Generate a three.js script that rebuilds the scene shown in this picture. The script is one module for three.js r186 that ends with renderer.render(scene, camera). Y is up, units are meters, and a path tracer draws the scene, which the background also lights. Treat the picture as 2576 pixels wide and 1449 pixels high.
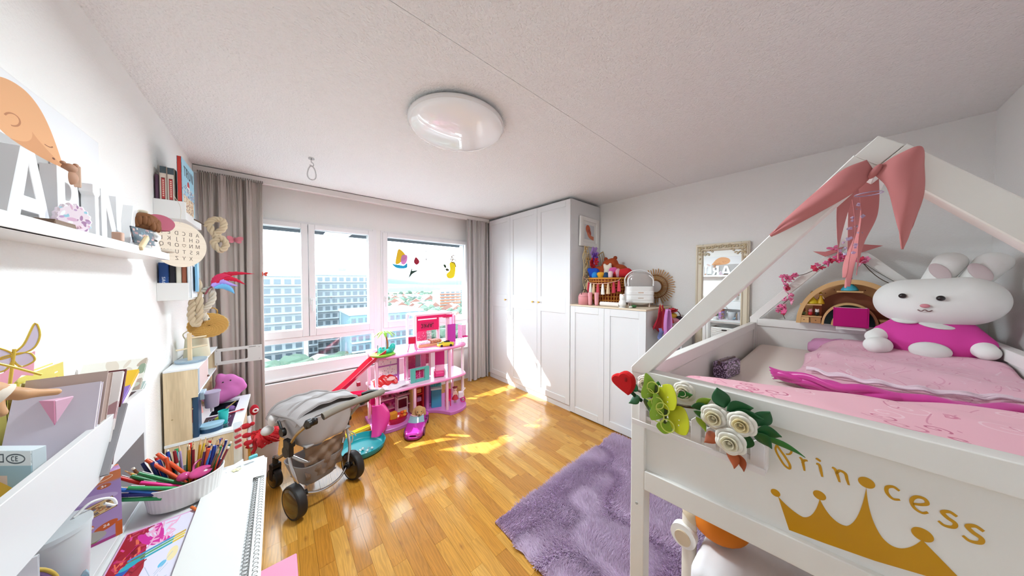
import * as THREE from 'three';
import { RoundedBoxGeometry } from 'three/addons/geometries/RoundedBoxGeometry.js';
import { mergeGeometries, mergeVertices } from 'three/addons/utils/BufferGeometryUtils.js';
import { MarchingCubes } from 'three/addons/objects/MarchingCubes.js';
import { RectAreaLightUniformsLib } from 'three/addons/lights/RectAreaLightUniformsLib.js';
import { FontLoader } from 'three/addons/loaders/FontLoader.js';
import { TextGeometry } from 'three/addons/geometries/TextGeometry.js';

// ---------- camera, sky, sun, exposure ----------
const scene = new THREE.Scene();
const V3 = (x, y, z) => new THREE.Vector3(x, y, z);
const PI = Math.PI;
const camera = new THREE.PerspectiveCamera(2 * Math.atan(724.5 / 682.1) * 180 / PI, 2576 / 1449, 0.02, 3000);
camera.rotation.order = 'YXZ';
camera.rotation.set(-1.257 * PI / 180, -40.93 * PI / 180, 0);
camera.position.set(0, 1.443, 0);
scene.add(camera);
const renderer = new THREE.WebGLRenderer({ antialias: true });
renderer.toneMapping = THREE.LinearToneMapping;
renderer.toneMappingExposure = 2.6;
renderer.shadowMap.enabled = true;
RectAreaLightUniformsLib.init();

let seed = 7;
const rnd = () => { seed = (seed * 1664525 + 1013904223) >>> 0; return seed / 4294967296; };
const rr = (a, b) => a + (b - a) * rnd();
const pick = (a) => a[Math.floor(rnd() * a.length) % a.length];
// value noise, tiling with period p
const HN = new Float32Array(65536); { let s = 99; for (let i = 0; i < 65536; i++) { s = (s * 1664525 + 1013904223) >>> 0; HN[i] = s / 4294967296; } }
const hash = (i, j) => HN[((i & 255) << 8) | (j & 255)];
function vn(x, y, p = 256) {
  const xi = Math.floor(x), yi = Math.floor(y), fx = x - xi, fy = y - yi, u = fx * fx * (3 - 2 * fx), v = fy * fy * (3 - 2 * fy);
  const m = (k) => ((k % p) + p) % p;
  const a = hash(m(xi), m(yi)), b = hash(m(xi + 1), m(yi)), c = hash(m(xi), m(yi + 1)), d = hash(m(xi + 1), m(yi + 1));
  return (a * (1 - u) + b * u) * (1 - v) + (c * (1 - u) + d * u) * v;
}
function fbm(x, y, o = 4, p = 256) { let s = 0, a = 0.5, t = 0; for (let i = 0; i < o; i++) { s += a * vn(x, y, p); t += a; x *= 2; y *= 2; p *= 2; a *= 0.5; } return s / t; }

// hazy bright sky with thin cloud
{
  const W = 512, Hh = 256, d = new Float32Array(W * Hh * 4);
  for (let j = 0; j < Hh; j++) for (let i = 0; i < W; i++) {
    const el = ((j + 0.5) / Hh - 0.5) * PI, az = i / W;
    const e = Math.max(0, Math.sin(el));
    const c = Math.pow(fbm(az * 24, e * 22, 4, 24), 1.2);
    const t = Math.min(1, 0.55 + 0.7 * (c - 0.35));
    const k = 1.0 - 0.25 * e;
    const b = [0.60 * k, 0.84 * k, 1.04 * k], w = [0.88, 1.0, 1.06];
    const o = (j * W + i) * 4;
    for (let n = 0; n < 3; n++) d[o + n] = el < 0 ? [0.7, 0.8, 0.84][n] : b[n] * (1 - t) + w[n] * t;
    d[o + 3] = 1;
  }
  const tx = new THREE.DataTexture(d, W, Hh, THREE.RGBAFormat, THREE.FloatType);
  tx.mapping = THREE.EquirectangularReflectionMapping; tx.magFilter = tx.minFilter = THREE.LinearFilter; tx.needsUpdate = true;
  scene.background = tx; scene.backgroundIntensity = 4.9;
}
const sun = new THREE.DirectionalLight(new THREE.Color(0.95, 0.96, 0.95), 6);
sun.position.set(1 - 0.93 * 12, 0.6 + 0.98 * 12, -2.3 - 12); sun.target.position.set(1, 0.6, -2.3);
sun.castShadow = true; sun.shadow.mapSize.set(2048, 2048); sun.shadow.radius = 1;
Object.assign(sun.shadow.camera, { left: -4, right: 4, top: 4, bottom: -4, near: 1, far: 40 });
scene.add(sun, sun.target);

// ---------- helpers ----------
const names = {};
const numbered = (n) => { names[n] = (names[n] || 0) + 1; return names[n] === 1 ? n : n + '_' + String(names[n] - 1).padStart(3, '0'); };
const shadows = (o) => { o.traverse((c) => { if (c.isMesh) { c.castShadow = true; c.receiveShadow = true; } }); return o; };
function T(name, label, category, pos = [0, 0, 0], ry = 0, group) {
  const g = new THREE.Group(); g.name = numbered(name); g.position.set(...pos); g.rotation.y = ry;
  g.userData = { label, category }; if (group) g.userData.group = group; scene.add(g); return g;
}
function S(name, geo, mat, parent) { const m = P(name, geo, mat, parent || scene); if (!parent) { m.userData.kind = 'structure'; } return m; }
const geoOf = (g) => Array.isArray(g) ? merge(g) : g;
function P(name, geo, mat, parent, label) {
  const m = new THREE.Mesh(geoOf(geo), mat); m.name = parent === scene ? numbered(name) : sibling(name, parent); m.castShadow = m.receiveShadow = true;
  if (label) m.userData.label = label; parent.add(m); return m;
}
function sibling(n, p) { p.userData.__n = p.userData.__n || {}; const k = p.userData.__n; k[n] = (k[n] || 0) + 1; return k[n] === 1 ? n : n + '_' + String(k[n] - 1).padStart(3, '0'); }
function O(name, label, category, geo, mat, pos = [0, 0, 0], ry = 0, group) { // a thing that is one mesh
  const m = P(name, geo, mat, scene); m.position.set(...pos); m.rotation.y = ry; m.userData.label = label; m.userData.category = category; if (group) m.userData.group = group; return m;
}
function dup(o, label, pos, ry, group) { const c = o.clone(); c.name = numbered(o.name.replace(/_\d{3}$/, '')); if (label) c.userData.label = label; if (group) c.userData.group = group; if (pos) c.position.set(...pos); if (ry !== undefined) c.rotation.y = ry; scene.add(c); return c; }
function merge(list) {
  list = list.flat().map((g) => { let q = g.index ? g.toNonIndexed() : g; for (const k of Object.keys(q.attributes)) if (!['position', 'normal', 'uv'].includes(k)) q.deleteAttribute(k); if (!q.attributes.uv) q.setAttribute('uv', new THREE.BufferAttribute(new Float32Array(q.attributes.position.count * 2), 2)); if (!q.attributes.normal) q.computeVertexNormals(); return q; });
  return list.length === 1 ? list[0] : mergeGeometries(list);
}
function uvm(g, s = 1, ou = 0, ov = 0) { // uv in metres by the way each face looks
  g = g.index ? g.toNonIndexed() : g; const p = g.attributes.position, n = g.attributes.normal, uv = new Float32Array(p.count * 2);
  for (let i = 0; i < p.count; i++) {
    const ax = Math.abs(n.getX(i)), ay = Math.abs(n.getY(i)), az = Math.abs(n.getZ(i));
    let u, v; if (ay >= ax && ay >= az) { u = p.getX(i); v = p.getZ(i); } else if (ax >= az) { u = p.getZ(i); v = p.getY(i); } else { u = p.getX(i); v = p.getY(i); }
    uv[2 * i] = u * s + ou; uv[2 * i + 1] = v * s + ov;
  }
  g.setAttribute('uv', new THREE.BufferAttribute(uv, 2)); return g;
}
const at = (g, x, y, z, rx = 0, ry = 0, rz = 0) => { if (rx) g.rotateX(rx); if (ry) g.rotateY(ry); if (rz) g.rotateZ(rz); return g.translate(x, y, z); };
// box from min corner to max corner with a rounded edge
const bx = (x0, y0, z0, x1, y1, z1, r = 0) => { const w = x1 - x0, h = y1 - y0, d = z1 - z0; const g = r > 0 ? new RoundedBoxGeometry(w, h, d, 2, Math.min(r, w / 2.02, h / 2.02, d / 2.02)) : new THREE.BoxGeometry(w, h, d); return g.translate((x0 + x1) / 2, (y0 + y1) / 2, (z0 + z1) / 2); };
const cb = (w, h, d, r = 0) => r ? new RoundedBoxGeometry(w, h, d, 2, Math.min(r, w / 2.02, h / 2.02, d / 2.02)) : new THREE.BoxGeometry(w, h, d);
const cyl = (r0, r1, h, n = 20) => new THREE.CylinderGeometry(r0, r1, h, n);
const sph = (r, n = 20, m = 14) => new THREE.SphereGeometry(r, n, m);
const ell = (a, b, c, n = 20, m = 14) => sph(1, n, m).scale(a, b, c);
const tube = (pts, r, seg, n = 7, closed = false) => new THREE.TubeGeometry(new THREE.CatmullRomCurve3(pts.map((p) => p.isVector3 ? p : V3(...p)), closed), seg || pts.length * 5, r, n, closed);
const bar = (a, b, r, n = 8) => { const A = V3(...a), B = V3(...b), d = B.clone().sub(A), L = d.length(); const g = cyl(r, r, L, n); g.applyQuaternion(new THREE.Quaternion().setFromUnitVectors(V3(0, 1, 0), d.normalize())); const c = A.add(B).multiplyScalar(0.5); return g.translate(c.x, c.y, c.z); };
const lathe = (pts, n = 28) => new THREE.LatheGeometry(pts.map((p) => new THREE.Vector2(p[0], p[1])), n);
const shape = (pts) => { const s = new THREE.Shape(); pts.forEach((p, i) => i ? s.lineTo(p[0], p[1]) : s.moveTo(p[0], p[1])); s.closePath(); return s; };
const ext = (s, depth, bevel = 0, cs = 8) => new THREE.ExtrudeGeometry(s, { depth, bevelEnabled: bevel > 0, bevelSize: bevel, bevelThickness: bevel, bevelSegments: 1, curveSegments: cs });
function grid(nu, nv, f) { // surface from a function of (u, v)
  const pos = [], uv = [], idx = [];
  for (let j = 0; j <= nv; j++) for (let i = 0; i <= nu; i++) { const p = f(i / nu, j / nv); pos.push(p[0], p[1], p[2]); uv.push(p[3] ?? i / nu, p[4] ?? j / nv); }
  for (let j = 0; j < nv; j++) for (let i = 0; i < nu; i++) { const a = j * (nu + 1) + i, b = a + 1, c = a + nu + 1, d = c + 1; idx.push(a, b, d, a, d, c); }
  const g = new THREE.BufferGeometry(); g.setAttribute('position', new THREE.Float32BufferAttribute(pos, 3)); g.setAttribute('uv', new THREE.Float32BufferAttribute(uv, 2)); g.setIndex(idx); g.computeVertexNormals(); return g;
}
// thick cloth: a surface and its copy pushed along the normal, with a rim
function shell(g, t) {
  const p = g.attributes.position, n = g.attributes.normal, uv = g.attributes.uv, N = p.count, pos = [], u2 = [], idx = [];
  for (const s of [1, -1]) for (let i = 0; i < N; i++) { pos.push(p.getX(i) + n.getX(i) * t * 0.5 * s, p.getY(i) + n.getY(i) * t * 0.5 * s, p.getZ(i) + n.getZ(i) * t * 0.5 * s); u2.push(uv.getX(i), uv.getY(i)); }
  const ix = [...g.index.array]; const ec = new Map();
  for (let i = 0; i < ix.length; i += 3) { const [a, b, c] = [ix[i], ix[i + 1], ix[i + 2]]; idx.push(a, b, c, a + N, c + N, b + N); for (const [x, y] of [[a, b], [b, c], [c, a]]) { const k = x < y ? x * N + y : y * N + x; ec.set(k, ec.has(k) ? null : [x, y]); } }
  for (const e of ec.values()) if (e) { const [a, b] = e; idx.push(a, a + N, b, b, a + N, b + N); }
  const o = new THREE.BufferGeometry(); o.setAttribute('position', new THREE.Float32BufferAttribute(pos, 3)); o.setAttribute('uv', new THREE.Float32BufferAttribute(u2, 2)); o.setIndex(idx); o.computeVertexNormals(); return o;
}
// one smooth body from tapered capsules: bones [ [x,y,z,r], [x,y,z,r] ], joined with a smooth minimum
function blend(bones, res = 40, k = 0.02) {
  const lo = V3(1e9, 1e9, 1e9), hi = V3(-1e9, -1e9, -1e9);
  for (const b of bones) for (const e of b) { lo.min(V3(e[0] - e[3], e[1] - e[3], e[2] - e[3])); hi.max(V3(e[0] + e[3], e[1] + e[3], e[2] + e[3])); }
  const c = lo.clone().add(hi).multiplyScalar(0.5), h = Math.max(hi.x - lo.x, hi.y - lo.y, hi.z - lo.z) / 2 * 1.16 + k;
  const mc = new MarchingCubes(res, new THREE.MeshStandardMaterial(), false, false, 200000); mc.isolation = 0;
  for (let z = 0; z < res; z++) for (let y = 0; y < res; y++) for (let x = 0; x < res; x++) {
    const px = c.x + (x - res / 2) / (res / 2) * h, py = c.y + (y - res / 2) / (res / 2) * h, pz = c.z + (z - res / 2) / (res / 2) * h;
    let s = 0;
    for (const [a, b] of bones) {
      const dx = b[0] - a[0], dy = b[1] - a[1], dz = b[2] - a[2], L = dx * dx + dy * dy + dz * dz;
      const t = L ? Math.min(1, Math.max(0, ((px - a[0]) * dx + (py - a[1]) * dy + (pz - a[2]) * dz) / L)) : 0;
      const d = Math.hypot(px - a[0] - t * dx, py - a[1] - t * dy, pz - a[2] - t * dz) - (a[3] + (b[3] - a[3]) * t);
      s += Math.exp(-d / k);
    }
    mc.field[x + y * res + z * res * res] = -(-k * Math.log(Math.max(s, 1e-30)));
  }
  mc.update(); const n = mc.count; const pos = new Float32Array(n * 3), nor = new Float32Array(n * 3);
  for (let i = 0; i < n; i++) { pos[3 * i] = c.x + mc.positionArray[3 * i] * h; pos[3 * i + 1] = c.y + mc.positionArray[3 * i + 1] * h; pos[3 * i + 2] = c.z + mc.positionArray[3 * i + 2] * h; }
  nor.set(mc.normalArray.subarray(0, n * 3));
  const g = new THREE.BufferGeometry(); g.setAttribute('position', new THREE.BufferAttribute(pos, 3)); g.setAttribute('normal', new THREE.BufferAttribute(nor, 3)); g.setAttribute('uv', new THREE.BufferAttribute(new Float32Array(n * 2), 2));
  return g;
}
// ---------- materials ----------
const C = (h) => new THREE.Color(h);
const cache = {};
function mt(hex, rough = 0.6, extra) { const k = hex + '|' + rough + '|' + (extra ? JSON.stringify(extra) : ''); return cache[k] || (cache[k] = new THREE.MeshPhysicalMaterial({ color: C(hex), roughness: rough, side: THREE.DoubleSide, ...(extra || {}) })); }
function tex(w, h, f, srgb = true, rep) { // texture from f(x, y, w, h) -> [r, g, b] 0..255
  const d = new Uint8Array(w * h * 4);
  for (let j = 0; j < h; j++) for (let i = 0; i < w; i++) { const c = f(i, j, w, h), o = (j * w + i) * 4; d[o] = Math.max(0, Math.min(255, c[0])); d[o + 1] = Math.max(0, Math.min(255, c[1] ?? c[0])); d[o + 2] = Math.max(0, Math.min(255, c[2] ?? c[0])); d[o + 3] = 255; }
  const t = new THREE.DataTexture(d, w, h, THREE.RGBAFormat); t.magFilter = THREE.LinearFilter; t.minFilter = THREE.LinearFilter; t.wrapS = t.wrapT = THREE.RepeatWrapping; if (srgb) t.colorSpace = THREE.SRGBColorSpace; if (rep) t.repeat.set(...rep); t.needsUpdate = true; return t;
}
function canv(w, h, draw) { const c = document.createElement('canvas'); c.width = w; c.height = h; const x = c.getContext('2d'); draw(x, w, h); const t = new THREE.CanvasTexture(c); t.colorSpace = THREE.SRGBColorSpace; return t; }
const printed = (w, h, draw, rough = 0.5, extra) => new THREE.MeshPhysicalMaterial({ map: canv(w, h, draw), roughness: rough, side: THREE.DoubleSide, ...(extra || {}) });
const weave = (() => tex(128, 128, (i, j) => { const a = 0.5 + 0.5 * Math.sin(i * PI / 4), b = 0.5 + 0.5 * Math.sin(j * PI / 4); return [120 + 60 * ((((i >> 3) + (j >> 3)) & 1) ? a : b) + 40 * vn(i / 5, j / 5, 25)]; }, false))();
const plaster = tex(512, 512, (i, j) => { const n = fbm(i / 8, j / 8, 3, 64), m = vn(i / 20, j / 20, 26); return [255 * Math.min(1, Math.max(0, (n - 0.35) * 2.2)) * (0.6 + 0.4 * m)]; }, false);
const wallBump = tex(512, 512, (i, j) => [255 * fbm(i / 6, j / 6, 3, 86)], false);
const fine = tex(256, 256, (i, j) => [110 + 130 * fbm(i / 4, j / 4, 3, 64)], false);
const bumpy = (t, s, rep) => { const q = t.clone(); q.repeat.set(rep, rep); q.needsUpdate = true; return { bumpMap: q, bumpScale: s }; };
const wallM = new THREE.MeshStandardMaterial({ color: C('#f3f1ee'), roughness: 0.9, ...bumpy(wallBump, 0.0012, 2.2) });
const ceilM = new THREE.MeshStandardMaterial({ color: C('#f6f5f4'), roughness: 0.95, ...bumpy(plaster, 0.003, 2.4) });
const white = mt('#f1efee', 0.45), whiteGloss = mt('#f4f2f1', 0.28), frameW = mt('#f0eeee', 0.35);
const chrome = mt('#c9c9c9', 0.18, { metalness: 1 }), black = mt('#161415', 0.4), brass = mt('#b98b45', 0.3, { metalness: 1 }), gold = mt('#d39a28', 0.22, { metalness: 0.9 });
const cloth = (hex, s = 0.0006, rep = 30, extra) => new THREE.MeshPhysicalMaterial({ color: C(hex), roughness: 0.9, side: THREE.DoubleSide, ...bumpy(weave, s, rep), ...(extra || {}) });
const plush = (hex, s = 0.0015, rep = 20) => new THREE.MeshPhysicalMaterial({ color: C(hex), roughness: 0.95, sheen: 0.6, sheenRoughness: 0.6, sheenColor: C(hex), side: THREE.DoubleSide, ...bumpy(fine, s, rep) });
const glassM = new THREE.MeshPhysicalMaterial({ color: C('#ffffff'), roughness: 0.0, transmission: 1, thickness: 0, ior: 1.45, side: THREE.DoubleSide });
const clearM = new THREE.MeshPhysicalMaterial({ color: C('#f6f8f8'), roughness: 0.12, transmission: 0.85, thickness: 0, ior: 1.45, side: THREE.DoubleSide });
// ---------- the room ----------
const LX = -0.5, RX = 3.037, WZ = -3.5, BZ = 0.611, CH = 2.395;
S('wall_left', uvm(bx(LX - 0.15, 0, -3.75, LX, CH, BZ + 0.15)), wallM);
S('wall_right', uvm(bx(RX, 0, -3.75, RX + 0.15, CH, BZ + 0.15)), wallM);
S('wall_back', uvm(bx(LX, 0, BZ, RX, CH, BZ + 0.15)), wallM);
const wallWin = S('wall_window', uvm(merge([bx(LX, 0, -3.74, RX, 0.49, WZ), bx(LX, 2.06, -3.74, RX, CH, WZ), bx(LX, 0.49, -3.74, -0.45, 2.06, WZ), bx(0.9, 0.49, -3.74, 0.945, 2.06, WZ), bx(2.2, 0.49, -3.74, RX, 2.06, WZ)])), wallM);
{ // ceiling of plaster panels with two fine joints
  const c = new THREE.Group(); c.name = 'ceiling'; c.userData.kind = 'structure'; scene.add(c);
  P('ceiling_slab', bx(LX - 0.15, CH + 0.004, -3.75, RX + 0.15, CH + 0.2, BZ + 0.15), ceilM, c);
  const zs = [-3.5, -0.979, BZ + 0.15], xs = [LX, RX];
  for (let i = 0; i < 2; i++) P('ceiling_panel', uvm(bx(xs[0] - 0.1, CH, zs[i] + (i ? 0.0012 : -0.2), xs[1] + 0.1, CH + 0.01, zs[i + 1] - (i ? 0 : 0.0012))), ceilM, c);
}
{ // oak parquet of single staves along the room
  const f = new THREE.Group(); f.name = 'floor'; f.userData.kind = 'structure'; scene.add(f);
  const tones = ['#d79b40', '#cf9138', '#dea64e', '#c98a34', '#d99f48', '#e2ab55', '#c58838'];
  const grainT = (k) => tex(256, 512, (i, j) => {
    const x = i / 256, y = j / 512, wv = 0.5 * fbm(x * 4 + k * 3, y * 3 + k, 3, 64), g = Math.sin((x * 16 + wv * 14 + 3 * vn(x * 3, y * 2 + k, 64)) * PI), p = vn(i / 1.6, j / 26, 160), q = fbm(i / 30, j / 90, 3, 20);
    const knot = Math.max(0, 1 - 9 * Math.hypot(x - 0.3 - 0.1 * k, (y - 0.6 + 0.1 * k) * 2.4));
    const v = 214 + 10 * g + 22 * (p - 0.5) + 30 * (q - 0.5) - 90 * knot * (0.5 + 0.5 * Math.sin(knot * 30)); return [v + 14, v + 10 - 8 * knot, v];
  });
  const gt = [grainT(0), grainT(1), grainT(2)];
  const mats = tones.map((t, i) => new THREE.MeshPhysicalMaterial({ color: C(t), map: gt[i % 3], roughness: 0.34, clearcoat: 0.5, clearcoatRoughness: 0.12, specularIntensity: 0.4 }));
  const W = 0.071, lens = [0.28, 0.36, 0.44, 0.52, 0.6];
  const gs = lens.flatMap((L) => [0, 1, 2].map((k) => { const g = uvm(bx(-W / 2 + 0.0004, -0.012, -L / 2 + 0.0004, W / 2 - 0.0004, 0, L / 2 - 0.0004, 0)); const uv = g.attributes.uv; for (let i = 0; i < uv.count; i++) uv.setXY(i, uv.getX(i) * 9 + k * 0.31, uv.getY(i) * 1.5 + k * 0.37); return g; }));
  P('subfloor', bx(LX - 0.15, -0.2, -3.75, RX + 0.15, -0.0125, BZ + 0.15), mt('#6a4318', 0.8), f);
  const rest = tones.map(() => []); let n = 0;
  for (let x = LX + W / 2; x < RX + W; x += W) {
    let z = -3.5 - rr(0, 0.4);
    while (z < BZ) {
      const li = Math.floor(rnd() * 5), L = lens[li], g = gs[li * 3 + Math.floor(rnd() * 3)], c = Math.floor(rnd() * 7), zc = z + L / 2;
      const seen = x > -0.1 && x < 2.42 && zc > -3.45 && zc < -0.55 && (zc < -1.1 || x < 1.0 + (zc + 1.1) * -0.1) && n < 300;
      if (seen) { const m = P('plank', g, mats[c], f); m.position.set(x, 0, zc); n++; } else rest[c].push(g.clone().translate(x, 0, zc));
      z += L;
    }
  }
  rest.forEach((r, i) => { const m = P('plank_field', r, mats[i], f); m.userData.kind = 'stuff'; });
}
for (const [nm, a] of [['baseboard_left', [LX, 0, WZ, LX + 0.012, 0.06, BZ]], ['baseboard_right', [RX - 0.012, 0, WZ, RX, 0.06, BZ]], ['baseboard_back', [LX, 0, BZ - 0.012, RX, 0.06, BZ]]]) S(nm, bx(...a, 0.003), frameW);

// windows
const handleGeo = () => merge([cb(0.028, 0.07, 0.012, 0.005), at(cyl(0.008, 0.008, 0.03, 12), 0, 0.012, 0.015, PI / 2), at(cb(0.018, 0.11, 0.012, 0.005), 0, -0.04, 0.032)]);
function ring(x0, y0, x1, y1, z0, z1, wl, wr, wt, wb, r = 0.004) { return [bx(x0, y0, z0, x0 + wl, y1, z1, r), bx(x1 - wr, y0, z0, x1, y1, z1, r), bx(x0 + wl, y1 - wt, z0, x1 - wr, y1, z1, r), bx(x0 + wl, y0, z0, x1 - wr, y0 + wb, z1, r)]; }
function win(name, x0, x1, sashes) {
  const g = new THREE.Group(); g.name = name; g.userData.kind = 'structure'; scene.add(g);
  P('window_frame', [...ring(x0, 0.49, x1, 2.06, -3.60, -3.49, 0.045, 0.04, 0.035, 0.105), bx(x0 + 0.04, 0.835, -3.60, x1 - 0.04, 0.885, -3.49, 0.004)], frameW, g);
  for (const [a, b, h] of sashes) {
    const s = P('sash', ring(a, 0.885, b, 2.04, -3.575, -3.474, 0.055, 0.055, 0.05, 0.075, 0.006), frameW, g);
    P('pane', bx(a + 0.05, 0.955, -3.535, b - 0.05, 1.995, -3.531), glassM, s);
    P('gasket', ring(a + 0.05, 0.955, b - 0.05, 1.995, -3.545, -3.525, 0.006, 0.006, 0.006, 0.006, 0), mt('#8d9294', 0.7), s);
    if (h !== undefined) P('handle', handleGeo().translate(h, 1.24, -3.468), mt('#e9e9e8', 0.3), s);
  }
  P('pane', bx(x0 + 0.04, 0.59, -3.545, x1 - 0.035, 0.84, -3.541), glassM, g);
  P('window_sill', bx(x0 - 0.03, 0.478, -3.53, x1 + 0.03, 0.496, -3.455, 0.005), frameW, g);
}
win('window_1', -0.45, 0.9, [[-0.415, 0.245], [0.249, 0.865, 0.274]]);
win('window_2', 0.945, 2.2, [[0.965, 2.16, 0.99]]);
{ // roller shutter casing outside, over both windows
  const c = new THREE.Group(); c.name = 'trim_1'; c.userData.kind = 'structure'; scene.add(c);
  P('shutter_casing', bx(-0.6, 2.03, -3.93, 2.35, 2.36, -3.72, 0.01), mt('#5d666d', 0.5), c);
  for (const [a, b] of [[-0.44, 0.9], [0.945, 2.19]]) P('shutter_slat', bx(a, 1.985, -3.8, b, 2.035, -3.785, 0.004), mt('#4c565e', 0.5), c);
  P('outer_ledge', bx(-0.6, 0.44, -3.86, 2.35, 0.47, -3.74, 0.004), mt('#c9c9c6', 0.6), c);
}
S('trim_2', [bx(LX, 2.334, -3.375, 2.44, 2.389, -3.34, 0.003), bx(LX, 2.36, -3.5, 2.44, 2.389, -3.375)], mt('#e9e4e0', 0.5)); // curtain board
{
  const r = T('radiator', 'flat white panel radiator under the left window', 'radiator', [0.24, 0.075, -3.452]);
  P('front_panel', bx(-0.69, 0, 0, 0.66, 0.395, 0.03, 0.008), mt('#eee6e4', 0.4), r);
  for (const x of [-0.5, 0.46]) P('bracket', bx(x, 0.05, -0.046, x + 0.04, 0.35, 0), mt('#bdb8b5', 0.5), r);
}
// ---------- ceiling lamp and ceiling hook ----------
{
  const l = T('ceiling_lamp', 'round glossy white dome ceiling lamp', 'ceiling lamp', [0.822, CH, -1.445]);
  P('base_plate', lathe([[0, -0.012], [0.24, -0.012], [0.246, -0.006], [0.246, -0.001], [0, -0.001]], 48), mt('#6f6a66', 0.5), l, 'dark thin back plate');
  const prof = [[0.272, -0.026], [0.276, -0.030], [0.272, -0.034]];
  for (let i = 0; i <= 16; i++) { const a = i / 16 * PI / 2; prof.push([0.268 * Math.cos(a) , -0.036 - 0.068 * Math.sin(a)]); }
  P('lamp_rim', lathe([[0.24, -0.012], [0.27, -0.013], [0.277, -0.02], [0.277, -0.032], [0.268, -0.036]], 56), new THREE.MeshPhysicalMaterial({ color: C('#eceaea'), roughness: 0.25, clearcoat: 1, clearcoatRoughness: 0.05, side: THREE.DoubleSide }), l);
  P('lamp_dome', lathe(prof.slice(3), 56), new THREE.MeshPhysicalMaterial({ color: C('#e9e8ea'), roughness: 0.3, clearcoat: 1, clearcoatRoughness: 0.03, emissive: C('#fff4ea'), emissiveIntensity: 0.05, side: THREE.DoubleSide }), l);
  const a = new THREE.RectAreaLight(new THREE.Color(0.88, 1.0, 1.05), 36, 0.38, 0.38); a.position.set(0, -0.112, 0); a.rotation.x = -PI / 2; l.add(a);
}
{
  const h = T('ceiling_hook', 'small steel ceiling hook with a hanging carabiner', 'hook', [0.214, CH, -2.6]);
  P('ceiling_plate', at(cyl(0.02, 0.02, 0.008, 16), 0, -0.004, 0), chrome, h);
  P('hook', tube([[0, -0.006, 0], [0, -0.03, 0], [0.012, -0.04, 0], [0.012, -0.055, 0], [0, -0.062, 0], [-0.01, -0.053, 0]], 0.0035), chrome, h);
  P('carabiner', tube([[0, -0.058, 0.0], [0.016, -0.075, 0.004], [0.026, -0.14, 0.01], [0.012, -0.165, 0.01], [-0.012, -0.165, 0.01], [-0.026, -0.14, 0.008], [-0.014, -0.075, 0.003]], 0.0042, 50, 7, true), chrome, h);
}
// ---------- wardrobe, low cabinet, bed ----------
const cabM = mt('#e0dfdf', 0.32);
function frameDoor(parent, z0, z1, y0, y1, x0, x1, mids, kz, ky) { // frame and panel door looking to -x
  const st = 0.062, d = P('door', [bx(x0, y0, z0, x1, y1, z0 + st, 0.0025), bx(x0, y0, z1 - st, x1, y1, z1, 0.0025), ...[[y0, y0 + 0.07], ...mids, [y1 - 0.07, y1]].map(([a, b]) => bx(x0, a, z0 + st, x1, b, z1 - st, 0.0015))], cabM, parent);
  P('door_panel', bx(x0 + 0.0075, y0 + 0.05, z0 + st - 0.004, x1 - 0.004, y1 - 0.05, z1 - st + 0.004), cabM, d);
  if (kz !== undefined) P('knob', [at(cyl(0.006, 0.006, 0.022, 10), x0 - 0.01, ky, kz, 0, 0, PI / 2), at(cyl(0.012, 0.012, 0.008, 16), x0 - 0.024, ky, kz, 0, 0, PI / 2)], brass, d);
}
{
  const w = T('wardrobe', 'tall white three-door wardrobe with framed panel doors in the corner by the window', 'wardrobe', [2.437, 0, -1.836]);
  P('carcass', [bx(0.019, 0.03, -1.5, 0.594, 2.362, 0, 0.002)], cabM, w);
  P('plinth', bx(0.012, 0, -1.5, 0.59, 0.068, -0.002, 0.002), cabM, w);
  const zs = [-1.499, -1.016, -0.501, 0];
  for (let i = 0; i < 3; i++) frameDoor(w, zs[i] + 0.0012, zs[i + 1] - 0.0012, 0.07, 2.357, 0, 0.018, [[1.09, 1.27]], [-1.10, -0.562, -0.459][i], 1.196);
}
{
  const w = T('low_cabinet', 'waist-high white two-door cabinet standing beside the tall wardrobe', 'cabinet', [2.437, 0, -1.832]);
  P('carcass', bx(0.019, 0.01, 0.002, 0.594, 1.185, 0.812, 0.002), cabM, w);
  frameDoor(w, 0.003, 0.409, 0.012, 1.183, 0, 0.018, []);
  frameDoor(w, 0.411, 0.812, 0.012, 1.183, 0, 0.018, []);
  P('cabinet_top', bx(-0.004, 1.185, 0, 0.596, 1.2, 0.816, 0.002), mt('#e0cdb4', 0.5), w);
}
{
  const s = T('side_rack', 'narrow white open rack standing between the low cabinet and the mirror', 'rack', [2.72, 0, -0.99]);
  P('side_panel', [bx(0, 0, 0, 0.3, 1.06, 0.014, 0.002)], cabM, s); P('side_panel', [bx(0, 0, 0.15, 0.3, 1.06, 0.164, 0.002)], cabM, s);
  P('back_panel', bx(0.29, 0.02, 0.014, 0.3, 1.05, 0.15), cabM, s);
  for (const y of [0.03, 0.35, 0.68, 0.95, 1.046]) P('shelf', bx(0.002, y, 0.014, 0.29, y + 0.014, 0.15, 0.001), cabM, s);
}
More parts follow.
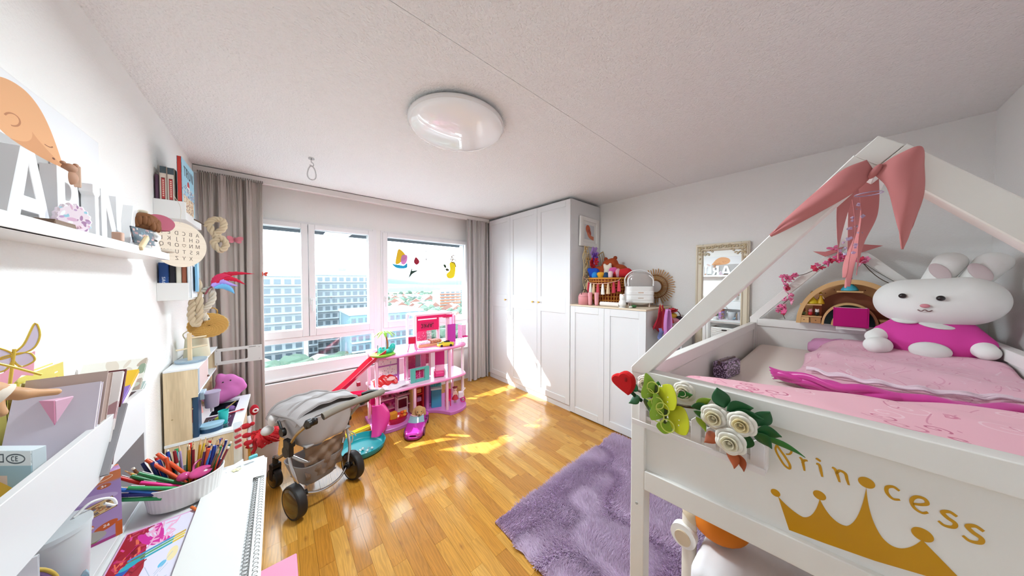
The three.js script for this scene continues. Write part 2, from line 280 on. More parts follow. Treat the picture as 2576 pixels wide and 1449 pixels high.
// the bed: its own axes, x along the bed from the foot, z across it
const bedG = T('loft_bed', 'white house-shaped childrens loft bed with gold crown decal on its foot panel', 'bed', [0.905, 0, -0.424], -0.8 * PI / 180);
const bedM = mt('#f4f1ec', 0.38);
const bw = (x, y, z) => bedG.localToWorld(V3(x, y, z)).toArray(); bedG.updateMatrixWorld();
{
  const L = 2.06, W = 0.98, p = 0.045, b = bedG;
  for (const [x, z] of [[0, 0], [0, W - p], [L - p, 0], [L - p, W - p]]) P('post', bx(x, 0, z, x + p, 1.145, z + p, 0.003), bedM, b);
  for (const x of [0, L - p]) {
    P('end_rail', bx(x, 1.094, p, x + p, 1.152, W - p, 0.003), bedM, b);
    { const g = bx(x, 0.758, p, x + p, 0.822, W - p, 0.003), q = g.attributes.position; if (x === 0) for (let i = 0; i < q.count; i++) q.setY(i, q.getY(i) + 0.07 * (q.getZ(i) - p) * (q.getZ(i) < 0.6 ? 1 : 1)); P('end_rail', g, bedM, b); }
    P('end_panel', bx(x + 0.014, 0.82, p, x + 0.03, 1.096, W - p), bedM, b);
  }
  // side guards
  const sl = 0.022; // the window side sags a little to the head
  const g1 = (y0, y1) => { const g = bx(p, y0, 0, L - p, y1, p - 0.01, 0.003); const q = g.attributes.position; for (let i = 0; i < q.count; i++) q.setY(i, q.getY(i) - sl * 1.6 * (q.getX(i) - p) / (L - p)); g.computeVertexNormals(); return g; };
  P('side_rail', g1(1.1, 1.152), bedM, b); P('side_rail', bx(p, 0.758, 0, L - p, 0.83, p - 0.01, 0.003), bedM, b);
  P('side_panel', bx(p, 0.82, 0.012, L - p, 1.085, 0.028), bedM, b);
  P('side_rail', bx(p, 1.085, W - p + 0.005, L - p, 1.14, W, 0.003), bedM, b); P('side_rail', bx(p, 0.758, W - p + 0.01, L - p, 0.83, W, 0.003), bedM, b);
  P('side_panel', bx(p, 0.82, W - 0.028, L - p, 1.09, W - 0.012), bedM, b);
  P('stile', bx(L - p - 0.05, 0.83, 0.028, L - p, 1.08, 0.036, 0.002), bedM, b);
  P('bed_base', bx(p, 0.77, p, L - p, 0.80, W - p), mt('#d9cbb6', 0.6), b);
  // gables and ridge
  const leg = (x, s) => { // s = 1 window side, -1 other side
    const A = [0.0, 1.146], Bt = [0.472, 1.685], k = 0.058;
    const sh = shape(s > 0 ? [[A[0], A[1] + 0.01], [Bt[0] - 0.013, Bt[1] + 0.016], [Bt[0] + 0.016, Bt[1] - 0.014], [0.05, 1.146], [0.045, 1.14], [0, 1.14]] : [[W - A[0], A[1] + 0.01], [W - Bt[0] + 0.013, Bt[1] + 0.016], [W - Bt[0] - 0.016, Bt[1] - 0.014], [W - 0.05, 1.146], [W - 0.045, 1.14], [W, 1.14]]);
    const g = ext(sh, p - 0.004, 0.002); g.rotateY(-PI / 2); g.translate(x + p - 0.002, 0, 0); return g; // shape x -> z
  };
  for (const x of [0, L - p]) for (const s of [1, -1]) P('gable_leg', leg(x, s), bedM, b);
  P('ridge_beam', at(cb(L, 0.042, 0.042, 0.002), L / 2, 1.702, 0.489, PI / 4 - 0.02), bedM, b);
  for (const y of [0.70, 1.12]) P('bolt', at(cyl(0.004, 0.004, 0.004, 10), -0.001, y, 0.022, 0, 0, PI / 2), mt('#b8b4ae', 0.5), b);
}
// ---------- left wall: ledge, letters, picture, little shelves ----------
const pine = new THREE.MeshStandardMaterial({ color: C('#dcc59b'), roughness: 0.6, ...bumpy(fine, 0.0004, 3) });
{
  const s = T('wall_ledge', 'long white picture ledge on the left wall holding white letters', 'shelf', [LX, 1.546, -2.022]);
  P('ledge_board', bx(0, 0, 0, 0.118, 0.0165, 2.42, 0.001), whiteGloss, s); P('front_lip', bx(0.106, 0.0, 0, 0.12, 0.031, 2.42, 0.002), whiteGloss, s);
  P('back_lip', bx(0, 0.0165, 0, 0.01, 0.031, 2.42, 0.001), whiteGloss, s);
}
{ // canvas print of a newborn, flat print
  const c = T('canvas_print', 'large canvas print of a sleeping newborn above the ledge', 'picture', [LX + 0.003, 1.60, -1.69]);
  const art = printed(1024, 800, (x, w, h) => {
    x.fillStyle = '#e6e6e8'; x.fillRect(0, 0, w, h);
    
    x.fillStyle = '#b9b6b5'; x.fillRect(0, 360, 838, 440);
    x.fillStyle = '#dda679'; x.beginPath(); x.moveTo(584, 210); x.bezierCurveTo(580, 90, 640, 12, 700, 20); x.bezierCurveTo(770, 40, 800, 200, 838, 372); x.bezierCurveTo(800, 392, 700, 384, 640, 360); x.bezierCurveTo(600, 330, 586, 280, 584, 210); x.fill();
    x.fillStyle = '#d0966a'; x.beginPath(); x.moveTo(720, 250); x.bezierCurveTo(750, 300, 790, 320, 838, 372); x.bezierCurveTo(800, 392, 700, 384, 650, 366); x.bezierCurveTo(700, 350, 725, 310, 720, 250); x.fill();
    x.strokeStyle = '#8a5a3c'; x.lineWidth = 5; x.beginPath(); x.arc(772, 262, 22, 0.2, 2.0); x.stroke(); x.fillStyle = '#6a3f2c'; x.beginPath(); x.ellipse(796, 346, 6, 7, 0.3, 0, 7); x.fill();
    x.strokeStyle = '#b27a56'; x.lineWidth = 6; x.beginPath(); x.ellipse(660, 250, 20, 40, 0.3, 3, 7.5); x.stroke(); x.fillStyle = '#d9c3c0'; x.beginPath(); x.ellipse(880, 370, 22, 60, 0.4, 0, 7); x.fill();
  }, 0.85);
  P('stretcher_frame', bx(0, 0, 0, 0.028, 0.335, 1.18, 0.002), mt('#e4e2e2', 0.8), c);
  P('print', at(new THREE.PlaneGeometry(1.17, 0.325), 0.0285, 0.1675, 0.59, 0, PI / 2), art, c);
}
const font = await new FontLoader().loadAsync('fonts/droid/droid_sans_bold.typeface.json');
const letterGeo = (ch, w, h, d) => { // block letter fitted to a width and height, standing on y = 0, reading along -z from the room
  const g = new TextGeometry(ch, { font, size: 1, depth: d, curveSegments: 8, bevelEnabled: true, bevelSize: 0.006, bevelThickness: 0.001, bevelSegments: 1 });
  g.computeBoundingBox(); const b = g.boundingBox; g.translate(-b.min.x, -b.min.y, 0); g.scale(w / (b.max.x - b.min.x), h / (b.max.y - b.min.y), 1); g.rotateY(PI / 2); return g;
};
const letterM = mt('#f3f2f3', 0.4);
for (const [ch, z0, z1, lab] of [['A', -1.128, -1.292, 'first white wooden letter A on the ledge, under the newborn picture'], ['R', -1.318, -1.432, 'white wooden letter R on the ledge'], ['I', -1.500, -1.545, 'white wooden letter I on the ledge'], ['N', -1.553, -1.698, 'white wooden letter N on the ledge'], ['A', -1.760, -1.925, 'second white wooden letter A behind the brown-haired figurine']])
  O('wooden_letter', lab, 'letter', letterGeo(ch, (z0 - z1) * 1.023, 0.192, 0.024), letterM, [-0.464, 1.5635, z0 * 1.023], 0, 'white letters spelling a name');
{ // fabric lace pouch leaning on the letters
  const p = T('fabric_pouch', 'small pastel fabric pouch with scalloped edge between the letters A and R', 'pouch', [-0.412, 1.568, -1.318]); p.scale.setScalar(0.72);
  const prt = printed(256, 256, (x, w, h) => { x.fillStyle = '#f3e3ec'; x.fillRect(0, 0, w, h); for (let i = 0; i < 60; i++) { x.fillStyle = pick(['#9fd0e0', '#e3b9d2', '#ffffff', '#c9a6cc', '#f6f0f4', '#b48bb0']); x.beginPath(); x.ellipse(rnd() * w, rnd() * h, rr(6, 26), rr(4, 16), rr(0, 3), 0, 7); x.fill(); } }, 0.9);
  const sc = new THREE.Shape(); for (let i = 0; i <= 72; i++) { const a = i / 72 * 2 * PI, r = 1 + 0.05 * Math.cos(a * 18); const px = Math.cos(a) * 0.036 * r, py = 0.055 + Math.sin(a) * 0.055 * r; i ? sc.lineTo(px, py) : sc.moveTo(px, py); }
  const g = ext(sc, 0.012, 0.004); const uv = g.attributes.uv; for (let i = 0; i < uv.count; i++) uv.setXY(i, uv.getX(i) * 9 + 0.5, uv.getY(i) * 9);
  P('back_flap', at(g, 0, 0, 0, 0, 0.75), prt, p);
  P('front_roll', at(ell(0.030, 0.015, 0.018), -0.012, 0.016, 0.036, 0, 0.6), prt, p);
  P('lace_trim', Array.from({ length: 14 }, (_, i) => at(sph(0.006, 6, 5), -0.03 + 0.004 * i, 0.03 + 0.002 * Math.sin(i), 0.05 - 0.003 * i)), mt('#f0c9d6', 0.9), p);
}
O('wooden_block', 'flat brown wooden block lying under the first letter A', 'block', [cb(0.03, 0.022, 0.09, 0.003), at(cb(0.028, 0.004, 0.085, 0.001), 0, 0.012, 0)], mt('#7d6350', 0.7), [-0.402, 1.576, -1.22]);
{
  const b = T('wooden_bear', 'tiny wooden bear figure sitting on top of the letter R', 'figurine', [-0.44, 1.72, -1.41], 0.6);
  P('bear_body', [at(ell(0.014, 0.02, 0.012), 0, 0.02, 0), at(sph(0.013), 0, 0.046, 0), at(sph(0.005), -0.01, 0.058, 0), at(sph(0.005), 0.01, 0.058, 0)], mt('#b98d73', 0.6), b);
  P('back_board', at(cb(0.03, 0.062, 0.006, 0.003), 0.008, 0.03, -0.015), mt('#c9a78f', 0.6), b);
}
{
  const b = T('wooden_cube_figure', 'small wooden cube figure standing at the foot of the letter I', 'figurine', [-0.40, 1.565, -1.555]);
  P('cube', at(cb(0.022, 0.03, 0.022, 0.004), 0, 0.03, 0), mt('#c9a08a', 0.6), b); P('cube_base', at(cb(0.026, 0.016, 0.03, 0.003), 0, 0.007, 0), mt('#e6dcd4', 0.6), b);
}
{ // keepsake with a photo strip and peg
  const k = T('photo_strip', 'little dark photo strip held by a wooden peg before the second letter A', 'photo', [-0.392, 1.567, -1.70]); k.scale.setScalar(1.18);
  const ph = printed(256, 128, (x, w, h) => { x.fillStyle = '#2d3f4a'; x.fillRect(0, 0, w, h); for (let i = 0; i < 50; i++) { x.fillStyle = pick(['#4d6975', '#c08c80', '#8b5a58', '#1c2a33', '#b0a29d', '#384d57']); x.fillRect(rnd() * w, rnd() * h, rr(8, 40), rr(6, 22)); } }, 0.5);
  P('photo', at(cb(0.004, 0.052, 0.115, 0.001), 0, 0.046, -0.04, 0, -0.15, 0.1), ph, k);
  P('clothes_peg', at(cb(0.01, 0.016, 0.075, 0.003), 0.012, 0.02, 0.01, 0.6), mt('#dcc39a', 0.6), k);
  P('name_tag', at(cb(0.003, 0.04, 0.022, 0.001), 0.004, 0.038, -0.108, 0.25), printed(64, 128, (x, w, h) => { x.fillStyle = '#f3d8da'; x.fillRect(0, 0, w, h); x.fillStyle = '#a12338'; x.font = 'bold 30px serif'; x.save(); x.translate(42, 108); x.rotate(-PI / 2); x.fillText('ARINA', 0, 0); x.restore(); }), k);
}
{
  const a = T('girl_figurine', 'porcelain figurine with thick brown hair and round red hat on the ledge', 'figurine', [-0.42, 1.565, -1.925]);
  P('dress', lathe([[0, 0], [0.034, 0], [0.036, 0.012], [0.028, 0.05], [0.03, 0.085], [0.018, 0.102], [0, 0.104]], 24), mt('#eceae8', 0.35), a);
  P('head', at(ell(0.026, 0.03, 0.026), 0, 0.128, 0), mt('#e9c9b2', 0.5), a);
  P('hair', [at(ell(0.042, 0.036, 0.036), -0.006, 0.138, 0.014), ...Array.from({ length: 26 }, (_, i) => at(ell(0.009, 0.02, 0.009), -0.006 + 0.038 * Math.cos(i * 2.4), 0.128 + rr(-0.02, 0.02), 0.014 + 0.034 * Math.sin(i * 2.4)))], mt('#7a4a24', 0.7), a);
  P('hat', [at(cyl(0.042, 0.042, 0.01, 28), 0.03, 0.142, -0.025, 0.9, 0, -0.7)], mt('#b0566a', 0.6), a);
  P('bow', [at(ell(0.016, 0.008, 0.006), -0.01, 0.178, 0.01), at(ell(0.016, 0.008, 0.006), -0.03, 0.172, 0.02, 0, 0, 0.5)], mt('#cfc4ae', 0.7), a);
  P('arm', tube([[0.02, 0.09, 0.02], [0.036, 0.07, 0.03], [0.03, 0.055, 0.045]], 0.007), mt('#eceae8', 0.4), a);
}
O('wooden_ring', 'small wooden ring toy lying at the far end of the ledge', 'toy', [at(new THREE.TorusGeometry(0.022, 0.008, 10, 24), 0, 0.008, 0, PI / 2), at(ell(0.016, 0.009, 0.012), 0.0, 0.009, -0.03)], mt('#cdbfae', 0.6), [-0.385, 1.578, -1.985]);
{ // alphabet disc on a string, seen from its back: letters run right to left
  const d = T('alphabet_disc', 'round pale wooden alphabet board hanging from the upper small shelf', 'alphabet board', [-0.388, 1.643, -2.262], 0.82);
  const rows = [['ABCDEF', 0.062], ['GHIJKL', 0.030], ['MN♡OPQ', -0.004], ['RSTUVW', -0.040], ['XYZ', -0.076]];
  const face = printed(512, 512, (x, w, h) => {
    x.fillStyle = '#e7d9c6'; x.fillRect(0, 0, w, h); for (let i = 0; i < 300; i++) { x.fillStyle = 'rgba(190,165,135,0.08)'; x.fillRect(0, rnd() * h, w, 1 + rnd() * 2); }
    x.translate(w, 0); x.scale(-1, 1); x.textAlign = 'center'; x.textBaseline = 'middle';
    rows.forEach(([r, y], k) => [...r].forEach((c, i) => { const px = 256 + (i - (r.length - 1) / 2) * 66 + (k === 4 ? -30 : 0), py = 256 - y * 2050; if (c === '♡') { x.strokeStyle = '#6a5646'; x.lineWidth = 4; x.beginPath(); x.moveTo(px, py + 16); x.bezierCurveTo(px - 30, py - 6, px - 12, py - 26, px, py - 8); x.bezierCurveTo(px + 12, py - 26, px + 30, py - 6, px, py + 16); x.stroke(); } else { x.fillStyle = '#54463c'; x.font = '58px sans-serif'; x.fillText(c, px, py); } }));
  }, 0.7);
  P('board', at(cyl(0.12, 0.12, 0.004, 56), 0, 0, 0, PI / 2), mt('#e7d9c6', 0.7), d);
  P('letter_face', at(new THREE.CircleGeometry(0.1195, 56), 0, 0, 0.0022), face, d);
  P('string', [tube([[0.0, 0.112, 0.002], [0.006, 0.2, 0.0], [0.0, 0.265, -0.03]], 0.0011, 12, 5)], mt('#d8cfc2', 0.9), d);
}
// two small wall shelves with books
const coverOf = (bg, f) => printed(256, 320, (x, w, h) => { x.fillStyle = bg; x.fillRect(0, 0, w, h); f && f(x, w, h); }, 0.45);
const edgeM = mt('#f2ede2', 0.8);
function book(label, [x, y, z], [w, h, d], spine, cover, ry = 0, rx = 0, rz = 0, group) { // w thick along x, h tall, d deep along z; spine at +z
  const b = T('book', label, 'book', [x, y, z], 0, group); b.rotation.set(rx, ry, rz, 'YXZ');
  P('page_block', bx(-w / 2 + 0.002, 0.003, -d + 0.003, w / 2 - 0.002, h - 0.003, -0.003), edgeM, b);
  const sm = spine.isMaterial ? spine : mt(spine, 0.45), cm = cover ? (cover.isMaterial ? cover : mt(cover, 0.45)) : sm;
  P('spine', bx(-w / 2, 0, -0.003, w / 2, h, 0, 0.001), sm, b);
  const f = (xx) => { const g = bx(xx - 0.001, 0, -d, xx + 0.001, h, 0); const uv = g.attributes.uv; return g; };
  P('cover', f(w / 2 - 0.001), cm, b); P('cover', f(-w / 2 + 0.001), cm, b); return b;
}
function boxShelf(label, y, z) {
  const s = T('box_shelf', label, 'shelf', [LX, y, z]);
  P('front_board', bx(0.0, 0, -0.012, 0.115, 0.1, 0, 0.002), mt('#e9e7e5', 0.4), s); P('side_board', bx(0.103, 0, -0.42, 0.115, 0.045, -0.012, 0.002), mt('#efeeec', 0.4), s);
  P('back_board', bx(0, 0, -0.42, 0.01, 0.1, -0.012), mt('#e9e7e5', 0.4), s); P('bottom_board', bx(0.01, 0, -0.42, 0.103, 0.012, -0.012), mt('#e2dfdc', 0.4), s); return s;
}
boxShelf('upper small white box shelf on the left wall, holding the red picture book', 1.798, -2.385);
boxShelf('lower small white box shelf on the left wall, under the alphabet board', 1.338, -2.40);
const retro = (c) => printed(128, 512, (x, w, h) => { x.fillStyle = '#d9c9bc'; x.fillRect(0, 0, w, h); x.fillStyle = '#44525a'; x.fillRect(0, 0, w, 70); x.fillStyle = c; x.fillRect(34, 120, 60, 220); x.strokeStyle = '#5d1e22'; x.lineWidth = 8; x.strokeRect(34, 120, 60, 220); x.fillStyle = '#e8d9c8'; for (let i = 0; i < 9; i++) x.fillRect(50, 140 + i * 20, 28, 10); x.fillStyle = '#5d6a68'; for (let i = 0; i < 14; i++) x.fillRect(rnd() * w, 400 + rnd() * 100, 22, 14); }, 0.5);
book('thin purple-edged book at the wall end of the upper small shelf', [-0.488, 1.811, -2.40], [0.012, 0.22, 0.17], '#5a3b52', '#5a3b52');
book('cream and red comic book with a long red panel, left of its twin', [-0.466, 1.811, -2.40], [0.026, 0.27, 0.18], retro('#b93a3a'), '#cbb9aa');
book('cream and red comic book with a short red panel, right of its twin', [-0.439, 1.811, -2.40], [0.026, 0.268, 0.18], retro('#c44545'), '#b9a99a');
{
  const cov = coverOf('#9fd0e4', (x, w, h) => {
    x.fillStyle = '#2e3a44'; x.font = 'bold 74px sans-serif'; x.fillText('TRUN', 40, 84); x.fillStyle = '#c8323a'; x.beginPath(); x.arc(128, 120, 22, 0, 7); x.fill(); x.fillStyle = '#fff'; x.beginPath(); x.moveTo(100, 128); x.lineTo(156, 128); x.lineTo(128, 170); x.fill();
    for (let i = 0; i < 120; i++) { x.fillStyle = pick(['#5a74a4', '#3f5780', '#c98f8f', '#e6d6c2']); x.fillRect(rnd() * w, 130 + rnd() * 70, 10, 8); }
    x.fillStyle = '#e2cfb4'; x.fillRect(20, 190, 220, 130); for (let i = 0; i < 160; i++) { x.fillStyle = pick(['#c98d6f', '#a8724c', '#efe2c8', '#7d5a4a', '#d8a25a']); x.fillRect(20 + rnd() * 210, 190 + rnd() * 120, 12, 7); }
  });
  book('tall red-spined picture book with a pale blue cover on the upper small shelf', [-0.408, 1.811, -2.402], [0.018, 0.345, 0.30], '#c9372f', cov);
}
const blueSp = printed(64, 256, (x, w, h) => { x.fillStyle = '#21509a'; x.fillRect(0, 0, w, h); x.fillStyle = '#dfe6f2'; x.font = 'bold 30px sans-serif'; x.save(); x.translate(20, 60); x.rotate(PI / 2); x.fillText('SAGA', 40, 0); x.restore(); });
for (const [x, w, h, c, lab] of [[-0.476, 0.036, 0.20, blueSp, 'thick blue book on the lower small shelf'], [-0.445, 0.022, 0.205, '#121420', 'black book beside the blue one on the lower small shelf'], [-0.422, 0.02, 0.21, '#e2ddcd', 'cream book between the black and brown ones on the lower small shelf'], [-0.402, 0.018, 0.19, '#96543a', 'brown book on the lower small shelf'], [-0.383, 0.016, 0.185, '#e9eef2', 'white book with pale blue print on the lower small shelf']])
  book(lab, [x, 1.351, -2.415], [w - 0.001, h, 0.15], c);
book('pale blue picture book at the outer end of the lower small shelf', [-0.362, 1.385, -2.45], [0.01, 0.19, 0.16], '#7fb8dc', '#7fb8dc', 0.1);
// hanging crochet pieces, feather, straw bag, on wall pegs
const yarn = new THREE.MeshStandardMaterial({ color: C('#e6cfae'), roughness: 1, ...bumpy(weave, 0.002, 8) }), yarnW = new THREE.MeshStandardMaterial({ color: C('#e9dcc9'), roughness: 1, ...bumpy(weave, 0.002, 8) });
function knot(pts, r, n) { return tube(pts, r, n || 40, 8); }
function cords(pts, r, k, seg = 44) { // a cord twisted of k strands
  const c = new THREE.CatmullRomCurve3(pts.map((p) => V3(...p))), fr = c.computeFrenetFrames(seg); return Array.from({ length: k }, (_, s) => tube(Array.from({ length: seg + 1 }, (_, i) => { const p = c.getPoint(i / seg), a = i * 0.55 + s / k * 2 * PI; return p.clone().addScaledVector(fr.normals[i], Math.cos(a) * r * 0.6).addScaledVector(fr.binormals[i], Math.sin(a) * r * 0.6).toArray(); }), r * 0.62, seg * 2, 6));
}
{
  const k = T('crochet_loop', 'beige crochet loop tie hanging by the upper small shelf', 'crochet tie', [-0.327, 1.80, -2.62]);
  P('loop', [...cords([[-0.01, 0, 0], [0.02, 0.05, 0], [0.06, 0.05, 0.0], [0.065, 0.0, 0.01], [0.03, -0.05, 0.01], [0.04, -0.09, 0]], 0.016, 3), ...cords([[0.0, 0.02, 0], [0.02, -0.04, 0.01], [0.06, -0.07, 0.01], [0.075, -0.11, 0], [0.05, -0.15, 0.01], [0.02, -0.10, 0.01], [0.05, -0.06, 0.01]], 0.015, 3)], yarn, k);
  P('cord', tube([[-0.09, 0.05, 0.06], [-0.05, 0.03, 0.03], [-0.005, 0, 0]], 0.004), mt('#6a5a50', 0.9), k, 'dark cord');
}
{
  const k = T('crochet_garland', 'long beige and white crochet rope hanging beside the straw bag', 'crochet rope', [-0.36, 1.30, -2.60]);
  P('rope', [...cords([[-0.02, 0.16, 0], [-0.035, 0.08, 0.01], [-0.04, 0.0, 0.01], [-0.045, -0.08, 0.01], [-0.03, -0.13, 0], [-0.01, -0.06, 0.01], [-0.015, 0.04, 0.01], [-0.02, 0.15, 0]], 0.017, 3, 60)], yarn, k);
  P('loop', [...cords([[0.0, 0.08, 0], [0.03, 0.1, 0], [0.045, 0.04, 0], [0.02, -0.02, 0.01], [0.0, -0.05, 0], [0.015, -0.10, 0]], 0.015, 3)], yarnW, k);
  P('peg', bar([-0.145, 0.15, 0], [-0.01, 0.165, 0.0], 0.005), mt('#c9a876', 0.6), k);
}
{ // feather bunch
  const f = T('feather_bunch', 'bunch of crimson, lilac and blue feathers pinned above the straw bag', 'feathers', [-0.315, 1.415, -2.58], 0.1);
  const fe = (pts, w, col, nm) => { const c = new THREE.CatmullRomCurve3(pts.map((p) => V3(...p))); P(nm, shell(grid(24, 4, (u, v) => { const p = c.getPoint(u), t = c.getTangent(u), n = V3(-t.y, t.x, 0.2).normalize(); const ww = w * Math.sin(PI * Math.min(1, 0.12 + u * 0.88)) * (1 + 0.14 * Math.sin(u * 90)); const s = (v - 0.5) * 2; return [p.x + n.x * ww * s, p.y + n.y * ww * s, p.z + n.z * ww * s + 0.004 * (1 - s * s)]; }), 0.001), new THREE.MeshPhysicalMaterial({ color: C(col), roughness: 0.8, sheen: 1, sheenColor: C(col), side: THREE.DoubleSide }), f); };
  fe([[0, 0, 0], [0.03, 0.06, 0], [0.1, 0.085, 0], [0.2, 0.085, 0]], 0.016, '#c21336', 'feather'); fe([[0, 0, 0.005], [0.05, 0.05, 0], [0.1, 0.045, 0], [0.155, 0.01, 0]], 0.015, '#d0103a', 'feather');
  fe([[0, 0, 0.01], [0.03, 0.03, 0], [0.06, 0.02, 0], [0.12, 0.0, 0]], 0.02, '#b79ae6', 'feather'); fe([[0.01, -0.01, 0.01], [0.05, 0.0, 0.01], [0.08, -0.02, 0], [0.1, -0.05, 0]], 0.017, '#6fb6e6', 'feather'); fe([[0.0, 0.0, 0.0], [0.02, 0.05, 0.01], [0.05, 0.07, 0.01], [0.09, 0.065, 0]], 0.018, '#d22a55', 'feather');
  P('quill_cord', tube([[-0.03, -0.05, 0], [-0.01, -0.01, 0], [0.005, 0, 0]], 0.004), mt('#9a4a55', 0.8), f);
}
{
  const b = T('straw_bag', 'round golden straw handbag hanging above the play kitchen', 'bag', [-0.345, 1.158, -2.66], 0.28);
  const straw = new THREE.MeshStandardMaterial({ color: C('#c99b52'), roughness: 0.8, side: THREE.DoubleSide });
  const rings = []; for (let k = 0; k < 22; k++) { const r = 0.008 + k * 0.0052, pts = []; for (let i = 0; i < 40; i++) { const a = i / 40 * 2 * PI; pts.push([Math.cos(a) * r * 1.12, Math.sin(a) * r * 0.96, 0.028 - 0.02 * Math.pow(k / 21, 3) + 0.0022 * Math.sin(i * 2.5 + k * 1.3)]); } rings.push(tube(pts, 0.0036, 60, 5, true)); }
  P('woven_front', rings, straw, b); P('woven_back', at(ell(0.131, 0.112, 0.02, 32, 12), 0, 0, 0.0), mt('#bd8f48', 0.85), b);
  P('rim', cords(Array.from({ length: 25 }, (_, i) => [Math.cos(i / 24 * 2 * PI) * 0.132, Math.sin(i / 24 * 2 * PI) * 0.113, 0.004]), 0.006, 2, 120), mt('#d8b067', 0.8), b);
  P('handle', cords([[-0.02, 0.108, 0], [-0.0, 0.155, 0], [0.035, 0.165, 0], [0.06, 0.14, 0], [0.058, 0.1, 0]], 0.005, 2), straw, b);
  b.scale.setScalar(0.68); P('fringe', Array.from({ length: 26 }, (_, i) => { const a = -0.7 + i * 0.055; return bar([Math.cos(a) * 0.132, Math.sin(a) * 0.113, 0.004], [Math.cos(a) * 0.147, Math.sin(a) * 0.125 + rr(-0.006, 0.006), 0.004 + rr(-0.01, 0.01)], 0.0012, 4); }), mt('#e6d2a8', 0.8), b);
}
// ---------- curtains ----------
function curtain(name, label, x0, x1, zc, n, amp, col, spread) {
  const w = T(name, label, 'curtain', [0, 0, 0]);
  const ph = Array.from({ length: 8 }, () => rr(0, 6)), g = grid(320, 40, (u, v) => {
    const y = 2.331 - v * 2.316, fold = amp * (0.55 + 0.45 * Math.min(1, v * 2.5)), w = u + 0.035 * Math.sin(u * 13 + ph[0]) + 0.02 * Math.sin(u * 29 + ph[4]) * (0.4 + 0.6 * v) + 0.008 * Math.sin(v * 5 + u * 9 + ph[1]), a = w * n * 2 * PI;
    const depth = 0.6 + 0.4 * Math.sin(u * n * 2.1 + ph[2]), c = Math.cos(a), fl = Math.sign(c) * Math.pow(Math.abs(c), 0.75);
    const pinch = Math.pow(1 - v, 14);
    return [x0 + (x1 - x0) * u + fold * 0.55 * Math.sin(a * 2) * depth * 0.5 + spread * v * (u - 0.5), y, zc - fold * fl * depth + pinch * 0.01 * Math.sin(a * 6 + 2 * Math.sin(u * 40)) + 0.008 * Math.sin(v * 3 + ph[3] + u * 4)];
  });
  P('curtain_cloth', shell(g, 0.003), new THREE.MeshPhysicalMaterial({ color: C(col), roughness: 0.85, side: THREE.DoubleSide, transmission: 0.12, thickness: 0, ...bumpy(weave, 0.0003, 60) }), w);
  P('curtain_tape', Array.from({ length: Math.round(n * 4) + 1 }, (_, i) => at(cb(0.006, 0.022, 0.012, 0.002), x0 + (x1 - x0) * i / (n * 4), 2.336, zc)), mt('#8b827c', 0.8), w);
  return w;
}
curtain('curtain', 'wide taupe curtain hanging at the left end of the windows', -0.47, -0.085, -3.325, 7, 0.042, '#c6bcb5', -0.02);
curtain('curtain', 'narrow grey curtain hanging between the right window and the wardrobe', 2.06, 2.405, -3.345, 4.5, 0.038, '#cbc5c3', 0.0);
function butterfly(label, pos, ry, col, s = 1) {
  const b = T('butterfly_clip', label, 'ornament', pos, ry, 'butterfly ornaments on the curtains'); const m = mt(col, 0.7);
  for (const k of [-1, 1]) { P('wing', at(ell(0.026 * s, 0.016 * s, 0.003), k * 0.022 * s, 0.006, 0.008, 0, k * -0.5, k * 0.5), m, b); P('wing', at(ell(0.018 * s, 0.012 * s, 0.003), k * 0.018 * s, -0.014 * s, 0.008, 0, k * -0.5, k * -0.4), m, b); }
  P('body', at(ell(0.004, 0.02 * s, 0.004), 0, 0, 0.008), mt('#b06070', 0.7), b); return b;
}
butterfly('pink butterfly clip on the middle of the left curtain', [-0.262, 1.80, -3.262], 0.2, '#d9828f', 1.15);
butterfly('small orange-red butterfly clip at the edge of the left curtain', [-0.09, 1.515, -3.285], 0.9, '#cf4a32', 0.7);
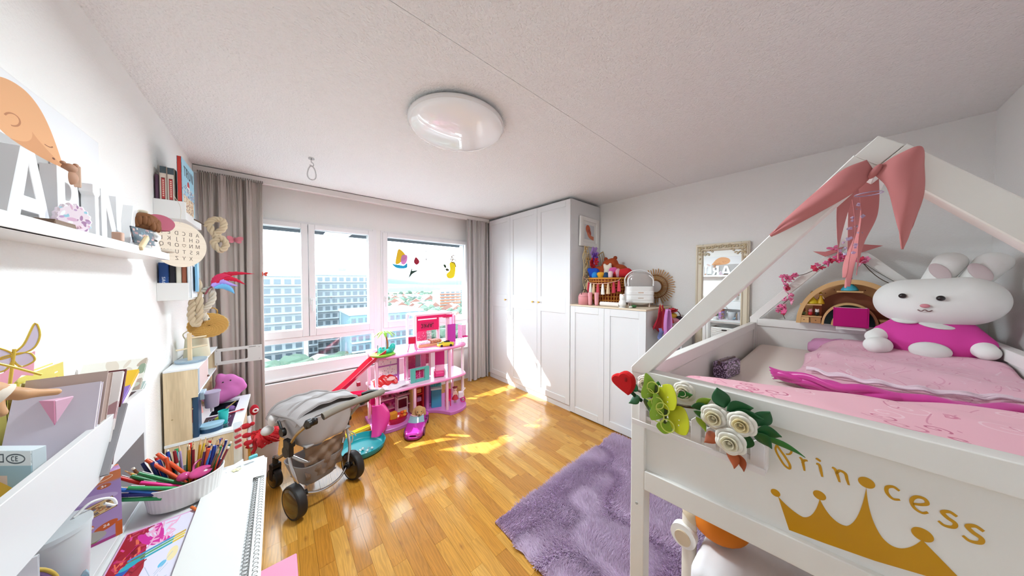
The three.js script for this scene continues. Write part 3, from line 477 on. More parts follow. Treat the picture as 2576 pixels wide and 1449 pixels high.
// ---------- play kitchen ----------
const plyT = tex(256, 256, (i, j) => { const g = 10 * Math.sin(i / 9 + 4 * fbm(i / 60, j / 90, 3, 8)) + 16 * (vn(i / 2, j / 30, 128) - 0.5); return [222 + g, 200 + g, 164 + g]; });
const ply = new THREE.MeshStandardMaterial({ map: plyT, roughness: 0.6 });
{
  const k = T('play_kitchen', 'wooden toy kitchen with white worktop standing against the left wall', 'toy kitchen', [-0.49, 0, -2.414]);
  const side = shape([[0, 0], [0.29, 0], [0.29, 0.505], [0.102, 0.505], [0.102, 0.765], [0.128, 0.765], [0.128, 0.93], [0, 0.93]]);
  P('side_panel', uvm(at(ext(side, 0.014), 0, 0, -0.014), 2), ply, k); P('side_panel', uvm(at(ext(side, 0.014), 0, 0, -0.676), 2), ply, k);
  P('hutch_top', bx(0, 0.93, -0.678, 0.132, 0.942, 0.002, 0.002), mt('#eef1f4', 0.35), k);
  P('hutch_shelf', bx(0.004, 0.77, -0.66, 0.126, 0.782, -0.014, 0.001), mt('#eef1f4', 0.4), k);
  P('back_panel', uvm(bx(0, 0.02, -0.66, 0.006, 0.93, -0.014), 2), ply, k);
  P('divider', bx(0.01, 0.782, -0.35, 0.126, 0.93, -0.338, 0.001), mt('#eef1f4', 0.4), k);
  const dr = P('cupboard_door', bx(0.118, 0.786, -0.336, 0.126, 0.926, -0.05, 0.002), mt('#d8bcb6', 0.5), k); P('knob', at(sph(0.007, 10, 8), 0.13, 0.81, -0.31), mt('#7a5b50', 0.5), dr);
  P('end_stile', bx(0.108, 0.782, -0.05, 0.13, 0.93, -0.014, 0.001), mt('#a9b4bd', 0.5), k);
  { // microwave flap standing open at the far end
    const f = new THREE.Shape(); f.moveTo(0, 0); f.lineTo(0.265, -0.004); f.lineTo(0.265, 0.122); f.lineTo(0, 0.122); const h = new THREE.Path(); h.moveTo(0.03, 0.022); h.lineTo(0.168, 0.02); h.quadraticCurveTo(0.182, 0.02, 0.182, 0.034); h.lineTo(0.182, 0.09); h.quadraticCurveTo(0.182, 0.102, 0.17, 0.102); h.lineTo(0.03, 0.102); h.closePath(); f.holes.push(h);
    const d = P('microwave_flap', at(ext(f, 0.008, 0.0015), 0.122, 0.802, -0.652), mt('#d9d6d3', 0.4), k, 'pale grey flap with a window cut out');
    P('screw', [[0.01, 0.01], [0.01, 0.11], [0.25, 0.012], [0.25, 0.108]].map(([x, y]) => at(cyl(0.003, 0.003, 0.002, 8), 0.122 + x, 0.802 + y, -0.6415, PI / 2)), mt('#8d8a86', 0.4), d);
    P('handle_slot', bx(0.31, 0.914, -0.6425, 0.352, 0.919, -0.6415), mt('#85817d', 0.5), d);
  }
  // worktop with a sink opening
  const wt = new THREE.Shape(); wt.moveTo(0.0, -0.002); wt.lineTo(0.285, -0.002); wt.quadraticCurveTo(0.305, 0.0, 0.306, 0.02); wt.lineTo(0.312, 0.676); wt.lineTo(0, 0.676); const hole = new THREE.Path(); hole.moveTo(0.12, 0.34); hole.lineTo(0.25, 0.345); hole.lineTo(0.255, 0.62); hole.lineTo(0.12, 0.62); hole.closePath(); wt.holes.push(hole);
  const wg = ext(wt, 0.014, 0.001); wg.rotateX(-PI / 2); P('worktop', at(wg, 0, 0.506, 0), mt('#eef2f5', 0.3), k);
  P('sink_basin', [bx(0.12, 0.44, -0.62, 0.255, 0.446, -0.34), bx(0.116, 0.44, -0.622, 0.12, 0.512, -0.338), bx(0.255, 0.44, -0.622, 0.259, 0.512, -0.338), bx(0.116, 0.44, -0.626, 0.259, 0.512, -0.62), bx(0.116, 0.44, -0.34, 0.259, 0.512, -0.336)], mt('#20242e', 0.35), k, 'dark sink basin');
  P('hob', bx(0.115, 0.5205, -0.315, 0.258, 0.5235, -0.055, 0.001), printed(128, 256, (x, w, h) => { x.fillStyle = '#262c38'; x.fillRect(0, 0, w, h); x.strokeStyle = '#8d99ab'; x.lineWidth = 3; for (const [cx, cy] of [[64, 70], [64, 185]]) { for (const r of [18, 34, 46]) { x.beginPath(); x.arc(cx, cy, r, 0, 7); x.stroke(); } } }, 0.15), k, 'black hob');
  P('front_panel', uvm(bx(0.284, 0.0, -0.66, 0.29, 0.502, -0.014), 2), ply, k);
  P('trim_strip', bx(0.02, 0.752, -0.655, 0.112, 0.77, -0.02, 0.001), mt('#dfe5ea', 0.4), k);
  P('screw', at(cyl(0.004, 0.004, 0.002, 10), 0.03, 0.66, 0.0005, PI / 2), mt('#b59d74', 0.5), k); P('screw', at(cyl(0.004, 0.004, 0.002, 10), 0.105, 0.70, 0.0005, PI / 2), mt('#b59d74', 0.5), k);
}
{
  const c = T('toy_coffee_machine', 'navy and pale blue toy coffee machine with lilac tank on the toy kitchen worktop', 'toy', [-0.375, 0.5215, -2.50]);
  P('body', bx(-0.012, 0, -0.015, 0.012, 0.25, 0.075, 0.004), mt('#1f4566', 0.4), c, 'navy side board');
  P('head', bx(0.0, 0.20, -0.06, 0.03, 0.248, 0.02, 0.006), mt('#a7b8c6', 0.4), c);
  P('tank', at(lathe([[0, 0], [0.03, 0], [0.036, 0.085], [0.04, 0.09], [0.04, 0.096], [0, 0.096]], 28), 0.056, 0.14, -0.01), mt('#a79bb4', 0.4), c, 'lilac tank'); P('spout', at(cyl(0.008, 0.008, 0.03, 12), 0.056, 0.125, -0.01), mt('#d9d4de', 0.4), c);
  P('drip_tray', [at(cyl(0.058, 0.05, 0.02, 28).scale(1, 1, 0.7), 0.055, 0.035, 0.02)], mt('#a5d0e6', 0.35), c, 'pale blue drip tray'); P('tray_foot', at(cyl(0.05, 0.05, 0.025, 24).scale(1, 1, 0.7), 0.055, 0.0125, 0.02), mt('#1f4566', 0.4), c);
}
O('toy_cup', 'turquoise toy beaker standing beside the toy coffee machine', 'toy cup', lathe([[0, 0], [0.018, 0], [0.026, 0.085], [0.024, 0.085], [0.017, 0.004], [0, 0.004]], 24), mt('#2fc2bb', 0.35), [-0.275, 0.5235, -2.55]);
O('toy_lemon', 'small yellow-green toy lemon on the hob', 'toy food', at(ell(0.024, 0.014, 0.017), 0, 0.014, 0), mt('#cfdd52', 0.5), [-0.30, 0.5235, -2.62]);
O('toy_spoon', 'small red toy spoon lying by the hob', 'toy', [bar([0, 0.006, 0], [0.05, 0.006, -0.02], 0.004), at(ell(0.014, 0.005, 0.01), 0.06, 0.006, -0.024)], mt('#c92b35', 0.4), [-0.262, 0.5235, -2.70]);
O('toy_can', 'red-capped toy tin at the back of the toy kitchen worktop', 'toy', [at(cyl(0.024, 0.024, 0.07, 20), 0, 0.035, 0), at(cyl(0.027, 0.027, 0.02, 20), 0, 0.08, 0)], mt('#c3283a', 0.4), [-0.424, 0.5215, -2.72]);
O('toy_cone', 'tall pink paper cone leaning on the back of the toy kitchen', 'toy', at(new THREE.ConeGeometry(0.024, 0.17, 20), 0, 0.085, 0), mt('#eaa49c', 0.6), [-0.43, 0.5215, -2.87]);
{
  const s = T('plush_animal', 'lilac-pink plush toy slumped behind the toy sink', 'soft toy', [-0.34, 0.5215, -3.03]);
  P('plush_body', blend([[[0, 0.05, 0, 0.062], [0.06, 0.07, 0, 0.055]], [[0.03, 0.13, 0, 0.05], [0.05, 0.16, 0, 0.042]], [[0.0, 0.18, 0.01, 0.022], [0.0, 0.2, 0.01, 0.02]], [[0.1, 0.13, 0, 0.03], [0.12, 0.09, 0, 0.026]], [[-0.06, 0.06, 0.03, 0.03], [-0.02, 0.07, 0.03, 0.03]]], 40, 0.014), plush('#d277bb'), s);
  P('eye', [at(sph(0.005, 8, 6), 0.02, 0.16, 0.048), at(sph(0.005, 8, 6), 0.06, 0.165, 0.044)], black, s);
}
O('toy_eggplant', 'shiny lilac toy aubergine in the toy sink', 'toy food', [at(ell(0.024, 0.022, 0.062), 0, 0.023, 0, 0, 0.5), at(cyl(0.006, 0.012, 0.02, 10), 0.03, 0.032, -0.055, 0.5)], mt('#a684cc', 0.25), [-0.28, 0.4465, -2.98]);
O('toy_spatula', 'yellow and grey toy spatula lying across the toy sink', 'toy', [bar([-0.02, 0.012, 0.05], [0.075, 0.05, -0.12], 0.004), at(cb(0.035, 0.004, 0.05, 0.001), -0.03, 0.008, 0.07)], mt('#c9b262', 0.5), [-0.32, 0.458, -2.94]);
O('toy_pan', 'small blue toy pan standing at the back of the toy sink', 'toy', [lathe([[0, 0], [0.035, 0], [0.04, 0.03], [0.037, 0.03], [0.033, 0.004], [0, 0.004]], 24), bar([0.03, 0.025, 0], [0.09, 0.03, 0.03], 0.005)], mt('#2a7fa8', 0.4), [-0.365, 0.5215, -3.06]);
{ // things on the hutch top
  const t = T('toy_rack', 'wooden peg rack on a grey oval tray on top of the toy kitchen', 'rack', [-0.415, 0.943, -2.61]);
  P('tray', at(cyl(0.075, 0.07, 0.014, 32).scale(0.92, 1, 1), 0, 0.007, 0), mt('#9fb3c2', 0.4), t, 'blue-grey tray');
  P('post', at(cb(0.018, 0.17, 0.018, 0.003), 0, 0.098, 0.03), mt('#e2c8a0', 0.6), t); P('rod', bar([-0.055, 0.082, 0.03], [0.075, 0.098, 0.03], 0.005), mt('#ecd9b8', 0.6), t); P('rod', bar([-0.01, 0.15, 0.03], [0.07, 0.155, 0.02], 0.005), mt('#ecd9b8', 0.6), t);
}
{
  const b = T('storage_pot', 'cream bucket with a handle standing behind the wooden peg rack', 'bucket', [-0.412, 0.9425, -2.76]);
  P('bucket', lathe([[0, 0], [0.062, 0], [0.052, 0.125], [0.055, 0.13], [0.048, 0.128], [0.056, 0.006], [0, 0.006]], 30), mt('#e5dfc2', 0.5), b); P('bucket_handle', tube([[-0.05, 0.12, 0], [-0.055, 0.16, 0.02], [0, 0.19, 0.03], [0.055, 0.16, 0.02], [0.05, 0.12, 0]], 0.003), mt('#d8d0b2', 0.5), b);
}
{ // things hung at the kitchen front
  const r = T('red_yarn_toy', 'red knitted ladybird toy dangling from the toy kitchen front', 'soft toy', [-0.15, 0.42, -2.42]);
  const red = plush('#cf1f2c', 0.002, 14);
  P('strap', tube([[0.0, 0.16, 0], [0.006, 0.1, 0.012], [0.0, 0.03, 0.012], [0.01, -0.04, 0.008]], 0.009), mt('#e9e2e4', 0.5), r, 'white strap');
  for (const [x, y, s] of [[0, 0.105, 1], [0.005, 0.045, 0.9], [0.012, -0.005, 0.9]]) P('knitted_bug', [at(ell(0.026 * s, 0.017 * s, 0.02 * s), x - 0.014, y, 0.018), at(sph(0.012 * s, 10, 8), x + 0.018, y + 0.006, 0.02)], red, r);
  P('tail', tube([[0.02, 0.0, 0.01], [0.03, -0.05, 0.01], [0.016, -0.085, 0.012]], 0.01), red, r);
}
{
  const r = T('red_ring_toy', 'red ring-eyed soft toy hanging at the far corner of the toy kitchen', 'soft toy', [-0.145, 0.40, -2.86]);
  P('body', [at(ell(0.026, 0.04, 0.02), 0, 0.06, 0)], plush('#c81f33'), r); P('eye', [at(new THREE.TorusGeometry(0.013, 0.005, 8, 18), 0.008, 0.06, 0.022)], mt('#f0e8e8', 0.6), r); P('tail', bar([0, 0.03, 0], [-0.005, -0.06, 0], 0.006), mt('#e8c9c9', 0.6), r);
}
{
  const r = T('fabric_tub', 'white fabric tub filled with red tulle beside the toy kitchen', 'tub', [-0.085, 0, -2.74]);
  P('tub', lathe([[0, 0], [0.06, 0], [0.085, 0.27], [0.08, 0.272], [0.056, 0.008], [0, 0.008]], 30), cloth('#e9dcd6'), r);
  P('tulle', [0, 1, 2].map((k) => shell(grid(44, 22, (u, v) => { const a = u * 2 * PI, b = v * PI * 0.55, q = 0.085 + 0.016 * Math.sin(a * 7 + k * 2 + v * 9) + 0.012 * Math.sin(a * 13 + v * 17 + k) + 0.01 * fbm(u * 20 + k * 7, v * 14, 2); return [Math.sin(b) * Math.cos(a) * q, 0.262 + Math.cos(b) * q * 0.75, Math.sin(b) * Math.sin(a) * q]; }), 0.0012).scale(1 - 0.12 * k, 1 - 0.1 * k, 1 - 0.12 * k).translate(0.006 * k, 0.03 * k, 0)), mt('#d2121e', 0.6), r, 'red tulle');
}
// ---------- white desk with a book bin ----------
const deskM = mt('#d9d8d8', 0.35);
{
  const d = T('desk', 'white childrens desk along the left wall with scattered drawing things', 'desk', [-0.5, 0, -1.525]);
  P('desk_top', bx(0.002, 0.698, 0, 0.45, 0.72, 1.92, 0.003), deskM, d);
  for (const z of [0.02, 1.86]) for (const x of [0.03, 0.37]) P('leg', bx(x, 0, z, x + 0.04, 0.698, z + 0.04, 0.004), deskM, d);
  P('apron', bx(0.03, 0.62, 0.06, 0.045, 0.698, 1.86), deskM, d);
}
{
  const b = T('book_bin', 'white desk-top shelf unit with an open bin crammed with books', 'shelf unit', [-0.4985, 0.7205, -1.512]);
  P('side_panel', bx(0, 0, 0, 0.153, 0.36, 0.016, 0.0015), deskM, b); P('side_panel', bx(0, 0, 1.84, 0.153, 0.36, 1.856, 0.0015), deskM, b);
  P('front_board', bx(0.14, 0.218, 0.016, 0.154, 0.3595, 1.84, 0.0015), deskM, b); P('bin_floor', bx(0.0, 0.218, 0.016, 0.14, 0.23, 1.84), deskM, b);
  P('back_board', bx(0, 0, 0.016, 0.006, 0.36, 1.84), mt('#d9d7d6', 0.5), b); P('bottom_board', bx(0.006, 0, 0.016, 0.155, 0.0155, 1.84, 0.0015), deskM, b);
}
{ // white wicker drawer basket under the desk, seen in the mirror
  const w = T('wicker_basket', 'white wicker basket standing under the desk, visible in the mirror', 'basket', [-0.25, 0.30, -1.18]);
  const wm = mt('#eceae6', 0.7); const rows = [];
  for (let k = 0; k < 16; k++) rows.push(tube(Array.from({ length: 13 }, (_, i) => [0.165 + 0.003 * (((i + k) & 1) ? 1 : -1), 0.02 + k * 0.0185, -0.2 + i * 0.0333]), 0.007, 26, 5));
  P('woven_front', rows, wm, w); P('basket_body', [bx(-0.15, 0, -0.2, 0.158, 0.31, -0.185), bx(-0.15, 0, 0.185, 0.158, 0.31, 0.2), bx(-0.15, 0, -0.2, -0.14, 0.31, 0.2), bx(-0.15, 0, -0.2, 0.158, 0.01, 0.2), bx(0.15, 0, -0.2, 0.158, 0.31, 0.2)], wm, w);
  P('hand_hole', bx(0.168, 0.255, -0.04, 0.175, 0.28, 0.04, 0.003), mt('#2c2522', 0.8), w);
}
{ const s = T('under_desk_shelf', 'low white shelf standing under the desk carrying a wicker basket', 'shelf', [-0.46, 0, -1.44]); P('shelf_board', bx(0, 0.28, 0, 0.39, 0.3, 0.52, 0.002), deskM, s); for (const z of [0, 0.505]) P('side_panel', bx(0, 0, z, 0.39, 0.28, z + 0.015, 0.002), deskM, s); }

// books in the bin: slanting, spines and covers of many kinds
const swirl = (bg, cs) => printed(256, 320, (x, w, h) => { x.fillStyle = bg; x.fillRect(0, 0, w, h); for (let i = 0; i < 40; i++) { x.fillStyle = pick(cs); x.beginPath(); x.ellipse(rnd() * w, rnd() * h, rr(10, 50), rr(6, 24), rr(0, 3), 0, 7); x.fill(); } }, 0.4);
const bin = (lab, z, ang, w, h, d, spine, cover, x = -0.352, lift = 0) => book(lab, [x, 0.952 + lift, z], [w, h, d], spine, cover, PI / 2 + 0.0, 0, ang);
// a book standing across the bin, leaning along it: thickness along z, its face turned to the near end
function leaner(label, z, lean, thick, h, wide, cov, edge, x0 = -0.487, lift = 0) {
  const b = T('book', label, 'book', [x0, 0.952, z]); b.rotation.x = -lean; b.position.y += lift;
  P('page_block', bx(0.002, 0.003, -thick / 2 + 0.0015, wide - 0.002, h - 0.003, thick / 2 - 0.0015), mt(edge || '#efe9dd', 0.8), b);
  const c = cov.isMaterial ? cov : mt(cov, 0.4); for (const s of [1, -1]) P('cover', bx(0, 0, s * thick / 2 - 0.0012, wide, h, s * thick / 2 + 0.0012), c, b); P('spine', bx(0, 0, -thick / 2, 0.002, h, thick / 2), c, b); return b;
}
leaner('pale comic book leaning highest at the far end of the book bin', -1.4, 0.76, 0.008, 0.296, 0.13, swirl('#e9e6dc', ['#cfd6c4', '#b9a999', '#d9cfc0', '#8fa08a']), '#8b847a');
leaner('thin dark red booklet leaning beside the pale comic in the book bin', -1.25, 0.444, 0.005, 0.256, 0.12, '#5e1722', undefined, -0.462, 0.0);
leaner('grey-green folder lying low at the far end of the book bin', -1.47, 1.12, 0.012, 0.13, 0.128, '#a9b7b3', undefined, -0.487, 0.075);
leaner('turquoise notebook lying at the very far end of the book bin', -1.478, 1.0, 0.006, 0.07, 0.13, '#bcd6d0', undefined, -0.487, 0.075);
leaner('purple picture book with a yellow band in the book bin', -1.235, 1.14, 0.007, 0.29, 0.135, printed(256, 320, (x, w, h) => { x.fillStyle = '#8d6fc0'; x.fillRect(0, 0, w, h); x.fillStyle = '#e0b323'; x.beginPath(); x.ellipse(w * 0.4, 0, 240, 110, 0, 0, 7); x.fill(); x.fillStyle = '#2a2430'; x.font = 'bold 60px sans-serif'; x.fillText('Ma', 110, 60); x.fillStyle = '#b49ade'; for (let i = 0; i < 40; i++) x.fillRect(rnd() * w, 120 + rnd() * 180, 8, 8); x.fillStyle = '#c06a2a'; x.fillRect(0, 0, 26, h); }, 0.35), undefined, -0.487, 0.075);
leaner('crimson book with a white speckled page lying behind the purple book', -1.285, 1.12, 0.012, 0.25, 0.132, printed(256, 320, (x, w, h) => { x.fillStyle = '#b0173c'; x.fillRect(0, 0, w, h); x.fillStyle = '#eadfd8'; x.beginPath(); x.ellipse(w * 0.75, 120, 90, 140, 0.4, 0, 7); x.fill(); for (let i = 0; i < 60; i++) { x.fillStyle = pick(['#b98d7c', '#7d6a6a', '#d2b63e', '#c4566a']); x.fillRect(130 + rnd() * 110, 20 + rnd() * 200, 12, 7); } }, 0.35), undefined, -0.487, 0.075);
leaner('royal blue shiny folder deep in the book bin', -1.20, 1.05, 0.01, 0.11, 0.135, printed(128, 128, (x, w, h) => { x.fillStyle = '#1b3fc4'; x.fillRect(0, 0, w, h); x.fillStyle = '#b01b86'; x.fillRect(0, 90, w, 40); }, 0.25), undefined, -0.487, 0.05);
leaner('brown paper-edged thick book upright behind the pink box', -1.17, 0.41, 0.03, 0.268, 0.115, '#b9a49b', '#9c8378', -0.462, 0.0);
leaner('pale lilac book leaning on the thick brown-edged book', -1.135, 0.38, 0.012, 0.25, 0.115, '#d5cbd8', undefined, -0.462, 0.0);
leaner('white flowered booklet right of the thick brown-edged book', -1.215, 0.5, 0.008, 0.262, 0.12, swirl('#ece4e2', ['#e3b4b9', '#d7dcd3', '#f4f0ee', '#b98f93']), undefined, -0.462, 0.0);
leaner('grey magazine leaning under the dark red booklet', -1.19, 0.75, 0.006, 0.19, 0.13, '#8f8b8e', undefined, -0.462, 0.0);
book('yellow magazine in a clear sleeve standing along the wall behind the pink box', [-0.476, 0.952, -1.215], [0.018, 0.262, 0.215], '#d9cb66', printed(256, 320, (x, w, h) => { x.fillStyle = '#d8c64f'; x.fillRect(0, 0, w, h); for (let i = 0; i < 90; i++) { x.fillStyle = pick(['#efe6a4', '#c99a2b', '#d9722c', '#9aa64a', '#fff7d8']); x.fillRect(rnd() * w, rnd() * h, rr(6, 40), rr(4, 12)); } }, 0.15), 0, 0, 0.0);
{ // pink activity box with teal wave and star print
  const b = T('activity_box', 'pink activity box with teal waves and a smiling star standing in the book bin', 'box', [-0.402, 0.952, -1.188]);
  const face = printed(512, 512, (x, w, h) => {
    x.fillStyle = '#d2739c'; x.fillRect(0, 0, w, h); x.fillStyle = '#dd90ad'; x.fillRect(0, 0, w, 130); x.fillStyle = '#4fb0a8'; x.beginPath(); x.moveTo(0, 420); x.bezierCurveTo(150, 340, 320, 460, 512, 350); x.lineTo(512, 420); x.bezierCurveTo(340, 500, 150, 420, 0, 470); x.fill();
    x.fillStyle = '#c24a7f'; x.strokeStyle = '#f4dbe6'; x.lineWidth = 8; x.beginPath(); for (let i = 0; i < 10; i++) { const a = -PI / 2 + i * PI / 5, r = i % 2 ? 30 : 66; x.lineTo(330 + Math.cos(a) * r, 380 + Math.sin(a) * r); } x.closePath(); x.fill(); x.stroke(); x.fillStyle = '#301622'; x.beginPath(); x.arc(316, 378, 6, 0, 7); x.arc(346, 378, 6, 0, 7); x.fill();
    x.strokeStyle = '#2f8f94'; x.lineWidth = 34; x.beginPath(); x.arc(140, 260, 66, -1.2, 3.8); x.stroke(); x.strokeStyle = '#f0d9e4'; x.lineWidth = 6; x.beginPath(); x.arc(140, 260, 88, -1.2, 3.8); x.stroke(); x.fillStyle = '#e9aec6'; for (const [a, c] of [[420, 190], [300, 200], [450, 250]]) { x.beginPath(); x.ellipse(a, c, 24, 10, 0.2, 0, 7); x.fill(); }
  }, 0.35);
  b.rotation.y = -0.714;
  P('box_body', bx(-0.122, 0, -0.03, 0, 0.21, -0.0015, 0.002), mt('#e9b9cf', 0.4), b); P('box_front', bx(-0.122, 0, -0.0014, 0, 0.21, 0.0, 0), face, b);
}
{
  const b = T('puzzle_card_box', 'flat light blue box with white top band tucked before the pink activity box', 'box', [-0.398, 0.952, -1.092]); b.rotation.y = -0.70;
  P('box_body', bx(-0.12, 0, -0.02, 0, 0.135, -0.0015, 0.001), mt('#dfeaf0', 0.4), b);
  P('box_front', bx(-0.12, 0, -0.0014, 0, 0.135, 0), printed(256, 256, (x, w, h) => { x.fillStyle = '#a9c9d4'; x.fillRect(0, 0, w, h); x.fillStyle = '#eef3f4'; x.fillRect(0, 0, w, 60); x.strokeStyle = '#46525a'; x.lineWidth = 5; x.strokeRect(96, 14, 40, 30); x.beginPath(); x.ellipse(190, 32, 40, 18, 0, 0, 7); x.stroke(); x.fillStyle = '#46525a'; x.font = 'bold 28px sans-serif'; x.fillText('CE', 168, 42); x.fillStyle = '#f0d8cc'; x.fillRect(30, 100, 120, 90); x.fillStyle = '#2c3b44'; x.font = 'bold 40px serif'; x.fillText('ui', 60, 160); }, 0.4), b);
}
leaner('small yellow booklet wedged under the pale blue box in the book bin', -1.06, 0.9, 0.014, 0.12, 0.132, '#e7b52a');
leaner('orange-brown booklet beside the yellow one in the book bin', -1.09, 0.8, 0.006, 0.11, 0.13, '#b06048');
{ // gold butterfly and winged doll figures above the yellow magazine
  const b = T('gold_butterfly', 'glittery gold wire butterfly with pale lilac wings above the book bin', 'ornament', [-0.435, 1.285, -1.15], 0.7); b.scale.setScalar(0.62);
  const wing = (pts) => { const c = new THREE.CatmullRomCurve3(pts.map((p) => V3(...p)), true); return c; };
  const g1 = wing([[0, 0, 0], [0.02, 0.03, 0.0], [0.045, 0.105, 0], [0.052, 0.055, 0], [0.035, 0.01, 0]]), g2 = wing([[0, 0, 0], [-0.03, 0.035, 0], [-0.085, 0.05, 0], [-0.075, 0.015, 0], [-0.03, -0.01, 0]]), g3 = wing([[0, 0, 0], [0.03, 0.0, 0], [0.04, -0.03, 0], [0.015, -0.045, 0]]), g4 = wing([[0, 0, 0], [-0.03, -0.01, 0], [-0.05, -0.045, 0], [-0.015, -0.05, 0]]);
  for (const c of [g1, g2, g3, g4]) { const w = P('wing', ext(shape(c.getPoints(30).map((p) => [p.x, p.y])), 0.001), new THREE.MeshPhysicalMaterial({ color: C('#e9dff0'), roughness: 0.3, transmission: 0.35, thickness: 0, side: THREE.DoubleSide }), b); P('wire', new THREE.TubeGeometry(c, 44, 0.0028, 6, true), mt('#e8c95a', 0.25, { metalness: 0.8 }), w); }
  P('body', bar([0.004, 0.02, 0], [-0.008, -0.12, 0], 0.004), mt('#e8c95a', 0.3, { metalness: 0.7 }), b);
}
{
  const d = T('gold_doll', 'bronze and cream winged doll figure lying on the yellow magazine at the left edge', 'doll', [-0.45, 1.225, -1.075], 0.6); d.scale.setScalar(0.8);
  P('doll_body', blend([[[0.02, 0.0, 0, 0.018], [-0.03, -0.02, 0, 0.016]], [[0.02, 0.01, 0, 0.016], [0.06, -0.02, 0.01, 0.011]], [[0.06, -0.02, 0.01, 0.011], [0.11, -0.035, 0, 0.009]], [[0.015, 0.0, 0.01, 0.014], [0.03, -0.055, 0.02, 0.01]], [[-0.03, 0.06, 0, 0.024], [-0.03, 0.062, 0, 0.022]], [[-0.02, 0.03, 0, 0.013], [0.0, 0.0, 0, 0.016]], [[-0.04, 0.02, 0, 0.01], [-0.06, -0.04, 0, 0.008]]], 48, 0.006), mt('#cf9d72', 0.5), d);
  P('hair', [at(ell(0.028, 0.026, 0.026), -0.036, 0.072, -0.004), at(ell(0.014, 0.03, 0.014), -0.056, 0.05, 0)], mt('#8b7a3c', 0.5), d);
  P('dress', at(lathe([[0.012, 0.03], [0.022, 0.0], [0.034, -0.03], [0.03, -0.03], [0.018, 0.0]], 18), 0.01, 0.0, 0, 0, 0, 0.9), mt('#eadccb', 0.6), d);
  P('gold_frame', tube([[-0.06, -0.05, 0.01], [-0.07, 0.05, 0], [-0.02, 0.1, 0], [0.03, 0.07, 0], [0.09, 0.02, 0]], 0.003), mt('#e8c95a', 0.3, { metalness: 0.7 }), d);
}
O('pink_paper_flower', 'torn piece of pink card standing behind the gold butterfly', 'card', at(ext(shape([[0, 0], [0.03, 0.0], [0.05, 0.02], [0.07, 0.012], [0.075, 0.07], [0.055, 0.062], [0.045, 0.04], [0.03, 0.05], [0.022, 0.034], [0.0, 0.03]]), 0.002), 0, 0, 0), mt('#dd97a8', 0.7), [-0.475, 1.205, -1.185], 1.2);
{
  const p = O('wall_poster', 'corner of a white printed sheet pinned on the wall at the left edge', 'poster', bx(0, 0, 0, 0.003, 0.22, 0.3), printed(256, 128, (x, w, h) => { x.fillStyle = '#f2f3f6'; x.fillRect(0, 0, w, h); x.strokeStyle = '#98a3ba'; x.lineWidth = 8; for (let i = 0; i < 4; i++) { x.beginPath(); x.moveTo(0, 10 + i * 12); x.lineTo(w, 30 + i * 14); x.stroke(); } x.strokeStyle = '#d05a6a'; x.beginPath(); x.moveTo(0, 70); x.lineTo(w, 62); x.stroke(); x.fillStyle = '#d8e6f3'; x.fillRect(0, 90, w, 38); }), [LX + 0.001, 1.185, -1.125]);
}
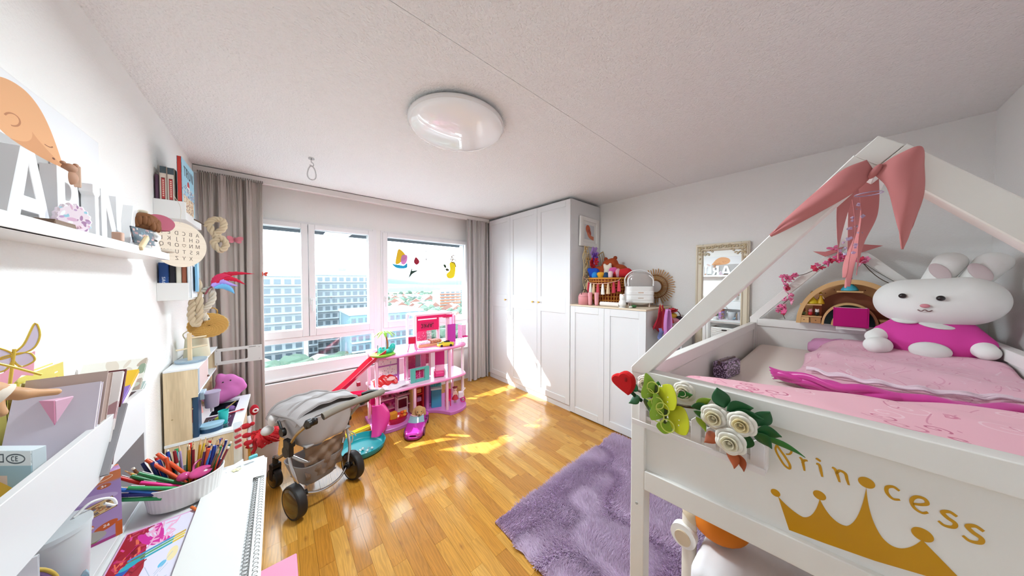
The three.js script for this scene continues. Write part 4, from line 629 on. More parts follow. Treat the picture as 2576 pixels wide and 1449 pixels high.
{ // puzzle box in the lower opening
  const b = T('puzzle_box', 'purple and orange jigsaw puzzle box with a kitten picture on the desk shelf', 'box', [-0.338, 0.7365, -1.283]);
  const W = 0.105, Hh = 0.185, D = 0.042, art = printed(420, 720, (x, w, h) => {
    const g = x.createLinearGradient(0, 0, 0, h); g.addColorStop(0, '#d97a45'); g.addColorStop(0.12, '#d97a45'); g.addColorStop(0.16, '#a98bc6'); g.addColorStop(0.7, '#b79bd0'); x.fillStyle = g; x.fillRect(0, 0, w, h);
    x.fillStyle = '#c9b3dc'; x.beginPath(); x.ellipse(w * 0.6, 230, 150, 40, 0.2, 0, 7); x.fill(); x.strokeStyle = '#f2d9c6'; x.lineWidth = 6; x.beginPath(); x.ellipse(w * 0.72, 50, 66, 22, -0.15, 0, 7); x.stroke();
    x.fillStyle = '#c4602e'; x.beginPath(); x.ellipse(w * 0.75, 130, 44, 24, 0, 0, 7); x.fill(); x.fillStyle = '#fff'; x.font = 'bold 34px sans-serif'; x.fillText('3+', w * 0.70, 142);
    x.save(); x.translate(40, 330); x.rotate(-0.2); x.fillStyle = '#e0c28c'; x.fillRect(0, 0, 330, 130); x.strokeStyle = '#6d4a2c'; x.lineWidth = 5; x.strokeRect(0, 0, 330, 130); for (let i = 0; i < 60; i++) { x.fillStyle = pick(['#8a6a4a', '#6f7fae', '#c4774a', '#b79a6a', '#534c6a']); x.fillRect(70 + rnd() * 220, 14 + rnd() * 96, 26, 12); } x.fillStyle = '#b0572e'; x.font = 'bold 34px serif'; x.fillText('24', 12, 70); x.restore();
    x.fillStyle = '#d2622c'; x.beginPath(); x.ellipse(150, 530, 100, 46, -0.15, 0, 7); x.ellipse(320, 560, 76, 36, -0.3, 0, 7); x.fill(); x.fillStyle = '#fff'; x.font = 'bold 38px sans-serif'; x.fillText('24 pieces', 80, 535); x.fillText('24', 300, 570);
    x.fillStyle = '#7f8c34'; x.beginPath(); x.ellipse(150, 640, 150, 70, 0, 0, 7); x.fill(); x.fillStyle = '#b9b4ac'; x.beginPath(); x.ellipse(210, 625, 110, 56, 0.1, 0, 7); x.fill(); x.fillStyle = '#d9d4cc'; x.beginPath(); x.ellipse(160, 612, 54, 44, 0, 0, 7); x.fill(); x.fillStyle = '#2c2620'; x.beginPath(); x.arc(142, 606, 6, 0, 7); x.arc(176, 606, 6, 0, 7); x.fill(); x.fillStyle = '#b23a86'; x.fillRect(0, 690, w, 30); x.fillStyle = '#d96b2a'; x.fillRect(w - 44, 560, 44, 160);
  }, 0.35);
  b.rotation.y = 0.35;
  P('box_body', bx(-W, 0, -D, 0, Hh, -0.0012, 0.001), printed(128, 512, (x, w, h) => { x.fillStyle = '#c7a6cf'; x.fillRect(0, 0, w, h); x.fillStyle = '#e8814a'; x.fillRect(0, 0, w, 130); x.fillStyle = '#a9357f'; for (let i = 0; i < 30; i++) x.fillRect(rnd() * w, 150 + rnd() * 180, 30, 10); x.fillStyle = '#6f2b62'; x.font = 'bold 60px sans-serif'; x.fillText('PUZZLE', 10, 460); }, 0.35), b);
  P('box_front', bx(-W, 0, -0.001, 0, Hh, 0), art, b);
}
{ // clear container with white loop handle
  const c = T('clear_container', 'frosted clear plastic tub with a white string handle on the desk shelf', 'container', [-0.402, 0.7365, -1.138]);
  P('tub_wall', lathe([[0, 0.001], [0.052, 0.001], [0.058, 0.135], [0.056, 0.135], [0.0505, 0.004], [0, 0.004]], 40), new THREE.MeshPhysicalMaterial({ color: C('#f6f8f8'), roughness: 0.4, transmission: 0.6, thickness: 0, side: THREE.DoubleSide }), c);
  P('tub_lid', at(cyl(0.06, 0.06, 0.01, 40), 0, 0.141, 0), new THREE.MeshPhysicalMaterial({ color: C('#eef1f2'), roughness: 0.4, transmission: 0.5, thickness: 0 }), c);
  P('handle', tube([[0.03, 0.148, -0.02], [0.05, 0.165, -0.035], [0.075, 0.152, -0.05], [0.08, 0.132, -0.05], [0.066, 0.15, -0.04]], 0.0028), mt('#f4f2f0', 0.6), c);
  P('picks', Array.from({ length: 6 }, () => bar([rr(-0.03, 0.02), 0.147, rr(-0.03, 0.03)], [rr(-0.03, 0.04), 0.15, rr(-0.05, 0.05)], 0.0012, 4)), mt('#5a5450', 0.6), c);
}
{
  const c = T('paper_stack', 'white folded paper with faint drawing standing at the near end of the desk shelf', 'paper', [-0.372, 0.7365, -1.03], 0.25);
  P('sheet', bx(-0.05, 0, -0.002, 0.0, 0.155, 0.0), printed(128, 256, (x, w, h) => { x.fillStyle = '#f3f3f5'; x.fillRect(0, 0, w, h); x.strokeStyle = '#b9b9c2'; x.lineWidth = 3; x.beginPath(); x.arc(70, 190, 22, 0, 7); x.stroke(); x.beginPath(); x.moveTo(60, 60); x.lineTo(66, 74); x.stroke(); }, 0.7), c); P('sheet', at(bx(-0.05, 0, -0.002, 0.0, 0.15, 0.0), 0, 0, -0.008, -0.04), mt('#eeeef0', 0.7), c);
}
for (const [lab, z, col, c2] of [['lilac plastic ring band behind the white folded paper', -0.985, '#8b6aa0', '#e6d9ee'], ['yellow and lilac band peeping out above the other lilac ring', -1.05, '#b99a3a', '#8b6aa0']]) { const g = T('ring_band', lab, 'toy', [-0.40, 0.80, z], 0.3); P('band', at(new THREE.TorusGeometry(0.05, 0.008, 10, 36).scale(0.7, 1, 1), 0, 0.0, 0), mt(c2, 0.5), g); P('band_edge', at(new THREE.TorusGeometry(0.058, 0.004, 8, 36).scale(0.7, 1, 1), 0, 0, 0.004), mt(col, 0.5), g); }
O('tissue_scrap', 'crumpled pale blue film scrap on the desk shelf beside the tub', 'scrap', shell(grid(12, 12, (u, v) => [(u - 0.5) * 0.045, 0.012 + 0.05 * v * (0.6 + 0.4 * Math.sin(u * 9)), (v - 0.5) * 0.02 + 0.008 * Math.sin(u * 11 + v * 5)]), 0.0006), new THREE.MeshPhysicalMaterial({ color: C('#bfe0ea'), roughness: 0.25, transmission: 0.4, thickness: 0, side: THREE.DoubleSide }), [-0.358, 0.733, -1.09], 0.4);
// ---------- desk surface ----------
{ // colouring book with pencils on its cover, printed
  const m = printed(768, 512, (x, w, h) => {
    x.fillStyle = '#dcd8e8'; x.fillRect(0, 0, w, h); x.fillStyle = '#a01c2e'; x.beginPath(); x.moveTo(0, 0); x.lineTo(w, 0); x.lineTo(w, h * 0.3); x.lineTo(w * 0.55, h * 0.5); x.lineTo(0, h * 0.36); x.fill();
    for (let i = 0; i < 120; i++) { x.fillStyle = pick(['#c23a5a', '#d84a98', '#7d1222', '#e06a50', '#b81f6a', '#8b1424']); x.save(); x.translate(rnd() * w, rnd() * h * 0.36); x.rotate(rr(0, 3)); x.fillRect(0, 0, rr(20, 100), rr(6, 20)); x.restore(); }
    x.fillStyle = '#cf2f96'; for (const [a, c, q] of [[640, 190, -0.9], [700, 250, -0.5], [610, 260, -1.3]]) { x.beginPath(); x.ellipse(a, c, 110, 26, q, 0, 7); x.fill(); } x.fillStyle = '#e7a9c9'; for (let i = 0; i < 26; i++) { x.beginPath(); x.ellipse(660 + rr(-90, 90), 260 + rr(-90, 120), 34, 7, rr(0, 3), 0, 7); x.fill(); }
    for (const [o, c, tip] of [[0, '#2f9fb0', '#d9b83a'], [24, '#4aa26a', '#e0c640'], [46, '#3e8fb8', '#c9a23a']]) { x.strokeStyle = c; x.lineWidth = 16; x.beginPath(); x.moveTo(470 + o, 120); x.lineTo(530 + o, 400); x.stroke(); x.strokeStyle = tip; x.beginPath(); x.moveTo(530 + o, 400); x.lineTo(546 + o, 476); x.stroke(); }
    x.fillStyle = '#2b58a8'; x.beginPath(); x.ellipse(440, 110, 50, 24, 1.2, 0, 7); x.fill(); x.fillStyle = '#2fa0b4'; x.beginPath(); x.ellipse(480, 150, 60, 22, 1.3, 0, 7); x.fill(); x.fillStyle = '#5ab4d8'; x.beginPath(); x.ellipse(390, 380, 26, 18, 1, 0, 7); x.fill(); x.fillStyle = '#ead9a8'; x.beginPath(); x.ellipse(440, 430, 50, 34, 0, 0, 7); x.fill(); x.strokeStyle = '#a9b6cc'; x.lineWidth = 4; for (let i = 0; i < 12; i++) { x.beginPath(); x.moveTo(120 + rnd() * 330, 250 + rnd() * 200); x.lineTo(160 + rnd() * 330, 250 + rnd() * 200); x.stroke(); }
    x.strokeStyle = '#d9a8cf'; x.lineWidth = 16; x.strokeRect(4, 4, w - 8, h - 8);
  }, 0.3);
  const b = T('colouring_book', 'glossy magenta and red colouring book with pencils on its cover under the pencil bowl', 'book', [-0.264, 0.721, -1.13], 0.02);
  P('page_block', bx(-0.066, 0, -0.16, 0.066, 0.005, 0.24), edgeM, b); const c = P('cover', at(new THREE.PlaneGeometry(0.40, 0.132), 0, 0.0055, 0.04, -PI / 2, PI / 2), m, b);
}
const bowl = T('pencil_bowl', 'white ribbed oval bowl crammed with pens and pencils on the desk', 'bowl', [-0.238, 0.7275, -1.385], 0.12);
{
  const prof = (r, k) => { const pts = []; for (let i = 0; i < 132; i++) { const a = i / 132 * 2 * PI, q = r * (1 + 0.012 * (i % 3 === 0 ? -1 : 0.5) * k); pts.push([Math.cos(a) * q * 0.088, Math.sin(a) * q * 0.074]); } return pts; };
  const wall = (y0, y1, r0, r1, k) => { const a = prof(r0, k), b = prof(r1, k), pos = [], idx = []; a.forEach((p, i) => pos.push(p[0], y0, p[1], b[i][0], y1, b[i][1])); for (let i = 0; i < a.length; i++) { const j = (i + 1) % a.length; idx.push(2 * i, 2 * i + 1, 2 * j, 2 * j, 2 * i + 1, 2 * j + 1); } const g = new THREE.BufferGeometry(); g.setAttribute('position', new THREE.Float32BufferAttribute(pos, 3)); g.setIndex(idx); g.computeVertexNormals(); return g; };
  P('ribbed_wall', [wall(0.004, 0.074, 0.90, 1.0, 1), wall(0.006, 0.074, 0.87, 0.965, 0)], mt('#e9e6e4', 0.45), bowl);
  P('rim', tube(prof(0.985, 0).filter((_, i) => i % 3 === 0).map((p) => [p[0], 0.074, p[1]]), 0.0022, 120, 6, true), mt('#eeebe9', 0.4), bowl);
  P('bowl_base', at(cyl(0.08, 0.078, 0.005, 48).scale(1, 1, 0.83), 0, 0.003, 0), mt('#e9e6e4', 0.45), bowl);
}
{ // pens: one of each kind is built, then coloured copies stand and lie in the bowl
  const kinds = {
    'felt-tip pen': (c) => [['barrel', [at(cyl(0.0043, 0.0043, 0.1, 12), 0, 0.05, 0)], mt('#eceae6', 0.4)], ['cap', [at(cyl(0.0038, 0.005, 0.042, 12), 0, 0.121, 0)], mt(c, 0.35)], ['end_plug', [at(cyl(0.0042, 0.0038, 0.006, 12), 0, -0.002, 0)], mt(c, 0.35)]],
    'coloured marker': (c) => [['barrel', [at(cyl(0.0052, 0.0052, 0.1, 12), 0, 0.05, 0)], mt(c, 0.35)], ['cap', [at(cyl(0.0046, 0.0056, 0.036, 12), 0, 0.118, 0)], mt(c, 0.3)], ['clip', [at(cb(0.002, 0.028, 0.002, 0.0005), 0.006, 0.118, 0)], mt('#f0eeee', 0.4)]],
    'colour pencil': (c) => [['barrel', [at(cyl(0.0036, 0.0036, 0.13, 6), 0, 0.065, 0)], mt(c, 0.35)], ['sharpened_wood', [at(new THREE.CylinderGeometry(0.001, 0.0036, 0.016, 6), 0, 0.138, 0)], mt('#d9b083', 0.7)], ['lead', [at(new THREE.ConeGeometry(0.0012, 0.005, 6), 0, 0.1485, 0)], mt(c, 0.5)]],
    'pencil end up': (c) => [['barrel', [at(cyl(0.0036, 0.0036, 0.14, 6), 0, 0.07, 0)], mt(c, 0.35)], ['end_cap', [at(cyl(0.0035, 0.0036, 0.006, 6), 0, 0.143, 0)], mt('#efe6d6', 0.5)]],
  };
  const cn = { '#1f3f9e': 'blue', '#17246b': 'navy', '#2f6fc0': 'sky blue', '#1f7a3f': 'green', '#2f9a57': 'bright green', '#c9291f': 'red', '#e2562a': 'orange', '#8c1c28': 'dark red', '#5a2a5c': 'plum', '#e2a32a': 'amber', '#d9bf3c': 'yellow', '#7a4a2c': 'brown', '#1d1b22': 'black', '#ec2f8d': 'hot pink', '#2b8c93': 'teal', '#b9a0cf': 'lilac', '#f0e9dc': 'white' };
  const protos = {};
  const proto = (k, c) => { const key = k + c; if (protos[key]) return protos[key].clone(); const g = new THREE.Group(); for (const [n, geo, m] of kinds[k](c)) P(n, geo, m, g); protos[key] = g; return g.clone(); };
  const place = (k, c, base, top, tw = 0) => { // from a foot point to a head point in the bowl's own axes
    const g = proto(k, c), nm = k === 'felt-tip pen' ? 'felt_tip_pen' : k === 'coloured marker' ? 'marker_pen' : 'pencil'; g.name = numbered(nm);
    const word = k === 'pencil end up' ? 'pencil standing blunt end up' : k, art = /^[aeiou]/.test(cn[c]) ? '' : '';
    g.userData = { label: cn[c] + ' ' + word + ' in the white ribbed bowl', category: k === 'felt-tip pen' || k === 'coloured marker' ? 'pen' : 'pencil', group: cn[c] + ' ' + word + 's in the bowl' };
    const A = bowl.localToWorld(V3(...base)), B = bowl.localToWorld(V3(...top)); g.position.copy(A); g.quaternion.setFromUnitVectors(V3(0, 1, 0), B.sub(A).normalize()); scene.add(g);
  };
  bowl.updateMatrixWorld();
  // upright ones along the wall side and far end, fanning out
  const up = [['pencil end up', '#7a4a2c'], ['coloured marker', '#17246b'], ['coloured marker', '#1f3f9e'], ['felt-tip pen', '#17246b'], ['felt-tip pen', '#d9bf3c'], ['coloured marker', '#e2562a'], ['coloured marker', '#c9291f'], ['pencil end up', '#c9291f'], ['coloured marker', '#2b8c93'], ['coloured marker', '#1f3f9e'], ['pencil end up', '#1d1b22'], ['felt-tip pen', '#8c1c28'], ['coloured marker', '#2f9a57'], ['colour pencil', '#b9a0cf'], ['pencil end up', '#1f7a3f'], ['felt-tip pen', '#c9291f'], ['colour pencil', '#1d1b22'], ['colour pencil', '#e2a32a'], ['colour pencil', '#d9bf3c'], ['colour pencil', '#e2a32a'], ['colour pencil', '#8c1c28'], ['coloured marker', '#c9291f'], ['colour pencil', '#5a2a5c'], ['colour pencil', '#8c1c28'], ['felt-tip pen', '#5a2a5c'], ['colour pencil', '#1d1b22'], ['colour pencil', '#c9291f'], ['coloured marker', '#17246b'], ['colour pencil', '#17246b'], ['coloured marker', '#1f3f9e'], ['colour pencil', '#e2562a'], ['coloured marker', '#1f7a3f'], ['coloured marker', '#e2562a'], ['pencil end up', '#2b8c93'], ['colour pencil', '#f0e9dc'], ['colour pencil', '#5a2a5c'], ['pencil end up', '#8c1c28'], ['colour pencil', '#7a4a2c']];
  up.forEach(([k, c], i) => {
    const t = i / up.length, a = PI * 1.06 + t * PI * 1.15, row = i % 3, q = 0.94 - row * 0.2;  // around the far half
    const bxp = Math.cos(a) * 0.055 * q, bzp = Math.sin(a) * 0.045 * q, lean = 0.028 + 0.012 * (2 - row);
    place(k, c, [bxp + rr(-0.004, 0.004), 0.008, bzp + rr(-0.004, 0.004)], [bxp + Math.cos(a) * lean + rr(-0.014, 0.014), 0.15, bzp + Math.sin(a) * lean + rr(-0.012, 0.012)]);
  });
  // short ones at the room-side end
  for (const [k, c, x, z] of [['colour pencil', '#17246b', 0.058, -0.004], ['coloured marker', '#1f3f9e', 0.05, 0.014], ['felt-tip pen', '#1f3f9e', 0.062, -0.018], ['colour pencil', '#2f6fc0', 0.04, 0.024], ['pencil end up', '#5a2a5c', 0.036, 0.008], ['colour pencil', '#e2562a', 0.064, 0.004]]) place(k, c, [x - 0.01, -0.028 + 0.036, z], [x + 0.012, 0.12, z - 0.012]);
  // lying ones at the near left, heads up at the left
  for (const [k, c, b, t] of [['coloured marker', '#ec2f8d', [0.025, 0.035, 0.046], [-0.075, 0.095, 0.018]], ['coloured marker', '#e2562a', [0.0, 0.05, 0.01], [-0.06, 0.125, -0.018]], ['coloured marker', '#e2562a', [0.014, 0.05, 0.0], [-0.04, 0.13, -0.022]], ['coloured marker', '#1f7a3f', [-0.005, 0.04, 0.028], [-0.085, 0.105, 0.0]], ['coloured marker', '#1f7a3f', [0.01, 0.045, 0.032], [-0.07, 0.112, 0.012]], ['colour pencil', '#e2a32a', [-0.02, 0.04, 0.03], [-0.10, 0.12, -0.01]], ['coloured marker', '#2f6fc0', [-0.03, 0.055, 0.058], [-0.105, 0.095, 0.03]], ['coloured marker', '#2f9a57', [-0.045, 0.05, 0.056], [-0.11, 0.075, 0.036]], ['colour pencil', '#e2562a', [0.0, 0.04, 0.058], [-0.08, 0.085, 0.032]], ['coloured marker', '#2f9a57', [0.012, 0.05, 0.06], [-0.055, 0.082, 0.045]], ['coloured marker', '#17246b', [-0.015, 0.05, 0.06], [-0.09, 0.08, 0.04]], ['coloured marker', '#c9291f', [-0.03, 0.045, 0.02], [-0.095, 0.1, 0.0]], ['coloured marker', '#c9291f', [-0.02, 0.035, 0.03], [-0.1, 0.085, 0.016]]]) place(k, c, b, t);
  const gl = T('pink_glasses', 'pink translucent toy sunglasses lying on the pens in the bowl', 'toy glasses', bowl.localToWorld(V3(0.02, 0.078, 0.032)).toArray(), 0.5);
  const pk = new THREE.MeshPhysicalMaterial({ color: C('#e85aa0'), roughness: 0.15, transmission: 0.35, thickness: 0, side: THREE.DoubleSide });
  P('lens', at(ell(0.028, 0.009, 0.02), 0.012, 0.004, 0.006, 0.5), pk, gl); P('lens', at(ell(0.016, 0.012, 0.014), -0.02, 0.004, -0.014), pk, gl); P('arm', tube([[0.0, 0.01, -0.01], [0.012, 0.022, -0.03], [0.03, 0.026, -0.036], [0.034, 0.02, -0.03]], 0.003), pk, gl);
}
O('orange_pencil_stub', 'orange pencil stub lying in front of the ribbed bowl', 'pencil', [at(cyl(0.004, 0.004, 0.03, 8), 0, 0.004, 0, PI / 2), at(new THREE.ConeGeometry(0.004, 0.008, 8), 0, 0.004, 0.019, PI / 2)], mt('#e0702a', 0.4), [-0.207, 0.7268, -1.288], 0.5);
{ // paper pad and spiral notebooks
  const p = T('drawing_pad', 'large white drawing pad lying open on the desk edge', 'drawing pad', [-0.136, 0.7205, -1.2], -0.01);
  P('sheet_stack', bx(-0.062, 0, -0.24, 0.058, 0.012, 0.6, 0.001), mt('#d9d8d5', 0.8), p);
  P('top_sheet', shell(grid(8, 20, (u, v) => [-0.064 + u * 0.124, 0.0135 + 0.004 * u * v * (1 - v) + 0.002 * Math.sin(v * 5), -0.245 + v * 0.84]), 0.0005), mt('#dcdbd8', 0.8), p);
  P('spiral', Array.from({ length: 60 }, (_, i) => at(new THREE.TorusGeometry(0.006, 0.0011, 5, 10), 0.068, 0.006, -0.14 + i * 0.0125)), mt('#c9c9c9', 0.3, { metalness: 0.6 }), p);
}
{
  const p = T('spiral_notebook', 'white spiral notebook under the drawing pad at the desk front edge', 'notebook', [-0.062, 0.7205, -1.18], 0.0);
  P('page_block', bx(0.0, 0, -0.28, 0.02, 0.006, 0.6, 0.001), mt('#e6e8e6', 0.8), p); P('cover', bx(0.0, 0.006, -0.30, 0.022, 0.0075, 0.6), mt('#f1f3f2', 0.5), p);
  P('spiral', Array.from({ length: 56 }, (_, i) => at(new THREE.TorusGeometry(0.005, 0.001, 5, 10), 0.011, 0.0085, -0.2 + i * 0.014)), mt('#a9a7a4', 0.3, { metalness: 0.6 }), p);
}
for (const [lab, pts, y] of [['loose white sheet overhanging the far corner of the desk', [[-0.065, -1.475], [-0.045, -1.478], [-0.042, -1.34], [-0.10, -1.35]], 0.733], ['cream folded sheet beside the pencil bowl at the desk end', [[-0.155, -1.47], [-0.112, -1.515], [-0.108, -1.475], [-0.15, -1.44]], 0.7345]]) O('paper_sheet', lab, 'paper', at(ext(shape(pts.map(([x, z]) => [x, -z])), 0.0008), 0, 0, y, 0).rotateX(-PI / 2), mt('#f3f1ec', 0.8), [0, 0, 0]);
O('turquoise_eraser', 'small turquoise eraser on the desk beside the clear ruler', 'eraser', cb(0.026, 0.012, 0.012, 0.003).translate(0, 0.006, 0), mt('#5fb9c4', 0.5), [-0.082, 0.7355, -1.493], 0.3);
O('white_flower_bead', 'tiny white paper flower with yellow centre lying on the drawing pad', 'ornament', [...Array.from({ length: 6 }, (_, i) => at(ell(0.007, 0.0015, 0.004), Math.cos(i * PI / 3) * 0.007, 0.002, Math.sin(i * PI / 3) * 0.007, 0, -i * PI / 3)), at(sph(0.003, 8, 6), 0, 0.003, 0)], mt('#efe9b8', 0.6), [-0.125, 0.735, -1.44]);
{
  const w = T('marker_stripes', 'tall clear plastic pen sleeve with red pens standing at the desk end', 'pen sleeve', [-0.125, 0.7205, -1.506]);
  P('sleeve', bx(-0.012, 0, -0.004, 0.012, 0.17, 0.004, 0.002), clearM, w); for (const [y, c] of [[0.14, '#c8242e'], [0.115, '#d63d48'], [0.095, '#b81d2a'], [0.075, '#d8343f']]) P('red_clip', at(cb(0.02, 0.012, 0.011, 0.003), 0.001, y, 0, 0, 0, 0.3), mt(c, 0.4), w);
}
O('pink_stool', 'corner of a pink plastic stool at the bottom edge beside the desk', 'stool', [bx(-0.1, 0.33, -0.1, 0.05, 0.36, 0.2, 0.006), bx(-0.09, 0, -0.09, -0.06, 0.335, -0.06, 0.004), bx(0.01, 0, -0.09, 0.04, 0.335, -0.06, 0.004), bx(-0.09, 0, 0.16, -0.06, 0.335, 0.19, 0.004), bx(0.01, 0, 0.16, 0.04, 0.335, 0.19, 0.004)], mt('#e58fae', 0.45), [-0.005, 0, -1.27]);
// ---------- doll stroller ----------
{
  const s = T('doll_stroller', 'grey doll stroller with chrome frame and black wheels on the parquet', 'toy stroller', [0.233, 0, -2.177], 23.4 * PI / 180);
  const fab = cloth('#a49d9b', 0.0008, 24), fab2 = cloth('#b3adad', 0.0006, 24), brown = new THREE.MeshPhysicalMaterial({ color: C('#a08672'), roughness: 0.28, sheen: 0.5, side: THREE.DoubleSide, ...bumpy(wallBump, 0.004, 2) }), foam = new THREE.MeshStandardMaterial({ color: C('#8f8579'), roughness: 0.9, ...bumpy(fine, 0.0012, 10) });
  const wheel = (x, z, r, w) => {
    const g = P('wheel', at(lathe([[r * 0.82, -w / 2], [r * 0.95, -w / 2], [r, -w * 0.3], [r, w * 0.3], [r * 0.95, w / 2], [r * 0.82, w / 2], [r * 0.82, -w / 2]], 40), x, r, z, 0, 0, PI / 2), mt('#1b1514', 0.55), s);
    P('hub', at(lathe([[0, w * 0.72], [r * 0.25, w * 0.71], [r * 0.6, w * 0.64], [r * 0.84, w * 0.52], [r * 0.9, w * 0.42], [r * 0.9, -w * 0.42], [r * 0.84, -w * 0.52], [r * 0.6, -w * 0.64], [0, -w * 0.72]], 36), x, r, z, 0, 0, PI / 2), mt('#120b0a', 0.15, { clearcoat: 1 }), g);
  };
  wheel(-0.185, 0, 0.1, 0.05); wheel(0.185, 0, 0.1, 0.05); wheel(-0.105, -0.417, 0.066, 0.04); wheel(0.105, -0.417, 0.066, 0.04);
  // rear axle tube sweeping between brackets, chrome
  P('rear_axle', tube([[-0.13, 0.118, 0.01], [-0.07, 0.094, 0.035], [0, 0.088, 0.045], [0.07, 0.094, 0.035], [0.13, 0.118, 0.01]], 0.0085, 40, 10), chrome, s);
  for (const k of [-1, 1]) {
    P('wheel_bracket', [tube([[k * 0.165, 0.1, 0], [k * 0.145, 0.118, 0.004], [k * 0.12, 0.125, 0.014]], 0.016, 12, 10), at(ell(0.02, 0.026, 0.022), k * 0.148, 0.122, 0.0)], black, s);
    P('rear_leg', tube([[k * 0.178, 0.40, -0.07], [k * 0.182, 0.33, -0.05], [k * 0.175, 0.24, -0.018], [k * 0.15, 0.135, 0.0]], 0.0095, 30, 10), chrome, s);
    P('front_leg', tube([[k * 0.178, 0.38, -0.09], [k * 0.16, 0.31, -0.2], [k * 0.12, 0.235, -0.345], [k * 0.108, 0.22, -0.4]], 0.0095, 30, 10), chrome, s);
    P('front_fork', [at(cyl(0.017, 0.017, 0.05, 14), k * 0.106, 0.195, -0.405), bx(k * 0.106 - 0.028, 0.06, -0.43, k * 0.106 - 0.021, 0.17, -0.39, 0.003), bx(k * 0.106 + 0.021, 0.06, -0.43, k * 0.106 + 0.028, 0.17, -0.39, 0.003), bx(k * 0.106 - 0.028, 0.14, -0.43, k * 0.106 + 0.028, 0.172, -0.385, 0.006)], black, s);
    P('hinge', [at(cyl(0.034, 0.034, 0.03, 24), k * 0.178, 0.385, -0.085, 0, 0, PI / 2), at(cyl(0.024, 0.024, 0.034, 20), k * 0.18, 0.44, -0.05, 0, 0, PI / 2), bx(k * 0.178 - 0.014, 0.36, -0.11, k * 0.178 + 0.014, 0.46, -0.04, 0.006)], black, s);
    P('handle_arm', tube([[k * 0.18, 0.43, -0.055], [k * 0.182, 0.52, 0.03], [k * 0.178, 0.59, 0.12]], 0.0105, 24, 10), mt('#c9bda6', 0.2, { metalness: 1 }), s);
    P('handle_joint', [at(cb(0.036, 0.05, 0.04, 0.01), k * 0.172, 0.605, 0.135, 0.6), at(cyl(0.02, 0.02, 0.044, 16), k * 0.168, 0.618, 0.165, 0, 0, PI / 2), at(sph(0.017, 12, 10), k * 0.16, 0.63, 0.175)], black, s);
    P('canopy_hinge', [at(cyl(0.026, 0.026, 0.02, 20), k * 0.186, 0.50, -0.12, 0, 0, PI / 2), bar([k * 0.186, 0.50, -0.12], [k * 0.186, 0.56, -0.17], 0.008)], black, s);
    P('brace', bar([k * 0.178, 0.37, -0.08], [k * 0.11, 0.30, 0.0], 0.008), chrome, s);
  }
  P('handle_bar', tube([[-0.118, 0.634, 0.182], [-0.07, 0.642, 0.186], [0.05, 0.646, 0.188], [0.17, 0.642, 0.186], [0.27, 0.634, 0.182], [0.305, 0.632, 0.172]], 0.022, 40, 14), foam, s);
  P('handle_return', tube([[0.3, 0.632, 0.17], [0.25, 0.645, 0.13], [0.19, 0.64, 0.10]], 0.012, 16, 10), black, s);
  P('carrycot', shell(grid(48, 20, (u, v) => { // tub of fabric, open on top
    const a = u * 2 * PI, k = 0.80 + 0.20 * Math.pow(v, 0.6), sq = 1 / Math.pow(Math.pow(Math.abs(Math.cos(a)), 4) + Math.pow(Math.abs(Math.sin(a)), 4), 0.25);
    const sag = 0.012 * Math.sin(a * 7 + v * 4) * (1 - v) * 0.6; return [Math.cos(a) * sq * 0.178 * k + 0.02, 0.395 + 0.03 * Math.cos(a) * 0 + v * 0.19 - 0.03 * Math.sin(a) * v * 0 , -0.135 + Math.sin(a) * sq * (0.185 * k) + sag]; }), 0.006), fab2, s);
  P('carrycot_floor', at(cb(0.29, 0.012, 0.30, 0.005), 0.02, 0.40, -0.135), fab, s);
  P('cover_flap', shell(grid(36, 16, (u, v) => [(u - 0.5) * 0.40 + 0.03, 0.592 + 0.022 * Math.sin(v * PI) - 0.03 * Math.pow(Math.abs(u - 0.5) * 2, 4) + 0.006 * Math.sin(u * 11 + v * 7), 0.05 - v * 0.36 + 0.006 * Math.sin(u * 17)]), 0.008), fab, s);
  const can = (u, v) => { const a = (u - 0.5) * 2, h = v < 0.5 ? 0.026 * Math.sin(v * 2 * PI) : -0.018 * Math.sin((v - 0.5) * 2 * PI); return [a * 0.2 + 0.03, 0.618 + 0.02 * (1 - a * a) + h - 0.07 * Math.pow(Math.abs(a), 5) + 0.004 * Math.sin(u * 23 + v * 5) - 0.02 * v, 0.02 - v * 0.36 + 0.03 * a]; };
  P('canopy', shell(grid(40, 26, can), 0.006), fab2, s);
  for (const v of [0.02, 0.27, 0.52, 0.98]) P('canopy_bow', tube(Array.from({ length: 13 }, (_, i) => { const q = can(0.03 + i / 12 * 0.94, v); return [q[0], q[1] + 0.005, q[2]]; }), 0.0085, 40, 8), fab, s);
  P('foot_cushion', [at(cb(0.05, 0.07, 0.06, 0.02), -0.165, 0.53, -0.28, 0.3), at(ell(0.035, 0.03, 0.03), -0.19, 0.47, -0.3)], mt('#d9d4d2', 0.7), s);
  P('basket_pouch', shell(grid(30, 18, (u, v) => [(u - 0.5) * (0.235 + 0.035 * v) + 0.02, 0.15 + v * 0.225, -0.028 + 0.028 * Math.sin(u * PI) - 0.03 * (1 - v) + 0.007 * Math.sin(u * 21 + v * 9) + 0.006 * Math.sin(v * 17 - u * 11)]), 0.003), brown, s);
  P('basket', shell(grid(40, 14, (u, v) => { const a = u * 2 * PI, k = 0.72 + 0.28 * v, sq = 1 / Math.pow(Math.pow(Math.abs(Math.cos(a)), 4) + Math.pow(Math.abs(Math.sin(a)), 4), 0.25); return [Math.cos(a) * sq * 0.135 * k + 0.01, 0.105 + v * (0.13 + 0.015 * Math.sin(a)), -0.165 + Math.sin(a) * sq * 0.15 * k]; }), 0.005), fab, s);
  P('basket_floor', at(cb(0.19, 0.008, 0.2, 0.003), 0.01, 0.108, -0.165), fab, s);
